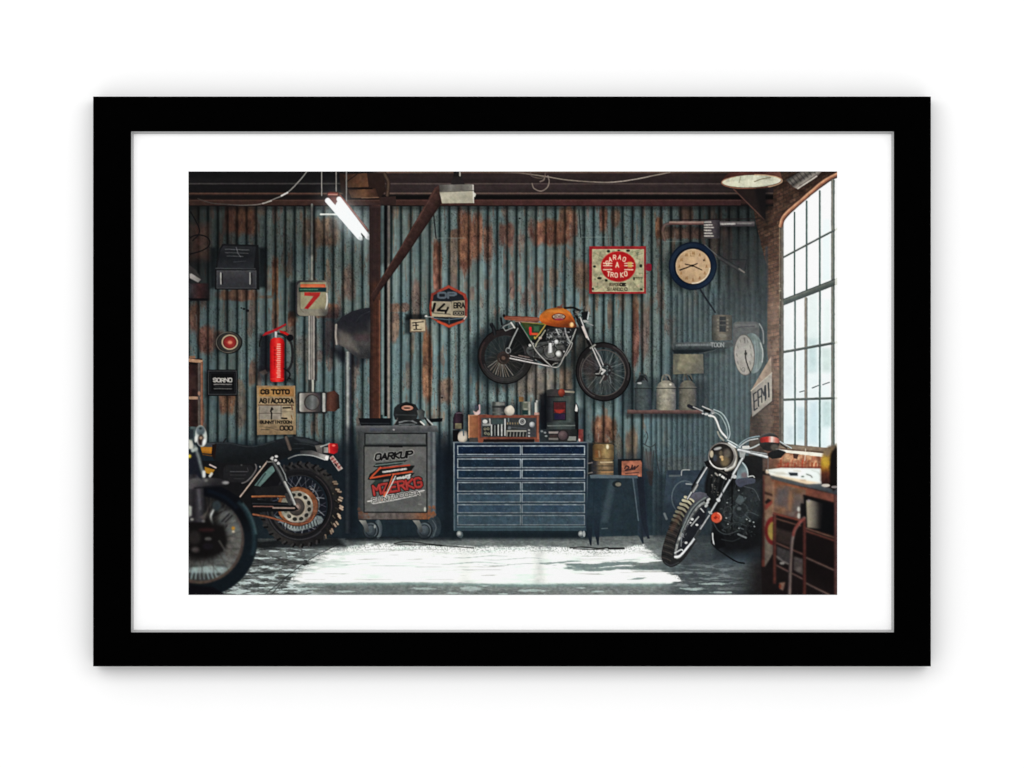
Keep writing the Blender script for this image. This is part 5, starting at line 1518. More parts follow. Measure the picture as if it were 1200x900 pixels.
line([(639, 381), (632, 391), (627, 397)], 1.3, (196, 158, 74), own=False)
line([(610.6, 379.6), (618, 391), (622.4, 398.4)], 1.8, (24, 74, 48), own=False)
line([(612, 377.4), (640, 380.2)], 1.2, (128, 128, 44), own=False)
line([(621.4, 384.4), (621.8, 391.4)], 3, (222, 36, 44), own=False)
poly([(622, 390), (631, 390), (629.6, 393), (623.6, 392.6)], (206, 76, 40), own=False)
rect(625.4, 382, 632, 388.6, (54, 92, 62), blur=1, own=False)
ell(626.6, 395.6, 1, 1.4, (180, 150, 60), own=False)
sub('rear_light', BIKE, 'small black tail light')
line([(576, 380.4), (578.4, 385), (579.6, 391)], 4.4, [(14, 15, 17), (40, 42, 44), (12, 12, 14)])
line([(576.6, 380.6), (577, 384)], 1.6, (20, 24, 28), own=False)
sub('rack', BIKE, 'silver wire rack behind the seat')
line([(589, 383), (599.6, 378.4), (602.6, 383.4), (592.4, 387.6), (589, 383)], 1.2, (140, 142, 138))
line([(585, 386), (590, 381), (601, 375)], 1.4, (44, 46, 48))
line([(587, 373), (588, 380)], 2.4, (18, 20, 22))
line([(599, 378), (603, 384)], 1.8, (206, 204, 196), own=False)
sub('seat', BIKE, 'slim brown leather seat')
poly([(589.6, 369.6), (592, 370), (620, 371), (631.6, 372), (632.6, 375.6), (630, 377.6), (612, 376.4), (592, 374.6), (590, 372)], vg(369, 378, (66, 38, 34), (126, 64, 46), (150, 84, 62), (70, 38, 30)), nz=.12)
line([(595, 371.6), (630, 373.6)], .9, (176, 108, 86), a=.6, own=False)
line([(604, 376.6), (631, 378.4)], 1.1, (150, 112, 96), own=False)
ell(590.6, 370, 1.6, 1.8, (22, 20, 20), own=False)
sub('fuel_tank', BIKE, 'orange fuel tank with an oval badge')
poly([(632, 372.6), (635, 367), (641, 362.6), (650, 360.6), (659, 360.8), (665, 363.4), (670, 369), (674, 377), (675.4, 383), (668, 384), (652, 383), (636, 379)], lg((648, 360), (654, 384), (120, 72, 28), (196, 104, 34), (202, 96, 30), (168, 72, 24), (92, 42, 20)), sm=4, nz=.14)
poly([(634, 377), (640, 378), (656, 381), (672, 382), (672, 384), (650, 383)], (136, 56, 20), blur=1.2, a=.6, own=False)
poly([(638, 366), (646, 363), (658, 363), (664, 367), (650, 365.6)], (240, 156, 60), blur=2, a=.45, own=False)
poly([(660, 362), (668, 367), (673, 377), (670, 372)], (226, 140, 50), blur=1.5, a=.6, own=False)
ell(670, 380.4, 1.9, 2.6, (255, 236, 190), blur=1.2, own=False)
ell(669.6, 380.8, 2.6, 2.4, (248, 176, 90), blur=1.8, a=.6, own=False)
ell(654.8, 371.4, 8.2, 4.2, (92, 34, 22))
ell(654.8, 371, 6.8, 2.9, (196, 176, 152))
ell(655, 374.2, 5.4, 1.2, (150, 44, 64), own=False)
text('BONEO', 650, 369.6, 10, 2.8, (120, 92, 80), .8, own=False)
ell(656, 360, 3.4, 1.4, (104, 54, 40), own=False)
line([(656, 359.4), (659, 357)], 1.4, (110, 64, 56), own=False)
sub('handlebar', BIKE, 'black handlebar with levers')
line([(662, 361), (672, 360.4), (679, 364)], 2.4, (20, 20, 21))
line([(672.6, 365), (677.6, 375), (681, 379)], 3, (20, 21, 22))
dots(672, 359, 690, 373, 34, [(18, 18, 19), (40, 42, 42), (110, 110, 106), (26, 26, 27)], (.4, 1.1), 131, .85, ln=3)
sub('headlight', BIKE, 'small black headlight')
poly([(681, 366), (688.6, 364.6), (690, 369), (688.4, 375), (683, 375)], (20, 22, 24))
line([(690, 366), (688.6, 374)], 1.5, (176, 182, 180))
line([(684, 376), (690, 377), (688, 378.6), (695, 381.4)], 1, (150, 152, 150))
ell(685, 376.6, 3.6, 1.6, (170, 168, 162), a=.8, own=False)
sub('fork', BIKE, 'chrome front fork')
line([(678, 376), (686, 392), (693, 404)], 5, [(16, 16, 17), (40, 42, 43), (16, 16, 17)])
line([(680.4, 373), (689, 396), (705.5, 433.6)], 2.9, [(40, 42, 42), (120, 118, 114), (244, 240, 234), (110, 110, 108), (36, 36, 36)])
line([(682.6, 383), (687.6, 395.4)], 2.2, (210, 196, 186), own=False)
line([(697, 408), (703, 418), (706.6, 427)], 2.4, [(40, 42, 42), (196, 196, 192), (60, 60, 60)])
line([(689, 400), (692, 406)], 3.6, (18, 18, 19))
line([(692, 408), (697.4, 404)], 2, (150, 148, 140), own=False)
line([(704, 432), (709, 434.4), (705, 438)], 2, (206, 204, 198))
line([(705, 432), (702, 438), (698, 438)], 1.2, (160, 158, 152), own=False)

# ---- scrambler at the left, rear half
shade([(290, 520), (420, 520), (420, 640), (290, 640)], .35, 10, (14, 20, 26))
shade([(300, 634), (395, 630), (405, 640), (300, 643)], .8, 3, (14, 16, 18))
T = SCR = thing('motorcycle', 'black scrambler motorcycle parked at the left with a knobbly rear tyre')
poly([(221, 540), (300, 540), (312, 596), (300, 606), (221, 590)], (20, 20, 22))
sub('wheel', SCR, 'rear wheel with wire spokes')
ell(345.6, 594, 37, 38, (20, 23, 30))
poly([(304, 596), (320, 604), (330, 612), (344, 622), (330, 622), (312, 612)], (120, 134, 130), a=.0)
poly([(322, 604), (346, 614), (372, 604), (378, 612), (356, 621), (340, 621)], lg((330, 604), (350, 622), (120, 138, 132), (196, 204, 194), (150, 164, 158)), a=.75, blur=1, sm=3)
spokes(348, 594, 34, 36, 44, (96, 98, 108), .5, .6, .7)
spokes(348, 594, 33, 35, 11, (176, 176, 176), .5, .7, .7, off=.5)
for i in range(12):
    x = 334 + i * 3.3
    line([(x, 612 + abs(i - 5) * -.4), (x + (i - 5) * .4, 619.6 - abs(i - 5.4) * .5)], 1, (30, 36, 38), own=False)
line([(363, 570), (371, 578), (374, 590), (372, 600)], 1.6, (150, 152, 150), sm=4, a=.5, own=False)
dots(360, 566, 376, 606, 26, [(190, 190, 186), (40, 50, 60), (90, 110, 130)], (.4, .8), 141, .8, ln=3)
ell(351, 593, 12, 12, (44, 40, 38))
sub('tyre', SCR, 'knobbly tyre with sunlit blocks')
ell(352, 591.2, 48.4, 49.2, lg((305, 560), (398, 630), (24, 25, 28), (38, 38, 40), (48, 46, 44), (30, 28, 28), (20, 20, 22)), ring=15.4, rot=10, nz=.25)
ell(350, 592, 37, 39, (12, 12, 14), ring=3, own=False)
ell(351, 592, 40.5, 42, (24, 24, 26), ring=6, blur=1, a=.85, own=False)
ell(351, 592, 39, 41, (66, 66, 68), ring=1.6, arc=(50, 170), a=.6, own=False)
ell(350.5, 592, 38.6, 40, (66, 56, 58), ring=1, arc=(-60, 50), a=.7, own=False)
for i in range(60):
    an = math.radians(-185 + i * 6)
    for k, (r, l) in enumerate(((47.4, 3.2), (42.6, 3.6))):
        an = an + (.03 if i % 2 else -.02)
        x, y = 352 + (r + (.8 if i % 3 else -.7)) * math.cos(an + k * .05), 591.2 + (r + 1) * math.sin(an + k * .05)
        dx, dy = math.cos(an + .5), math.sin(an + .5)
        d = math.degrees(an)
        lit = max(0, 1 - abs(d - 6) / 52)
        if k == 0 and lit > .12:
            c = (110 + 90 * lit, 92 + 82 * lit, 76 + 70 * lit)
        elif k == 1:
            c = (40 + 34 * lit, 39 + 32 * lit, 37 + 24 * lit)
            if lit < .3:
                continue
            c = (60 + 70 * lit, 54 + 62 * lit, 46 + 50 * lit) if i % 2 else (16, 15, 15)
        else:
            c = (14, 13, 14) if i % 2 else (52, 50, 50)
        line([(x - dx * l / 2, y - dy * l / 2), (x + dx * l / 2, y + dy * l / 2)], 2.3 if k == 0 else 1.7, c, nz=.2, own=(k == 0), a=.95 if k == 0 else .75)
        if k == 0 and lit > .12:
            line([(x - dx * l / 2 - 1.4, y - dy * l / 2 + 1.4), (x + dx * l / 2 - 1, y + dy * l / 2 + 1.6)], 1, (40, 22, 16), own=False)
for i in range(26):
    an = math.radians(-170 + i * 5)
    x, y = 352 + 44.5 * math.cos(an), 591.2 + 45 * math.sin(an)
    line([(x - 1.4, y - 1), (x + 1.4, y + 1)], 2.4, (56, 54, 52) if i % 2 else (12, 12, 13), a=.7, own=False)
sub('sprocket', SCR, 'orange sprocket with a drilled cream disc')
ell(349, 593.4, 24.2, 23.4, (44, 30, 24))
ell(349, 593.4, 23.6, 22.8, lg((332, 575), (370, 610), (100, 64, 42), (146, 86, 50), (122, 72, 46), (104, 66, 52)), nz=.4)
ell(348, 594, 19, 18.8, lg((335, 580), (365, 610), (134, 128, 114), (176, 168, 150), (126, 120, 108)), nz=.3)
for k in range(12):
    an = k * math.pi / 6 + .2
    ell(348.4 + 14.4 * math.cos(an), 594 + 14.6 * math.sin(an), 2.2, 2.7, (40, 40, 36), rot=math.degrees(an), own=False)
ell(348, 594, 10.6, 11.4, (164, 150, 130), own=False)
ell(347.6, 594, 9.6, 10.4, rg(346, 592, 11, (92, 82, 76), (74, 66, 62), (56, 52, 48)), nz=.2)
ell(348, 594, 4.4, 4.4, (110, 92, 84), own=False)
ell(348, 594, 2.4, 2.4, (150, 130, 122), own=False)
poly([(330, 586), (338, 582), (340, 606), (330, 604)], (120, 118, 104), a=.6, blur=2, own=False)
sub('swingarm', SCR, 'black swingarm with a chain')
poly([(296, 570), (336, 568), (344, 584), (300, 580)], (26, 26, 28), blur=1)
poly([(294, 585), (344, 590), (350, 597), (344, 599), (294, 600)], (16, 17, 19))
line([(296, 582), (318, 581.6), (336, 582)], 3, [(60, 36, 26), (172, 110, 64), (120, 64, 40), (46, 28, 22)], nz=.3)
line([(297, 602.6), (314, 605.6), (330, 610), (346, 613.6), (362, 611.4), (368, 604)], 2.6, [(60, 34, 26), (152, 92, 62), (104, 58, 42)], sm=5, nz=.3)
line([(297, 593.4), (320, 593.6)], 1.2, (140, 96, 84), own=False)
line([(320, 595), (345, 595.4)], 1.8, (150, 128, 116), own=False)
line([(296, 590), (340, 591)], 1.2, (40, 42, 46), own=False)
use(SCR)
poly([(309, 543), (322, 541), (330, 560), (326, 569), (308, 571), (302, 568)], (18, 18, 21))
poly([(318, 546), (321, 545), (322, 552), (305, 570), (298, 569), (308, 556)], (92, 120, 114), nz=.1)
line([(311, 555), (301, 569)], 1.6, (44, 60, 60), blur=.8, own=False)
sub('side_panel', SCR, 'dark side panel with a rounded grey edge')
poly([(258, 540), (300, 542), (301, 548), (296, 558), (288, 566), (262, 566), (256, 556)], (22, 22, 24))
rect(262, 545, 297, 565, (30, 30, 32), r=5)
line([(299, 543), (300.4, 549), (296, 557), (289, 564), (284, 566)], 2.2, [(40, 40, 42), (116, 112, 110), (36, 36, 38)], sm=5)
line([(270, 552.6), (290, 552.6)], 1, (74, 74, 76), own=False)
line([(270, 556.6), (288, 556.6)], .8, (54, 54, 56), own=False)
line([(290, 548), (291, 552)], .8, (60, 60, 62), own=False)
line([(274, 561), (286, 561)], .8, (50, 50, 52), own=False)
sub('seat', SCR, 'long black quilted seat')
poly([(238, 519.6), (252, 518), (266, 518), (282, 520.6), (296, 522.6), (306, 521), (318, 517), (331, 513.6), (345, 511.6), (358, 512.4), (370, 516), (381, 522), (386, 528), (384, 535), (366, 530.6), (350, 530), (338, 535), (326, 541), (312, 549), (300, 543.6), (268, 543), (252, 540), (247, 532), (238, 524)],
     lg((300, 514), (304, 546), (32, 36, 40), (26, 30, 33), (20, 23, 25), (22, 24, 26)), sm=3, nz=.08)
line([(252, 519.4), (268, 519.4), (290, 523.4), (306, 521.6), (322, 517)], 1, (52, 58, 62), sm=4, a=.7, own=False)
poly([(346, 513.4), (360, 514.4), (374, 519), (370, 521), (352, 518)], (58, 64, 68), blur=1.5, a=.7, own=False)
line([(345, 520), (362, 521), (376, 526)], 1.2, (50, 56, 60), sm=4, a=.6, own=False)
line([(340, 526), (356, 525)], 1, (44, 48, 52), a=.6, own=False)
line([(335.6, 513), (340, 526)], 4.2, [(48, 42, 38), (100, 88, 80), (60, 52, 48)])
line([(262, 518), (265, 514)], 1.8, (26, 28, 30))
sub('mudguard', SCR, 'dark mudguard with a chrome edge')
poly([(352, 528), (366, 528), (378, 532), (386, 534), (384, 539.6), (380, 539), (366, 534), (352, 532)], lg((352, 528), (384, 540), (40, 42, 44), (96, 94, 92), (200, 198, 190)), nz=.1)
line([(338, 537.4), (346, 534), (356, 533), (368, 534.4), (381, 539)], 1.2, ([(120, 124, 122), (160, 164, 160), (196, 196, 192)],), sm=5)
ell(383, 536.6, 2, 2.4, (236, 232, 226), own=False)
poly([(369, 522), (378, 521), (378, 532), (372, 530)], (96, 92, 88), blur=.8, nz=.2)
line([(376, 523.4), (386, 519.8)], 1.6, (160, 164, 158))
rect(379, 524, 385, 530.6, hg(379, 385, (110, 108, 102), (170, 166, 158)), nz=.15)
sub('tail_light', SCR, 'red tail light')
poly([(384.4, 521), (387, 519.4), (395.6, 519.8), (396.6, 524), (395.6, 530), (391, 532), (385, 530.6)], hg(384, 397, (214, 54, 48), (196, 24, 30), (172, 18, 26), (120, 20, 26)), nz=.1)
line([(385.6, 521), (386, 530)], 1.4, (240, 120, 104), a=.7, own=False)
ell(391, 522, 2, 1.2, (236, 100, 88), own=False)
sub('number_plate', SCR, 'small white number plate with red marks')
poly([(386, 536.6), (390.4, 533.6), (402, 549), (396.6, 552.4)], (182, 170, 160))
line([(389.2, 536.6), (397.6, 548.6)], 3.4, (176, 120, 112), own=False)
for k in range(4):
    t = k / 3
    line([(388 + 8.4 * t, 539 + 9 * t), (391 + 8 * t, 536.8 + 9 * t)], 1.3, (120, 52, 52), own=False)
line([(392.6, 543.6), (394.4, 546)], 1.8, (40, 30, 34), own=False)
sub('shock', SCR, 'grey rear shock absorber')
line([(320, 540), (328, 554), (334, 567)], 6.6, [(14, 14, 16), (44, 46, 46), (96, 98, 96), (46, 48, 50), (16, 16, 18)])
line([(326, 541), (334, 556), (336, 563)], 1.3, (130, 134, 132), own=False)
line([(334, 566), (340, 578), (345, 590)], 4.4, [(40, 42, 42), (206, 206, 198), (130, 130, 126), (44, 44, 44)])
line([(336, 580), (340, 590)], 4.4, (50, 50, 50))
for (x, y) in ((319.6, 536.6), (324, 534.8), (323, 539.4), (326.4, 543), (318.4, 538)):
    ell(x, y, 2, 1.6, (190, 188, 184))
ell(321.4, 537.2, 1.2, 1, (26, 26, 28), own=False)
sub('frame', SCR, 'frame tube with a pink highlight')
line([(316, 540.6), (300, 562), (283, 582)], 5.4, [(14, 13, 14), (24, 22, 22), (18, 16, 17)])
line([(313, 541), (297, 562), (281.6, 582)], 1.8, [(96, 80, 72), (212, 190, 172), (130, 108, 98)])
line([(313, 541.4), (320, 541)], 1.5, (110, 108, 104))
ell(304.8, 547, 1, 1, (170, 168, 160), own=False)
ell(283, 545, 1.2, 1.2, (60, 60, 62), own=False)
sub('fuel_tank', SCR, 'orange and black fuel tank end')
poly([(236, 519), (252, 519), (251, 524), (238, 524)], (62, 66, 70))
poly([(235, 523.4), (249, 524), (248.6, 532), (237, 531)], vg(523, 533, (150, 98, 28), (178, 112, 30), (120, 72, 22)), nz=.12)
poly([(249, 521), (254, 520), (252, 538), (247.6, 534)], (28, 18, 16))
line([(238, 532.6), (248, 534)], 1.4, (90, 56, 24), own=False)
poly([(240, 547), (252, 550.4), (248, 556), (240, 554)], (176, 122, 30), blur=.6)
line([(246, 544.6), (253, 548)], 1.8, (196, 178, 170), blur=.6)

# ---- the nearest motorcycle, cut by the left edge and out of focus
T = NEAR = thing('motorcycle', 'dark out of focus motorcycle front at the left picture edge')
sub('wheel', NEAR, 'front wheel with wire spokes')
WC = (237, 632)
ell(237, 633, 50, 54, lambda X, Y: ramp([(0, (26, 26, 28)), (.25, (40, 38, 38)), (.45, (78, 76, 74)), (.62, (120, 124, 120)), (.8, (148, 160, 156)), (1, (88, 98, 98))], np.clip((Y - 584) / 104 * .72 + (X - 221) / 66 * .28, 0, 1)) * (.52 + .55 * fbm(X, Y, 9, 1.8, 155, 4))[..., None], blur=1, a=.96, nz=.3)
poly([(221, 665), (250, 663), (271, 666), (262, 671), (221, 671)], (170, 192, 188), blur=1.4, a=.8, nz=.3)
poly([(221, 672), (258, 672), (250, 680), (221, 682)], (36, 38, 38), blur=1.5, a=.75)
for i in range(7):
    line([(226 + i * 4.2, 670), (224 + i * 5.2, 678)], 2, (176, 200, 200), blur=.9, a=.8, own=False)
dots(262, 610, 284, 668, 60, [(150, 146, 138), (64, 60, 58), (176, 172, 164), (52, 48, 48)], (.5, 1.2), 151, .6, ln=4, ang=-10)
poly([(258, 596), (272, 600), (283, 622), (283, 634), (268, 634), (256, 612)], (108, 114, 110), blur=4, a=.75, own=False)
poly([(262, 626), (284, 624), (284, 662), (266, 664)], (104, 100, 94), blur=5, a=.6, nz=.4, own=False)
for (p, q) in (((252, 604), (265, 597)), ((260, 611), (269, 602)), ((264, 612), (272, 604)), ((256, 597), (262, 592)), ((264, 619), (266, 616))):
    line([p, q], 1.6, (24, 22, 24), blur=.6, own=False)
spokes(WC[0], WC[1], 49, 53, 30, (60, 54, 50), .3, 1, .55)
spokes(WC[0], WC[1], 49, 53, 30, (130, 122, 114), .3, .7, .4, off=.5)
line([(250, 598), (247, 605), (248.4, 612), (251, 619), (251.6, 624)], 3.4, [(60, 66, 64), (236, 240, 234), (210, 214, 206), (70, 74, 72)], sm=5, blur=.6)
ell(251, 623, 3, 3.4, (226, 232, 226), blur=1, own=False)
ell(254, 592.6, 5, 6, (50, 62, 66), blur=1.6, a=.9, own=False)
ell(273.4, 619, 2, 2.2, (196, 136, 40), blur=.6, own=False)
ell(273.6, 623, 1.6, 1.2, (240, 226, 190), blur=.6, own=False)
ell(236, 630, 52, 55.6, lg((240, 580), (270, 690), (62, 58, 56), (84, 72, 68), (74, 62, 56), (96, 78, 64)), ring=5, blur=.9, nz=.2)
sub('tyre', NEAR, 'black tyre')
ell(233.4, 632.6, 68.4, 67, lg((235, 570), (300, 630), (8, 10, 16), (10, 12, 18), (10, 12, 16), (16, 24, 30)), ring=15.6, blur=1, nz=.1)
ell(233.4, 632.6, 68, 67, (104, 140, 142), ring=2.4, arc=(-40, -6), blur=1.8, a=.6, own=False)
ell(233.4, 632.6, 66.6, 65, (44, 70, 76), ring=4, arc=(-44, 16), blur=2.4, a=.55, own=False)
ell(233.4, 632.6, 60, 60, (14, 24, 36), ring=4, arc=(-80, -40), blur=2, a=.7, own=False)
poly([(222, 686), (250, 688), (264, 697), (222, 697)], (12, 11, 17), blur=1)
sub('hub', NEAR, 'dark wheel hub')
ell(236, 632, 30, 25, (17, 15, 15), blur=7)
ell(229, 622, 20, 14, (18, 16, 16), blur=5)
poly([(248, 618), (262, 616), (266, 634), (262, 646), (250, 650)], (20, 18, 18), blur=2)
ell(229, 644, 4.4, 3, (104, 94, 90), blur=2.4, a=.7)
ell(244, 631.4, 4, 2, (110, 108, 104), blur=1.2, a=.8)
ell(228, 630, 7, 8, (52, 48, 46), blur=3, a=.7)
ell(244, 640, 6, 4, (30, 26, 34), blur=2, a=.8)
line([(257, 634), (262, 642), (266, 650)], 2, (84, 80, 76), blur=.8, sm=3)
ell(242, 621, 9, 2, (90, 44, 44), blur=2, a=.5)
sub('fork', NEAR, 'dark front fork')
poly([(221, 540), (231, 546), (238, 556), (240, 600), (238, 612), (221, 612)], hg(221, 240, (58, 56, 58), (36, 34, 38), (70, 68, 72), (30, 30, 34)), blur=1)
line([(231.6, 563), (234.6, 596)], 3.2, (86, 84, 90), blur=1)
poly([(221, 592), (225, 594), (224.6, 604), (221, 606)], (196, 200, 186), blur=1)
poly([(234, 606), (242, 600), (246, 590), (240, 610)], (120, 108, 100), blur=1.2, a=.6)
ell(225, 608.6, 2, 1.4, (180, 176, 170), blur=.8)
ell(238.4, 610.6, 2.2, 1.6, (120, 118, 118), blur=.8)
sub('mudguard', NEAR, 'dark grey front mudguard')
poly([(221, 562), (240, 560), (258, 561), (268, 565.4), (266, 568), (254, 569), (240, 570), (221, 573)], lg((235, 560), (245, 572), (86, 84, 84), (60, 58, 60), (38, 37, 40)), blur=1, sm=3)
ell(264.4, 565.6, 4, 1.8, (160, 158, 156), blur=1.2, own=False)
ell(241.6, 563, 2, 1.6, (126, 124, 122), blur=1, own=False)
line([(228, 572), (262, 569)], 1.6, (22, 22, 26), blur=.8, own=False)
sub('handlebar', NEAR, 'blurred chrome lamp brackets')
poly([(221, 530), (230, 532), (236, 542), (240, 556), (236, 562), (230, 556), (221, 556)], (24, 27, 36), blur=1)
line([(229, 524), (233, 536), (236, 548), (239, 556)], 5, [(40, 44, 48), (120, 130, 128), (50, 56, 60)], sm=5, blur=.8)
poly([(221, 515), (225, 516), (227, 522), (226, 527), (221, 526)], (206, 206, 192), blur=1.2)
line([(226, 528), (230, 526)], 4, (176, 186, 180), blur=1)
ell(222, 534.6, 2.2, 2.2, (236, 206, 60), blur=.8)
line([(239, 553), (239, 558)], 3.6, (236, 240, 234), blur=.8)
line([(246, 558), (248, 555)], 3, (226, 226, 216), blur=.8)
rect(221, 503, 227, 514, (36, 42, 48), blur=1)
sub('mirror', NEAR, 'oval chrome mirror')
ell(235.8, 511, 6.8, 12.6, (206, 210, 204), blur=.8, rot=-6)
ell(235.2, 504.6, 5, 5.6, lg((232, 500), (240, 510), (110, 124, 126), (64, 76, 82)), blur=.8)
ell(235, 502, 1.8, 1.4, (24, 32, 36), blur=.6)
ell(235.6, 515.6, 3.6, 6.4, (38, 28, 26), blur=.8)
ell(235.6, 513.2, 1.8, 1.8, (196, 160, 132), blur=.7)
ell(239, 518, 1.8, 4, (246, 248, 244), blur=.8, rot=14)
ell(229.6, 514.6, 1.6, 4, (232, 234, 228), blur=.8, rot=4)

# ---- chopper at the right
shade([(842, 546), (895, 556), (895, 655), (836, 655)], .55, 6, (14, 16, 20))
shade([(785, 640), (840, 620), (890, 632), (880, 650), (800, 668)], .35, 6, (30, 36, 40))
shade([(730, 664), (780, 660), (800, 664), (790, 669), (740, 668)], .5, 2, (70, 84, 86))
T = CHO = thing('motorcycle', 'black and chrome chopper motorcycle leaning on its stand at the right')
poly([(836, 600), (893, 596), (893, 640), (876, 646), (850, 648), (836, 636)], (16, 16, 18), blur=6, a=.95, nz=.2)
poly([(831, 548), (846, 552), (866, 534), (893, 538), (894, 600), (888, 622), (872, 630), (858, 634), (842, 636), (834, 626), (838, 600), (826, 590), (826, 566)], (17, 18, 20), blur=2, nz=.2)
rect(868, 534, 893, 566, (19, 19, 20), blur=1)
sub('engine', CHO, 'dark engine with scattered glints')
poly([(845, 575), (880, 566), (890, 580), (887, 616), (868, 628), (848, 628), (842, 606)], lg((850, 570), (885, 636), (24, 27, 29), (32, 36, 38), (20, 22, 24), (16, 18, 20)), blur=3, nz=.4)
poly([(872, 566), (892, 562), (891, 606), (880, 610), (876, 590)], (44, 50, 54), blur=4, a=.6, nz=.2)
for (p, q, c) in (((848, 580), (854, 624), 44), ((862, 576), (850, 600), 52), ((874, 596), (858, 616), 60), ((884, 584), (872, 626), 40), ((856, 606), (872, 612), 64), ((848, 616), (866, 622), 50), ((860, 584), (880, 574), 46)):
    line([p, q], 3, (c * .9, c, c), blur=1.6, a=.7, nz=.4)
poly([(866, 580), (875, 583), (868, 592), (861, 588)], (74, 84, 86), blur=.8)
poly([(856, 594), (872, 592), (878, 606), (866, 616), (852, 608)], (44, 50, 52), blur=1.5)
line([(862, 590), (872, 602), (880, 610)], 1.2, (70, 78, 80), own=False, blur=.5)
line([(858, 552), (857.6, 620)], 1.4, (8, 9, 10), own=False)
dots(846, 572, 888, 628, 150, [(60, 68, 70), (8, 9, 10), (40, 46, 48), (12, 13, 14), (92, 98, 98)], (.4, 1.2), 161, .5, ln=2)
for (x, y) in ((852, 589), (865.6, 574.6), (875, 608.6), (878.4, 610.4), (883, 612), (869, 614), (851, 607), (853, 614), (884, 617), (866, 619)):
    ell(x, y, 1, .8, (150, 156, 154), own=False, blur=.5)
line([(865, 626), (874, 630)], 2.2, (110, 116, 116), blur=.6)
line([(866, 618), (871, 620)], 1.6, (70, 76, 78), own=False)
ell(844.8, 632.4, 2.2, 2, (120, 120, 116), blur=.8)
poly([(834, 624), (848, 628), (850, 640), (840, 644), (833, 636)], (12, 12, 14), blur=1)
line([(835, 625), (835.4, 632), (836.6, 638)], 1.5, (210, 212, 210), blur=.5)
sub('stand', CHO, 'thin black stand cable')
line([(835.6, 638), (840, 643), (850, 650), (860, 656.6), (866, 659), (872, 660)], 1.7, (14, 16, 18), sm=5)
sub('fuel_tank', CHO, 'blue grey fuel tank')
poly([(864, 552), (866, 545), (870, 541.6), (874, 545), (876.6, 552), (876, 562), (870, 568), (863, 564)], lg((864, 548), (877, 560), (74, 88, 92), (122, 142, 148), (84, 98, 104)), sm=4, nz=.08)
line([(870, 542), (875.4, 550), (876.4, 558)], 1.4, (196, 210, 210), sm=4, own=False)
ell(872, 557, 3.6, 3.4, (116, 90, 92), blur=1.6, a=.7, own=False)
poly([(862, 562), (872, 560), (884, 560.6), (884, 566), (874, 568), (868, 571), (863, 568)], (64, 68, 82), sm=3, blur=.8)
line([(877, 558.6), (882, 557.6), (884, 559.4)], 1.3, (206, 208, 204), sm=3)
sub('wheel', CHO, 'front wheel with chrome rim')
poly([(820, 588), (829, 586), (829, 594), (822, 612), (812, 632), (800, 650), (791, 655), (789, 650), (791, 630), (800, 606)], (24, 26, 29))
ell(808.6, 621.6, 9.6, 37, lg((796, 612), (820, 628), (110, 112, 110), (44, 46, 50), (30, 32, 38)), rot=27, nz=.3)
ell(809.4, 621.6, 9.8, 37, (124, 126, 122), rot=27, ring=3, arc=(60, 300), nz=.6, own=False)
ell(812, 622, 7.4, 33, (28, 30, 36), rot=27)
line([(790.6, 652.6), (797, 651), (806, 641), (815, 629), (822, 616)], 2.4, ([(250, 250, 246), (236, 238, 236), (200, 202, 204), (110, 112, 116)],), sm=5)
line([(791, 648), (798, 644), (800, 645)], 1.6, (210, 214, 210), sm=3)
line([(825, 588), (815, 596), (806, 610), (799.6, 626), (798, 640)], 1.2, (150, 156, 156), sm=5, a=.8)
dots(793, 604, 812, 646, 60, [(150, 154, 150), (60, 62, 62), (196, 196, 190), (30, 32, 34)], (.3, .8), 171, .8, ln=2, inside=lambda x, y: abs((x - 803) * .89 + (y - 622) * .45) < 4.5)
for (x, y, r) in ((811, 608.4, 1.9), (804, 636, 1.8), (816.6, 615, 1.7), (809, 612.6, 1.2)):
    ell(x, y, r, r * .8, (212, 212, 208), blur=.4, own=False)
line([(818.6, 605.6), (810, 616)], 1.5, (170, 172, 170), own=False)
line([(821, 596), (824.6, 600)], 1.4, (196, 196, 192), own=False)
sub('tyre', CHO, 'ribbed front tyre lit on its tread')
poly([(806, 583), (801, 587), (794, 598), (786, 613), (779.6, 630), (775.6, 645), (775.2, 654), (778, 660), (784, 664), (790, 663.8), (799, 658), (809, 645), (816.4, 633), (812, 637), (800, 651.4), (792, 655), (789.6, 650), (791, 636), (797, 619), (806, 602), (815, 590), (812, 585)], lg((780, 600), (800, 668), (38, 34, 34), (46, 42, 40), (36, 35, 35), (26, 26, 28)), sm=3, nz=.14)
rbs = [(808.4, 584.6), (805.6, 588.4), (802.6, 592.6), (799.8, 597), (797, 601.6), (794.4, 606.4), (792, 611)]
for i, (x, y) in enumerate(rbs):
    k = 1 - i * .1
    line([(x - 5.6 + i * .3, y - 2.2), (x + .8, y - .4), (x + 4.6 - i * .3, y + 3.4)], 3.2, tuple(v * k for v in (206, 198, 164)), sm=4, blur=.5, nz=.15)
    line([(x - 6.6 + i * .2, y + .6), (x, y + 1.8), (x + 4, y + 5.4)], 1.5, (30, 28, 26), sm=4)
for i in range(12):
    t = i / 11
    x, y = 789.6 - 11 * t + 1 * t * t, 614 + 40 * t
    line([(x - 4.4, y - 1.2), (x + 2.6, y + 1), (x + 6, y + 3)], 1.3, (70, 62, 58) if i % 2 else (22, 20, 20), a=.8, own=False)
poly([(798, 598), (792, 606), (784, 622), (788, 624), (796, 610)], (96, 66, 54), blur=2, a=.5, own=False)
line([(779, 659), (786, 662.6), (795, 659)], 1.5, (60, 62, 66), sm=4, a=.6, own=False)
sub('mudguard', CHO, 'grey front mudguard')
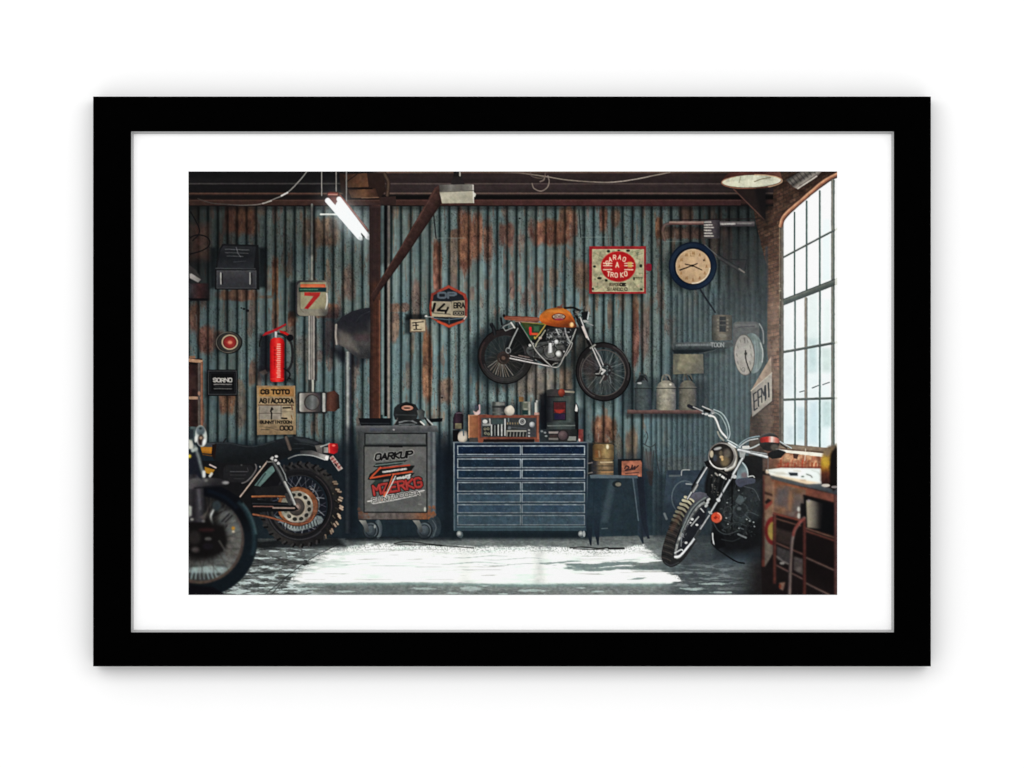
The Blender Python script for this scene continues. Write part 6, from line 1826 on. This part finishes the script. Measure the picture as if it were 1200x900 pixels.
poly([(807, 582), (812, 578), (820, 576.4), (828, 578.4), (832, 582), (826, 586), (818, 592), (812, 600), (806, 610), (800, 622), (800, 610), (808, 594), (814, 587)], lg((812, 577), (818, 592), (96, 94, 106), (84, 84, 94), (60, 62, 66)), sm=3, nz=.1)
line([(826, 583.6), (818, 589), (810, 598), (804, 610), (799, 622)], 3, [(40, 44, 44), (132, 140, 138), (70, 76, 78)], sm=5)
for (x, y) in ((830, 585.6), (829, 589), (827.6, 592.6), (833, 583)):
    ell(x, y, 2.4, 1.5, (190, 192, 188), rot=-40)
sub('fork', CHO, 'chrome telescopic fork')
poly([(832, 548), (846, 556), (838, 590), (828, 580), (830, 560)], (22, 24, 26))
for i in range(5):
    line([(834 + i * 3, 556), (832 + i * 2.4, 578)], 1, (52, 52, 52) if i % 2 else (10, 10, 10), a=.8, own=False)
dots(832, 556, 842, 580, 30, [(80, 74, 66), (12, 12, 12), (130, 126, 118)], (.4, 1), 181, .7)
line([(829.4, 546), (814, 571), (806, 584)], 3.1, [(26, 28, 30), (110, 114, 116), (246, 248, 246), (150, 154, 156), (30, 32, 34)])
line([(825, 547), (810.6, 571)], 1.4, (12, 12, 13))
line([(815.8, 569), (812.4, 574.6)], 5.4, [(40, 42, 44), (190, 190, 186), (70, 72, 74), (24, 24, 26)])
line([(870.4, 536.4), (858, 558)], 4, [(40, 42, 44), (130, 134, 134), (252, 254, 252), (160, 164, 164), (30, 32, 34)])
line([(857, 559.6), (842, 585)], 3.6, [(30, 32, 34), (120, 124, 126), (250, 250, 250), (140, 144, 146), (24, 26, 28)])
line([(856, 557.4), (861, 558.6)], 4.4, (206, 208, 206))
ell(841.6, 586, 2.6, 2.4, (200, 204, 202))
line([(839.6, 589.4), (832.4, 601)], 3.4, [(30, 32, 34), (110, 112, 114), (226, 228, 226), (120, 124, 124), (24, 26, 28)])
line([(830.6, 604.6), (820, 621)], 3.2, [(24, 26, 28), (100, 104, 106), (214, 216, 214), (100, 104, 106), (24, 26, 28)])
line([(820, 622), (815, 630)], 3.4, (50, 54, 56))
line([(831, 600), (835, 602.6)], 2.4, (170, 172, 170))
poly([(825, 541), (831, 539), (848, 549), (858, 556), (856, 562), (843, 556), (828, 547)], (18, 18, 19))
line([(843.6, 556.4), (850, 561)], 2.6, (216, 214, 208))
line([(838.4, 554.6), (841, 557)], 2, (150, 146, 138))
line([(832, 545), (852, 556)], 1, (70, 66, 62), own=False)
sub('indicator', CHO, 'orange round indicator')
ell(839.6, 606.6, 6.8, 6.8, (70, 26, 16))
ell(839.6, 606.4, 6.2, 6.2, rg(838.6, 605.6, 7, (206, 60, 30), (222, 72, 42), (196, 84, 60)))
ell(839.6, 606.4, 6, 6, (248, 178, 150), ring=1.3, arc=(-80, 30), own=False, a=.8)
ell(838.4, 606.6, 2.2, 1.8, (150, 30, 20), a=.8, own=False)
dots(836, 603, 843, 610, 8, [(236, 110, 70), (150, 34, 20)], (.4, .8), 191, .7)
sub('headlight', CHO, 'round chrome headlight with a dark lens')
line([(846, 520), (858, 524), (862, 534), (860, 546), (852, 550)], 6.4, [(30, 30, 30), (130, 122, 108), (232, 230, 222), (150, 146, 136), (60, 58, 56)], sm=6)
poly([(842, 518), (849, 517), (852, 520), (846, 521)], (48, 46, 44))
ell(846, 534.4, 16.2, 15.8, lg((833, 520), (860, 548), (90, 84, 78), (190, 186, 178), (70, 66, 62)), rot=10)
ell(845.4, 534.2, 14.4, 14.2, (28, 24, 22), rot=10)
ell(845, 534.4, 12.6, 12.6, rg(848, 537, 16, (64, 54, 44), (44, 40, 36), (22, 20, 19)), rot=10)
ell(833.8, 532, 2.2, 4.2, (206, 190, 160), blur=1, own=False)
ell(841, 525.6, 4.6, 1.6, (170, 170, 166), blur=1, rot=-14, own=False)
ell(849.6, 540.6, 5, 6, (112, 96, 68), blur=2.5, own=False)
ell(845.4, 535.6, 2.2, 1.8, (206, 172, 120), blur=.8, own=False)
ell(846.4, 538.4, 1.4, 1.6, (214, 176, 116), blur=.6, own=False)
ell(852, 531, 4, 5, (120, 112, 98), blur=2, a=.6, own=False)
ell(838, 536.6, 2.4, 4, (56, 62, 72), blur=1.2, a=.8, own=False)
ell(844.6, 531, 2, 3, (110, 96, 76), blur=1.2, a=.7, own=False)
ell(846, 534.4, 16.2, 15.8, (236, 232, 222), ring=1.3, arc=(60, 150), own=False, rot=10)
line([(852, 551), (856, 548)], 1.6, (210, 206, 196), own=False)
sub('handlebar', CHO, 'high chrome handlebar with cables')
bar_c = [(70, 76, 78), (170, 186, 186), (240, 246, 244), (120, 136, 138), (60, 68, 70)]
line([(831, 487), (837, 488.6), (840, 494), (842.6, 501), (846, 507), (852, 513.6)], 2.8, [(90, 90, 86), (252, 252, 248), (226, 228, 222), (120, 118, 108)], sm=6)
line([(841, 506), (843, 511), (848, 516)], 2, (170, 164, 148), sm=4, a=.8)
line([(837, 480.4), (845, 484), (850.6, 491), (854, 500), (855, 509), (853, 515)], 2.6, [(70, 84, 86), (196, 212, 210), (110, 130, 132), (60, 70, 72)], sm=6)
line([(836, 482.6), (843, 486), (848, 493), (851.6, 502), (852.6, 512)], 1.8, [(80, 90, 92), (176, 194, 192), (70, 80, 82)], sm=6)
line([(853, 516), (860, 519.6), (867, 524)], 2.6, bar_c)
line([(854, 519), (862, 524)], 2, (226, 230, 228))
line([(807, 475.6), (812, 478), (815, 478)], 4, (30, 30, 38))
line([(813, 477), (823, 481.6)], 2.2, [(40, 40, 42), (206, 204, 200), (60, 60, 62)])
line([(823.6, 476.4), (834, 481)], 2.2, [(60, 60, 60), (230, 230, 226), (70, 70, 70)])
poly([(825.4, 479), (833, 481.4), (832, 484.4), (824.6, 482)], (14, 14, 15))
poly([(833, 481), (836.6, 480), (837.6, 484.6), (834, 486)], (150, 152, 150), nz=.2)
ell(827.6, 485.4, 2.4, 1.4, (200, 200, 196))
ell(823.6, 484.6, 1.4, 1, (190, 190, 186))
ell(832.4, 487, 1.6, 1.4, (214, 212, 206))
line([(864, 524.6), (870, 518), (878, 513.6), (889, 511.4)], 2.6, [(60, 76, 80), (160, 180, 184), (90, 110, 114), (50, 60, 64)], sm=6)
line([(866, 524), (876, 516.6), (888, 514)], 1.2, (206, 214, 212), sm=4)
line([(868, 526), (880, 525), (890, 520.4)], 2.2, [(60, 66, 66), (236, 240, 236), (120, 126, 124)], sm=4)
line([(871, 524), (877, 523.6)], 3, (226, 224, 216), own=False)
line([(866, 527.4), (882, 531), (898, 535.4)], 4, [(120, 124, 124), (250, 252, 250), (190, 194, 194), (50, 54, 56)])
line([(880, 529), (898, 532)], 2.2, [(40, 44, 44), (190, 192, 190), (40, 44, 44)])
poly([(866, 528), (874, 530), (872, 537), (867, 536)], (150, 152, 150), nz=.2)
line([(900, 536), (900, 552)], 1, (110, 112, 112), a=.7)
line([(914, 517.6), (927, 525)], 2, [(110, 120, 120), (236, 240, 238), (60, 64, 64)])
line([(915, 520.6), (922, 525)], 1.4, (20, 22, 22))
sub('grip', CHO, 'black grip end')
poly([(900, 531), (908, 526.6), (916, 527), (921, 530), (915, 536.6), (905, 537.6), (900, 535)], (16, 16, 17))
line([(913, 526.4), (919, 528.4)], 1, (190, 188, 180))
use(CHO)
# cables and small fittings round the fork and engine
for pts, wd_, c_ in (([(846, 556), (838, 566), (836, 578), (840, 588)], 1.1, (40, 44, 46)), ([(850, 560), (846, 574), (850, 590), (846, 604)], 1.2, (58, 64, 66)), ([(862, 568), (860, 584), (866, 600), (862, 618)], 1.2, (48, 54, 56)),
                     ([(836, 612), (842, 622), (852, 626), (864, 622)], 1.6, (66, 72, 74)), ([(872, 570), (884, 574), (890, 586)], 1.4, (84, 92, 96)), ([(868, 604), (878, 600), (888, 604)], 2.2, (70, 78, 80)),
                     ([(852, 618), (862, 612), (874, 616)], 2.6, (54, 60, 62)), ([(846, 632), (858, 634), (868, 630)], 2, (40, 44, 46))):
    line(pts, wd_, [tuple(v * .4 for v in c_), c_, tuple(v * .5 for v in c_)], sm=5, own=False, a=.9)
ell(868, 598, 9, 9, (62, 70, 72), ring=1.2, a=.6, own=False)
ell(868, 598, 6.4, 6.4, (30, 34, 36), a=.7, own=False)
ell(866, 596, 2.6, 2, (96, 104, 106), blur=1, a=.7, own=False)
ell(853, 600, 5.4, 7, (70, 76, 78), ring=1, a=.5, own=False)
T = thing('helmet', 'black helmet with a shiny red band resting on the chopper handlebar')
ell(901.6, 518, 11.8, 10.6, lg((896, 508), (906, 529), (52, 50, 50), (40, 38, 38), (22, 20, 20), (34, 30, 28)), rot=4, nz=.1)
poly([(891, 513.6), (897, 511.8), (906, 511.6), (912.4, 514), (913, 519), (906, 518.4), (897, 518.2), (891.4, 518.4)], hg(890, 914, (96, 20, 20), (166, 28, 24), (196, 44, 34), (250, 226, 214), (206, 110, 92), (120, 50, 44)), sm=3, nz=.1)
ell(907.6, 524, 4.6, 3.6, (96, 88, 78), blur=1.6, a=.7, own=False)
line([(894, 509.6), (901, 507.6), (908, 509)], 1.4, (84, 82, 80), sm=4, a=.6, own=False)
# ------------------------------------------------------------------ haze of the daylight, softness and grain of the print
w = (slice(0, NH), slice(0, NW))
X, Y = grid(w)
hz = np.exp(-((X - 905) / 70) ** 2 - ((Y - 430) / 120) ** 2) * .19
INK += (np.array([176, 186, 184]) - INK) * hz[..., None]
hz = np.exp(-((X - 640) / 220) ** 2 - ((Y - 640) / 50) ** 2) * .05
INK += (np.array([120, 150, 156]) - INK) * hz[..., None]
vign = 1 - .16 * sst(330, 221, X) * sst(520, 640, Y)
INK *= vign[..., None]


def soften(A, s):
    r = int(3 * s) + 1
    k = np.exp(-np.arange(-r, r + 1) ** 2 / (2 * s * s))
    k /= k.sum()
    for ax in (0, 1):
        P = np.pad(A, [(r, r) if i == ax else (0, 0) for i in range(3)], mode='edge')
        n = A.shape[ax]
        A = sum(kk * (P[j:j + n] if ax == 0 else P[:, j:j + n]) for j, kk in enumerate(k))
    return A


# the picture is a photograph: slightly uneven edges and mottled tones
dx = (fbm(X, Y, 3.4, 3.4, 101, 3) - .5) * .45 * RES
dy = (fbm(X, Y, 3.4, 3.4, 105, 3) - .5) * .45 * RES
jj, ii = np.mgrid[0:NH, 0:NW].astype(np.float32)
u, v = np.clip(ii + dx, 0, NW - 1.001), np.clip(jj + dy, 0, NH - 1.001)
i0, j0 = u.astype(int), v.astype(int)
fu, fv = (u - i0)[..., None], (v - j0)[..., None]
INK = (INK[j0, i0] * (1 - fu) + INK[j0, i0 + 1] * fu) * (1 - fv) + (INK[j0 + 1, i0] * (1 - fu) + INK[j0 + 1, i0 + 1] * fu) * fv
mott = (fbm(X, Y, 5, 5, 111, 4) - .5) * .22
bright = np.clip((250 - INK.max(-1)) / 60, 0, 1)
INK = INK * (1 + mott * bright)[..., None]
lum = INK @ np.array([.3, .59, .11], np.float32)
INK = lum[..., None] + (INK - lum[..., None]) * .92
bloom = soften(np.clip(INK - 205, 0, 60), 9.0)
INK = np.minimum(255, INK + bloom * .42)
# the bench and the nearest motorcycle stand out of focus
fam = [i for i, it in enumerate(ITEMS) if i in (BENCH, NEAR) or it[1] in (BENCH, NEAR)]
mk = soften(np.isin(IDS, fam).astype(np.float32)[..., None], 1.5)
INK = INK + (soften(INK, 1.35) - INK) * mk * .85
INK = soften(INK, .52)
INK = INK + (INK - soften(INK, 1.5)) * .55
rn = np.random.default_rng(77)
g = soften(rn.standard_normal((NH, NW, 1)), .7) * 4.2 + soften(rn.standard_normal((NH, NW, 3)), 1.6) * 5.0
INK = INK + g * (np.clip(INK.mean(-1, keepdims=True) / 60, .25, 1) * np.clip((262 - INK.mean(-1, keepdims=True)) / 60, 0, 1))
INK = np.clip(INK, 3, 255).astype(np.float32)
# ================================================================== BLENDER
import bpy
from mathutils import Vector

C = bpy.context.scene.collection
D_CAM = 3.4                                   # camera to the sheet


def px(x, y, depth=0.0):
    """millimetres of the layout to metres in the room; depth > 0 is towards the viewer"""
    return ((x - 600) / 1000, -depth, (450 - y) / 1000)


def material(name, col, rough=.6, spec=.2, bump=0, scale=400, var=.0):
    m = bpy.data.materials.new(name)
    m.use_nodes = True
    nt = m.node_tree
    b = nt.nodes['Principled BSDF']
    b.inputs['Roughness'].default_value = rough
    b.inputs['Specular IOR Level'].default_value = spec
    b.inputs['Base Color'].default_value = (*col, 1)
    tc = nt.nodes.new('ShaderNodeTexCoord')
    nz = nt.nodes.new('ShaderNodeTexNoise')
    nz.inputs['Scale'].default_value = scale
    nz.inputs['Detail'].default_value = 4
    nt.links.new(tc.outputs['Object'], nz.inputs['Vector'])
    if var:
        mx = nt.nodes.new('ShaderNodeMix')
        mx.data_type = 'RGBA'
        mx.inputs['A'].default_value = (*[c * (1 - var) for c in col], 1)
        mx.inputs['B'].default_value = (*[min(1, c * (1 + var)) for c in col], 1)
        nt.links.new(nz.outputs['Fac'], mx.inputs['Factor'])
        nt.links.new(mx.outputs['Result'], b.inputs['Base Color'])
    if bump:
        bp = nt.nodes.new('ShaderNodeBump')
        bp.inputs['Strength'].default_value = bump
        bp.inputs['Distance'].default_value = .0005
        nt.links.new(nz.outputs['Fac'], bp.inputs['Height'])
        nt.links.new(bp.outputs['Normal'], b.inputs['Normal'])
    return m


M_WALL = material('white_paint', (.9, .9, .9), .9, .1, .08, 250)
M_BLACK = material('black_lacquer', (.0005, .0005, .0005), .9, .0, .03, 60, .3)
M_SHADOW_SLIP = material('grey_shadow_slip', (.42, .42, .42), .8, .05, .05, 500)  # mid grey put in for the shadow along the inner rail edges
M_MOUNT = material('white_mount_board', (.9, .9, .9), .95, .05, .06, 900)
M_PAPER = material('white_paper', (.88, .88, .88), .9, .05, .04, 900)
M_BACK = material('brown_backing_board', (.22, .16, .10), .9, .1, .1, 300, .15)
M_METAL = material('steel', (.5, .5, .5), .35, .5, .05, 300)

M_INK = bpy.data.materials.new('printed_ink')
M_INK.use_nodes = True
nt = M_INK.node_tree
b = nt.nodes['Principled BSDF']
b.inputs['Roughness'].default_value = .85
b.inputs['Specular IOR Level'].default_value = .03
at = nt.nodes.new('ShaderNodeAttribute')
at.attribute_name = 'ink'
tc = nt.nodes.new('ShaderNodeTexCoord')
nz = nt.nodes.new('ShaderNodeTexNoise')
nz.inputs['Scale'].default_value = 1400
nz.inputs['Detail'].default_value = 2
nt.links.new(tc.outputs['Object'], nz.inputs['Vector'])
rmp = nt.nodes.new('ShaderNodeMapRange')
rmp.inputs['To Min'].default_value = .93
rmp.inputs['To Max'].default_value = 1.07
nt.links.new(nz.outputs['Fac'], rmp.inputs['Value'])
mul = nt.nodes.new('ShaderNodeVectorMath')
mul.operation = 'SCALE'
nt.links.new(at.outputs['Color'], mul.inputs[0])
nt.links.new(rmp.outputs['Result'], mul.inputs['Scale'])
nt.links.new(mul.outputs['Vector'], b.inputs['Base Color'])


def mesh_obj(name, verts, faces, mat, parent=None):
    me = bpy.data.meshes.new(name)
    me.from_pydata(verts, [], faces)
    me.materials.append(mat)
    me.update()
    o = bpy.data.objects.new(name, me)
    C.objects.link(o)
    o.parent = parent
    return o


def solid_box(name, x0, y0, x1, y1, d0, d1, mat, parent=None):
    v = [px(x, y, d) for d in (d0, d1) for (x, y) in ((x0, y0), (x1, y0), (x1, y1), (x0, y1))]
    f = [(0, 1, 2, 3), (7, 6, 5, 4), (0, 4, 5, 1), (1, 5, 6, 2), (2, 6, 7, 3), (3, 7, 4, 0)]
    return mesh_obj(name, v, f, mat, parent)


def empty(name, loc):
    o = bpy.data.objects.new(name, None)
    C.objects.link(o)
    o.location = loc
    o.empty_display_size = .05
    return o


def keep(o):
    """children are built in room coordinates"""
    o.matrix_parent_inverse = Matrix.Translation(-Vector(o.parent.location)) if o.parent else Matrix()


from mathutils import Matrix

# ---- the white wall behind
WALL_D = -.0225
wall = mesh_obj('wall', [(-4, -WALL_D, -3), (4, -WALL_D, -3), (4, -WALL_D, 3), (-4, -WALL_D, 3)], [(0, 1, 2, 3)], M_WALL)
wall['label'] = 'plain white wall behind the framed picture'
wall['category'] = 'wall'
wall['kind'] = 'structure'

# ---- the frame
FR = empty('picture_frame', px(600, 781))
FR['label'] = 'black picture frame with a wide white mount around the garage print'
FR['category'] = 'picture frame'
FD = .009                                     # frame face stands this far in front of the mount
k = (D_CAM - FD) / D_CAM                      # real size of what the layout measures at the face


def at_depth(x, y, d):
    s = (D_CAM - d) / D_CAM
    X, Yy, Z = px(x, y, d)
    return (X * s, Yy, Z * s)


OUT = (109, 113, 1091, 781)
INN = (153.6, 154, 1047.6, 741)
BACK = -.0215


def rail(side):
    (a0, b0, a1, b1), (c0, d0, c1, d1) = OUT, INN
    q = {'top': ((a0, b0), (a1, b0), (c1, d0), (c0, d0)), 'right': ((a1, b0), (a1, b1), (c1, d1), (c1, d0)),
         'bottom': ((a1, b1), (a0, b1), (c0, d1), (c1, d1)), 'left': ((a0, b1), (a0, b0), (c0, d0), (c0, d1))}[side]
    # small rounded arris along the outer edge, flat face, square inner edge
    base = [at_depth(x, y, FD) for x, y in q]
    prof_out = [(0, BACK - FD), (0, -.0012), (.0004, -.0004), (.0012, 0)]
    verts, faces = [], []
    n = {'top': (0, -1), 'right': (-1, 0), 'bottom': (0, 1), 'left': (1, 0)}[side]   # inward in x, z
    for end in (0, 1):
        p = Vector(base[end])
        other = Vector(base[1 - end])
        along = (other - p).normalized()
        for (inw, dep) in prof_out:
            verts.append(p + Vector((n[0] * inw, -dep, n[1] * inw)) + along * inw)
        pin = Vector(base[3 - end])
        verts.append(pin)
        verts.append(pin + Vector((0, FD - .0005, 0)))
    m = len(verts) // 2
    for i in range(m - 1):
        faces.append((i, i + 1, m + i + 1, m + i))
    faces.append((m - 1, 0, m, 2 * m - 1))
    faces.append(tuple(range(m)))
    faces.append(tuple(range(2 * m - 1, m - 1, -1)))
    o = mesh_obj('rail', [tuple(v) for v in verts], faces, M_BLACK, FR)
    o['label'] = side + ' black rail of the frame'
    keep(o)
    # grey bevelled strip added to give the shadow lines inside the rails
    w = 3.0
    e = {'top': ((c0, d0), (c1, d0), (c1 - w, d0 + w), (c0 + w, d0 + w)), 'right': ((c1, d0), (c1, d1), (c1 - w, d1 - w), (c1 - w, d0 + w)),
         'bottom': ((c1, d1), (c0, d1), (c0 + w, d1 - w), (c1 - w, d1 - w)), 'left': ((c0, d1), (c0, d0), (c0 + w, d0 + w), (c0 + w, d1 - w))}[side]
    v = [at_depth(*e[0], .0084), at_depth(*e[1], .0084), at_depth(*e[2], .0006), at_depth(*e[3], .0006)]
    v += [at_depth(*e[0], .0002), at_depth(*e[1], .0002), at_depth(*e[2], .0002), at_depth(*e[3], .0002)]
    shadow_lip = mesh_obj('shadow_slip', v, [(0, 1, 2, 3), (7, 6, 5, 4), (0, 4, 5, 1), (1, 5, 6, 2), (2, 6, 7, 3), (3, 7, 4, 0)], M_SHADOW_SLIP, o)
    shadow_lip.matrix_parent_inverse = o.matrix_parent_inverse.inverted() @ Matrix.Translation(-Vector(FR.location)) if False else Matrix()


for s in ('top', 'right', 'bottom', 'left'):
    rail(s)
mount = solid_box('mount_board', 140, 140, 1061, 755, -.0025, 0, M_MOUNT, FR)
mount['label'] = 'wide white mount board inside the frame'
keep(mount)
bk = solid_box('backing_board', 120, 124, 1080, 770, -.0075, -.003, M_BACK, FR)
keep(bk)
hg_ = solid_box('hanger', 560, 140, 640, 160, WALL_D + .0005, -.008, M_METAL, FR)
keep(hg_)

# ---- the print: a sheet of paper carrying the lattice of ink dots
PR = empty('art_print', px(601, 697))
PR['label'] = 'colour print of a rusty motorcycle workshop mounted inside the black frame'
PR['category'] = 'art print'
pap = solid_box('paper', X0 - .2, Y0 - .2, X0 + WID + .2, Y0 + HEI + .2, .0001, .0009, M_PAPER, PR)
keep(pap)

E_LIGHT = 1.265                                # brightness the lamps give a perfect white
s = INK / 255.0
lin = np.where(s <= .04045, s / 12.92, ((s + .055) / 1.055) ** 2.4) / E_LIGHT
lin = np.minimum(lin, .9)
gx, gy = np.meshgrid(XS, YS)
GV = np.stack([(gx - 600) / 1000, np.full_like(gx, -.00095), (450 - gy) / 1000], -1).reshape(-1, 3)
GC = np.concatenate([lin, np.ones(lin.shape[:2] + (1,), np.float32)], -1).reshape(-1, 4)
cell = IDS[:-1, :-1].copy()
base_index = (np.arange(NH - 1)[:, None] * NW + np.arange(NW - 1)[None, :])
# fold pieces of a few dots into what they belong to
cnt = np.bincount(cell.ravel(), minlength=len(ITEMS))
for i in range(len(ITEMS) - 1, -1, -1):
    if ITEMS[i][1] >= 0 and 0 < cnt[i] < 5:
        cell[cell == i] = ITEMS[i][1]
cnt = np.bincount(cell.ravel(), minlength=len(ITEMS))
built = {}


def ink_mesh(name, ids):
    q = base_index[np.isin(cell, ids)]
    quads = np.stack([q, q + NW, q + NW + 1, q + 1], -1)
    used, inv = np.unique(quads, return_inverse=True)
    inv = inv.reshape(-1).astype(np.int32)
    me = bpy.data.meshes.new(name)
    nf = len(q)
    me.vertices.add(len(used))
    me.vertices.foreach_set('co', GV[used].astype(np.float32).ravel())
    me.loops.add(nf * 4)
    me.loops.foreach_set('vertex_index', inv)
    me.polygons.add(nf)
    me.polygons.foreach_set('loop_start', np.arange(0, nf * 4, 4, dtype=np.int32))
    me.polygons.foreach_set('loop_total', np.full(nf, 4, dtype=np.int32))
    a = me.attributes.new('ink', 'FLOAT_COLOR', 'POINT')
    a.data.foreach_set('color', GC[used].astype(np.float32).ravel())
    me.materials.append(M_INK)
    me.update(calc_edges=True)
    o = bpy.data.objects.new(name, me)
    C.objects.link(o)
    return o


for i, (name, par, label) in enumerate(ITEMS):
    kids = [j for j in range(len(ITEMS)) if ITEMS[j][1] == i and cnt[j]]
    if not cnt[i]:
        if par < 0 and kids:                  # wholly covered by its own parts: let the first one stand for it
            cell[cell == kids[0]] = i
            cnt[i], cnt[kids[0]] = cnt[kids[0]], 0
        else:
            continue
    o = ink_mesh(name, [i])
    o.parent = PR if par < 0 else built[par]
    if par < 0:
        keep(o)
    if label:
        o['label'] = label
    built[i] = o

# ---- camera
cam = bpy.data.cameras.new('camera')
co = bpy.data.objects.new('camera', cam)
C.objects.link(co)
cam.sensor_width = 36
cam.lens = 36 * D_CAM / 1.2
cam.clip_end = 60
co.location = (0, -D_CAM, 0)
co.rotation_euler = (math.radians(90), 0, 0)
bpy.context.scene.camera = co

# ---- light: an even white studio with a large soft box high in front
wld = bpy.data.worlds.new('World')
bpy.context.scene.world = wld
wld.use_nodes = True
wld.node_tree.nodes['Background'].inputs['Color'].default_value = (1, 1, 1, 1)
wld.node_tree.nodes['Background'].inputs['Strength'].default_value = .855


def soft_box(name, loc, target, sx, sy, watts):
    l = bpy.data.lights.new(name, 'AREA')
    l.shape = 'RECTANGLE'
    l.size, l.size_y = sx, sy
    l.energy = watts
    o = bpy.data.objects.new(name, l)
    C.objects.link(o)
    o.location = loc
    o.rotation_euler = (Vector(target) - Vector(loc)).to_track_quat('-Z', 'Y').to_euler()


soft_box('soft_box', (-.1, -3.6, 1.35), (0, 0, 0), 7.0, 2.0, 82)
sc = bpy.context.scene
sc.view_settings.view_transform = 'Standard'
sc.view_settings.look = 'None'
sc.view_settings.exposure = 0
sc.view_settings.gamma = 1
sc.cycles.max_bounces = 4
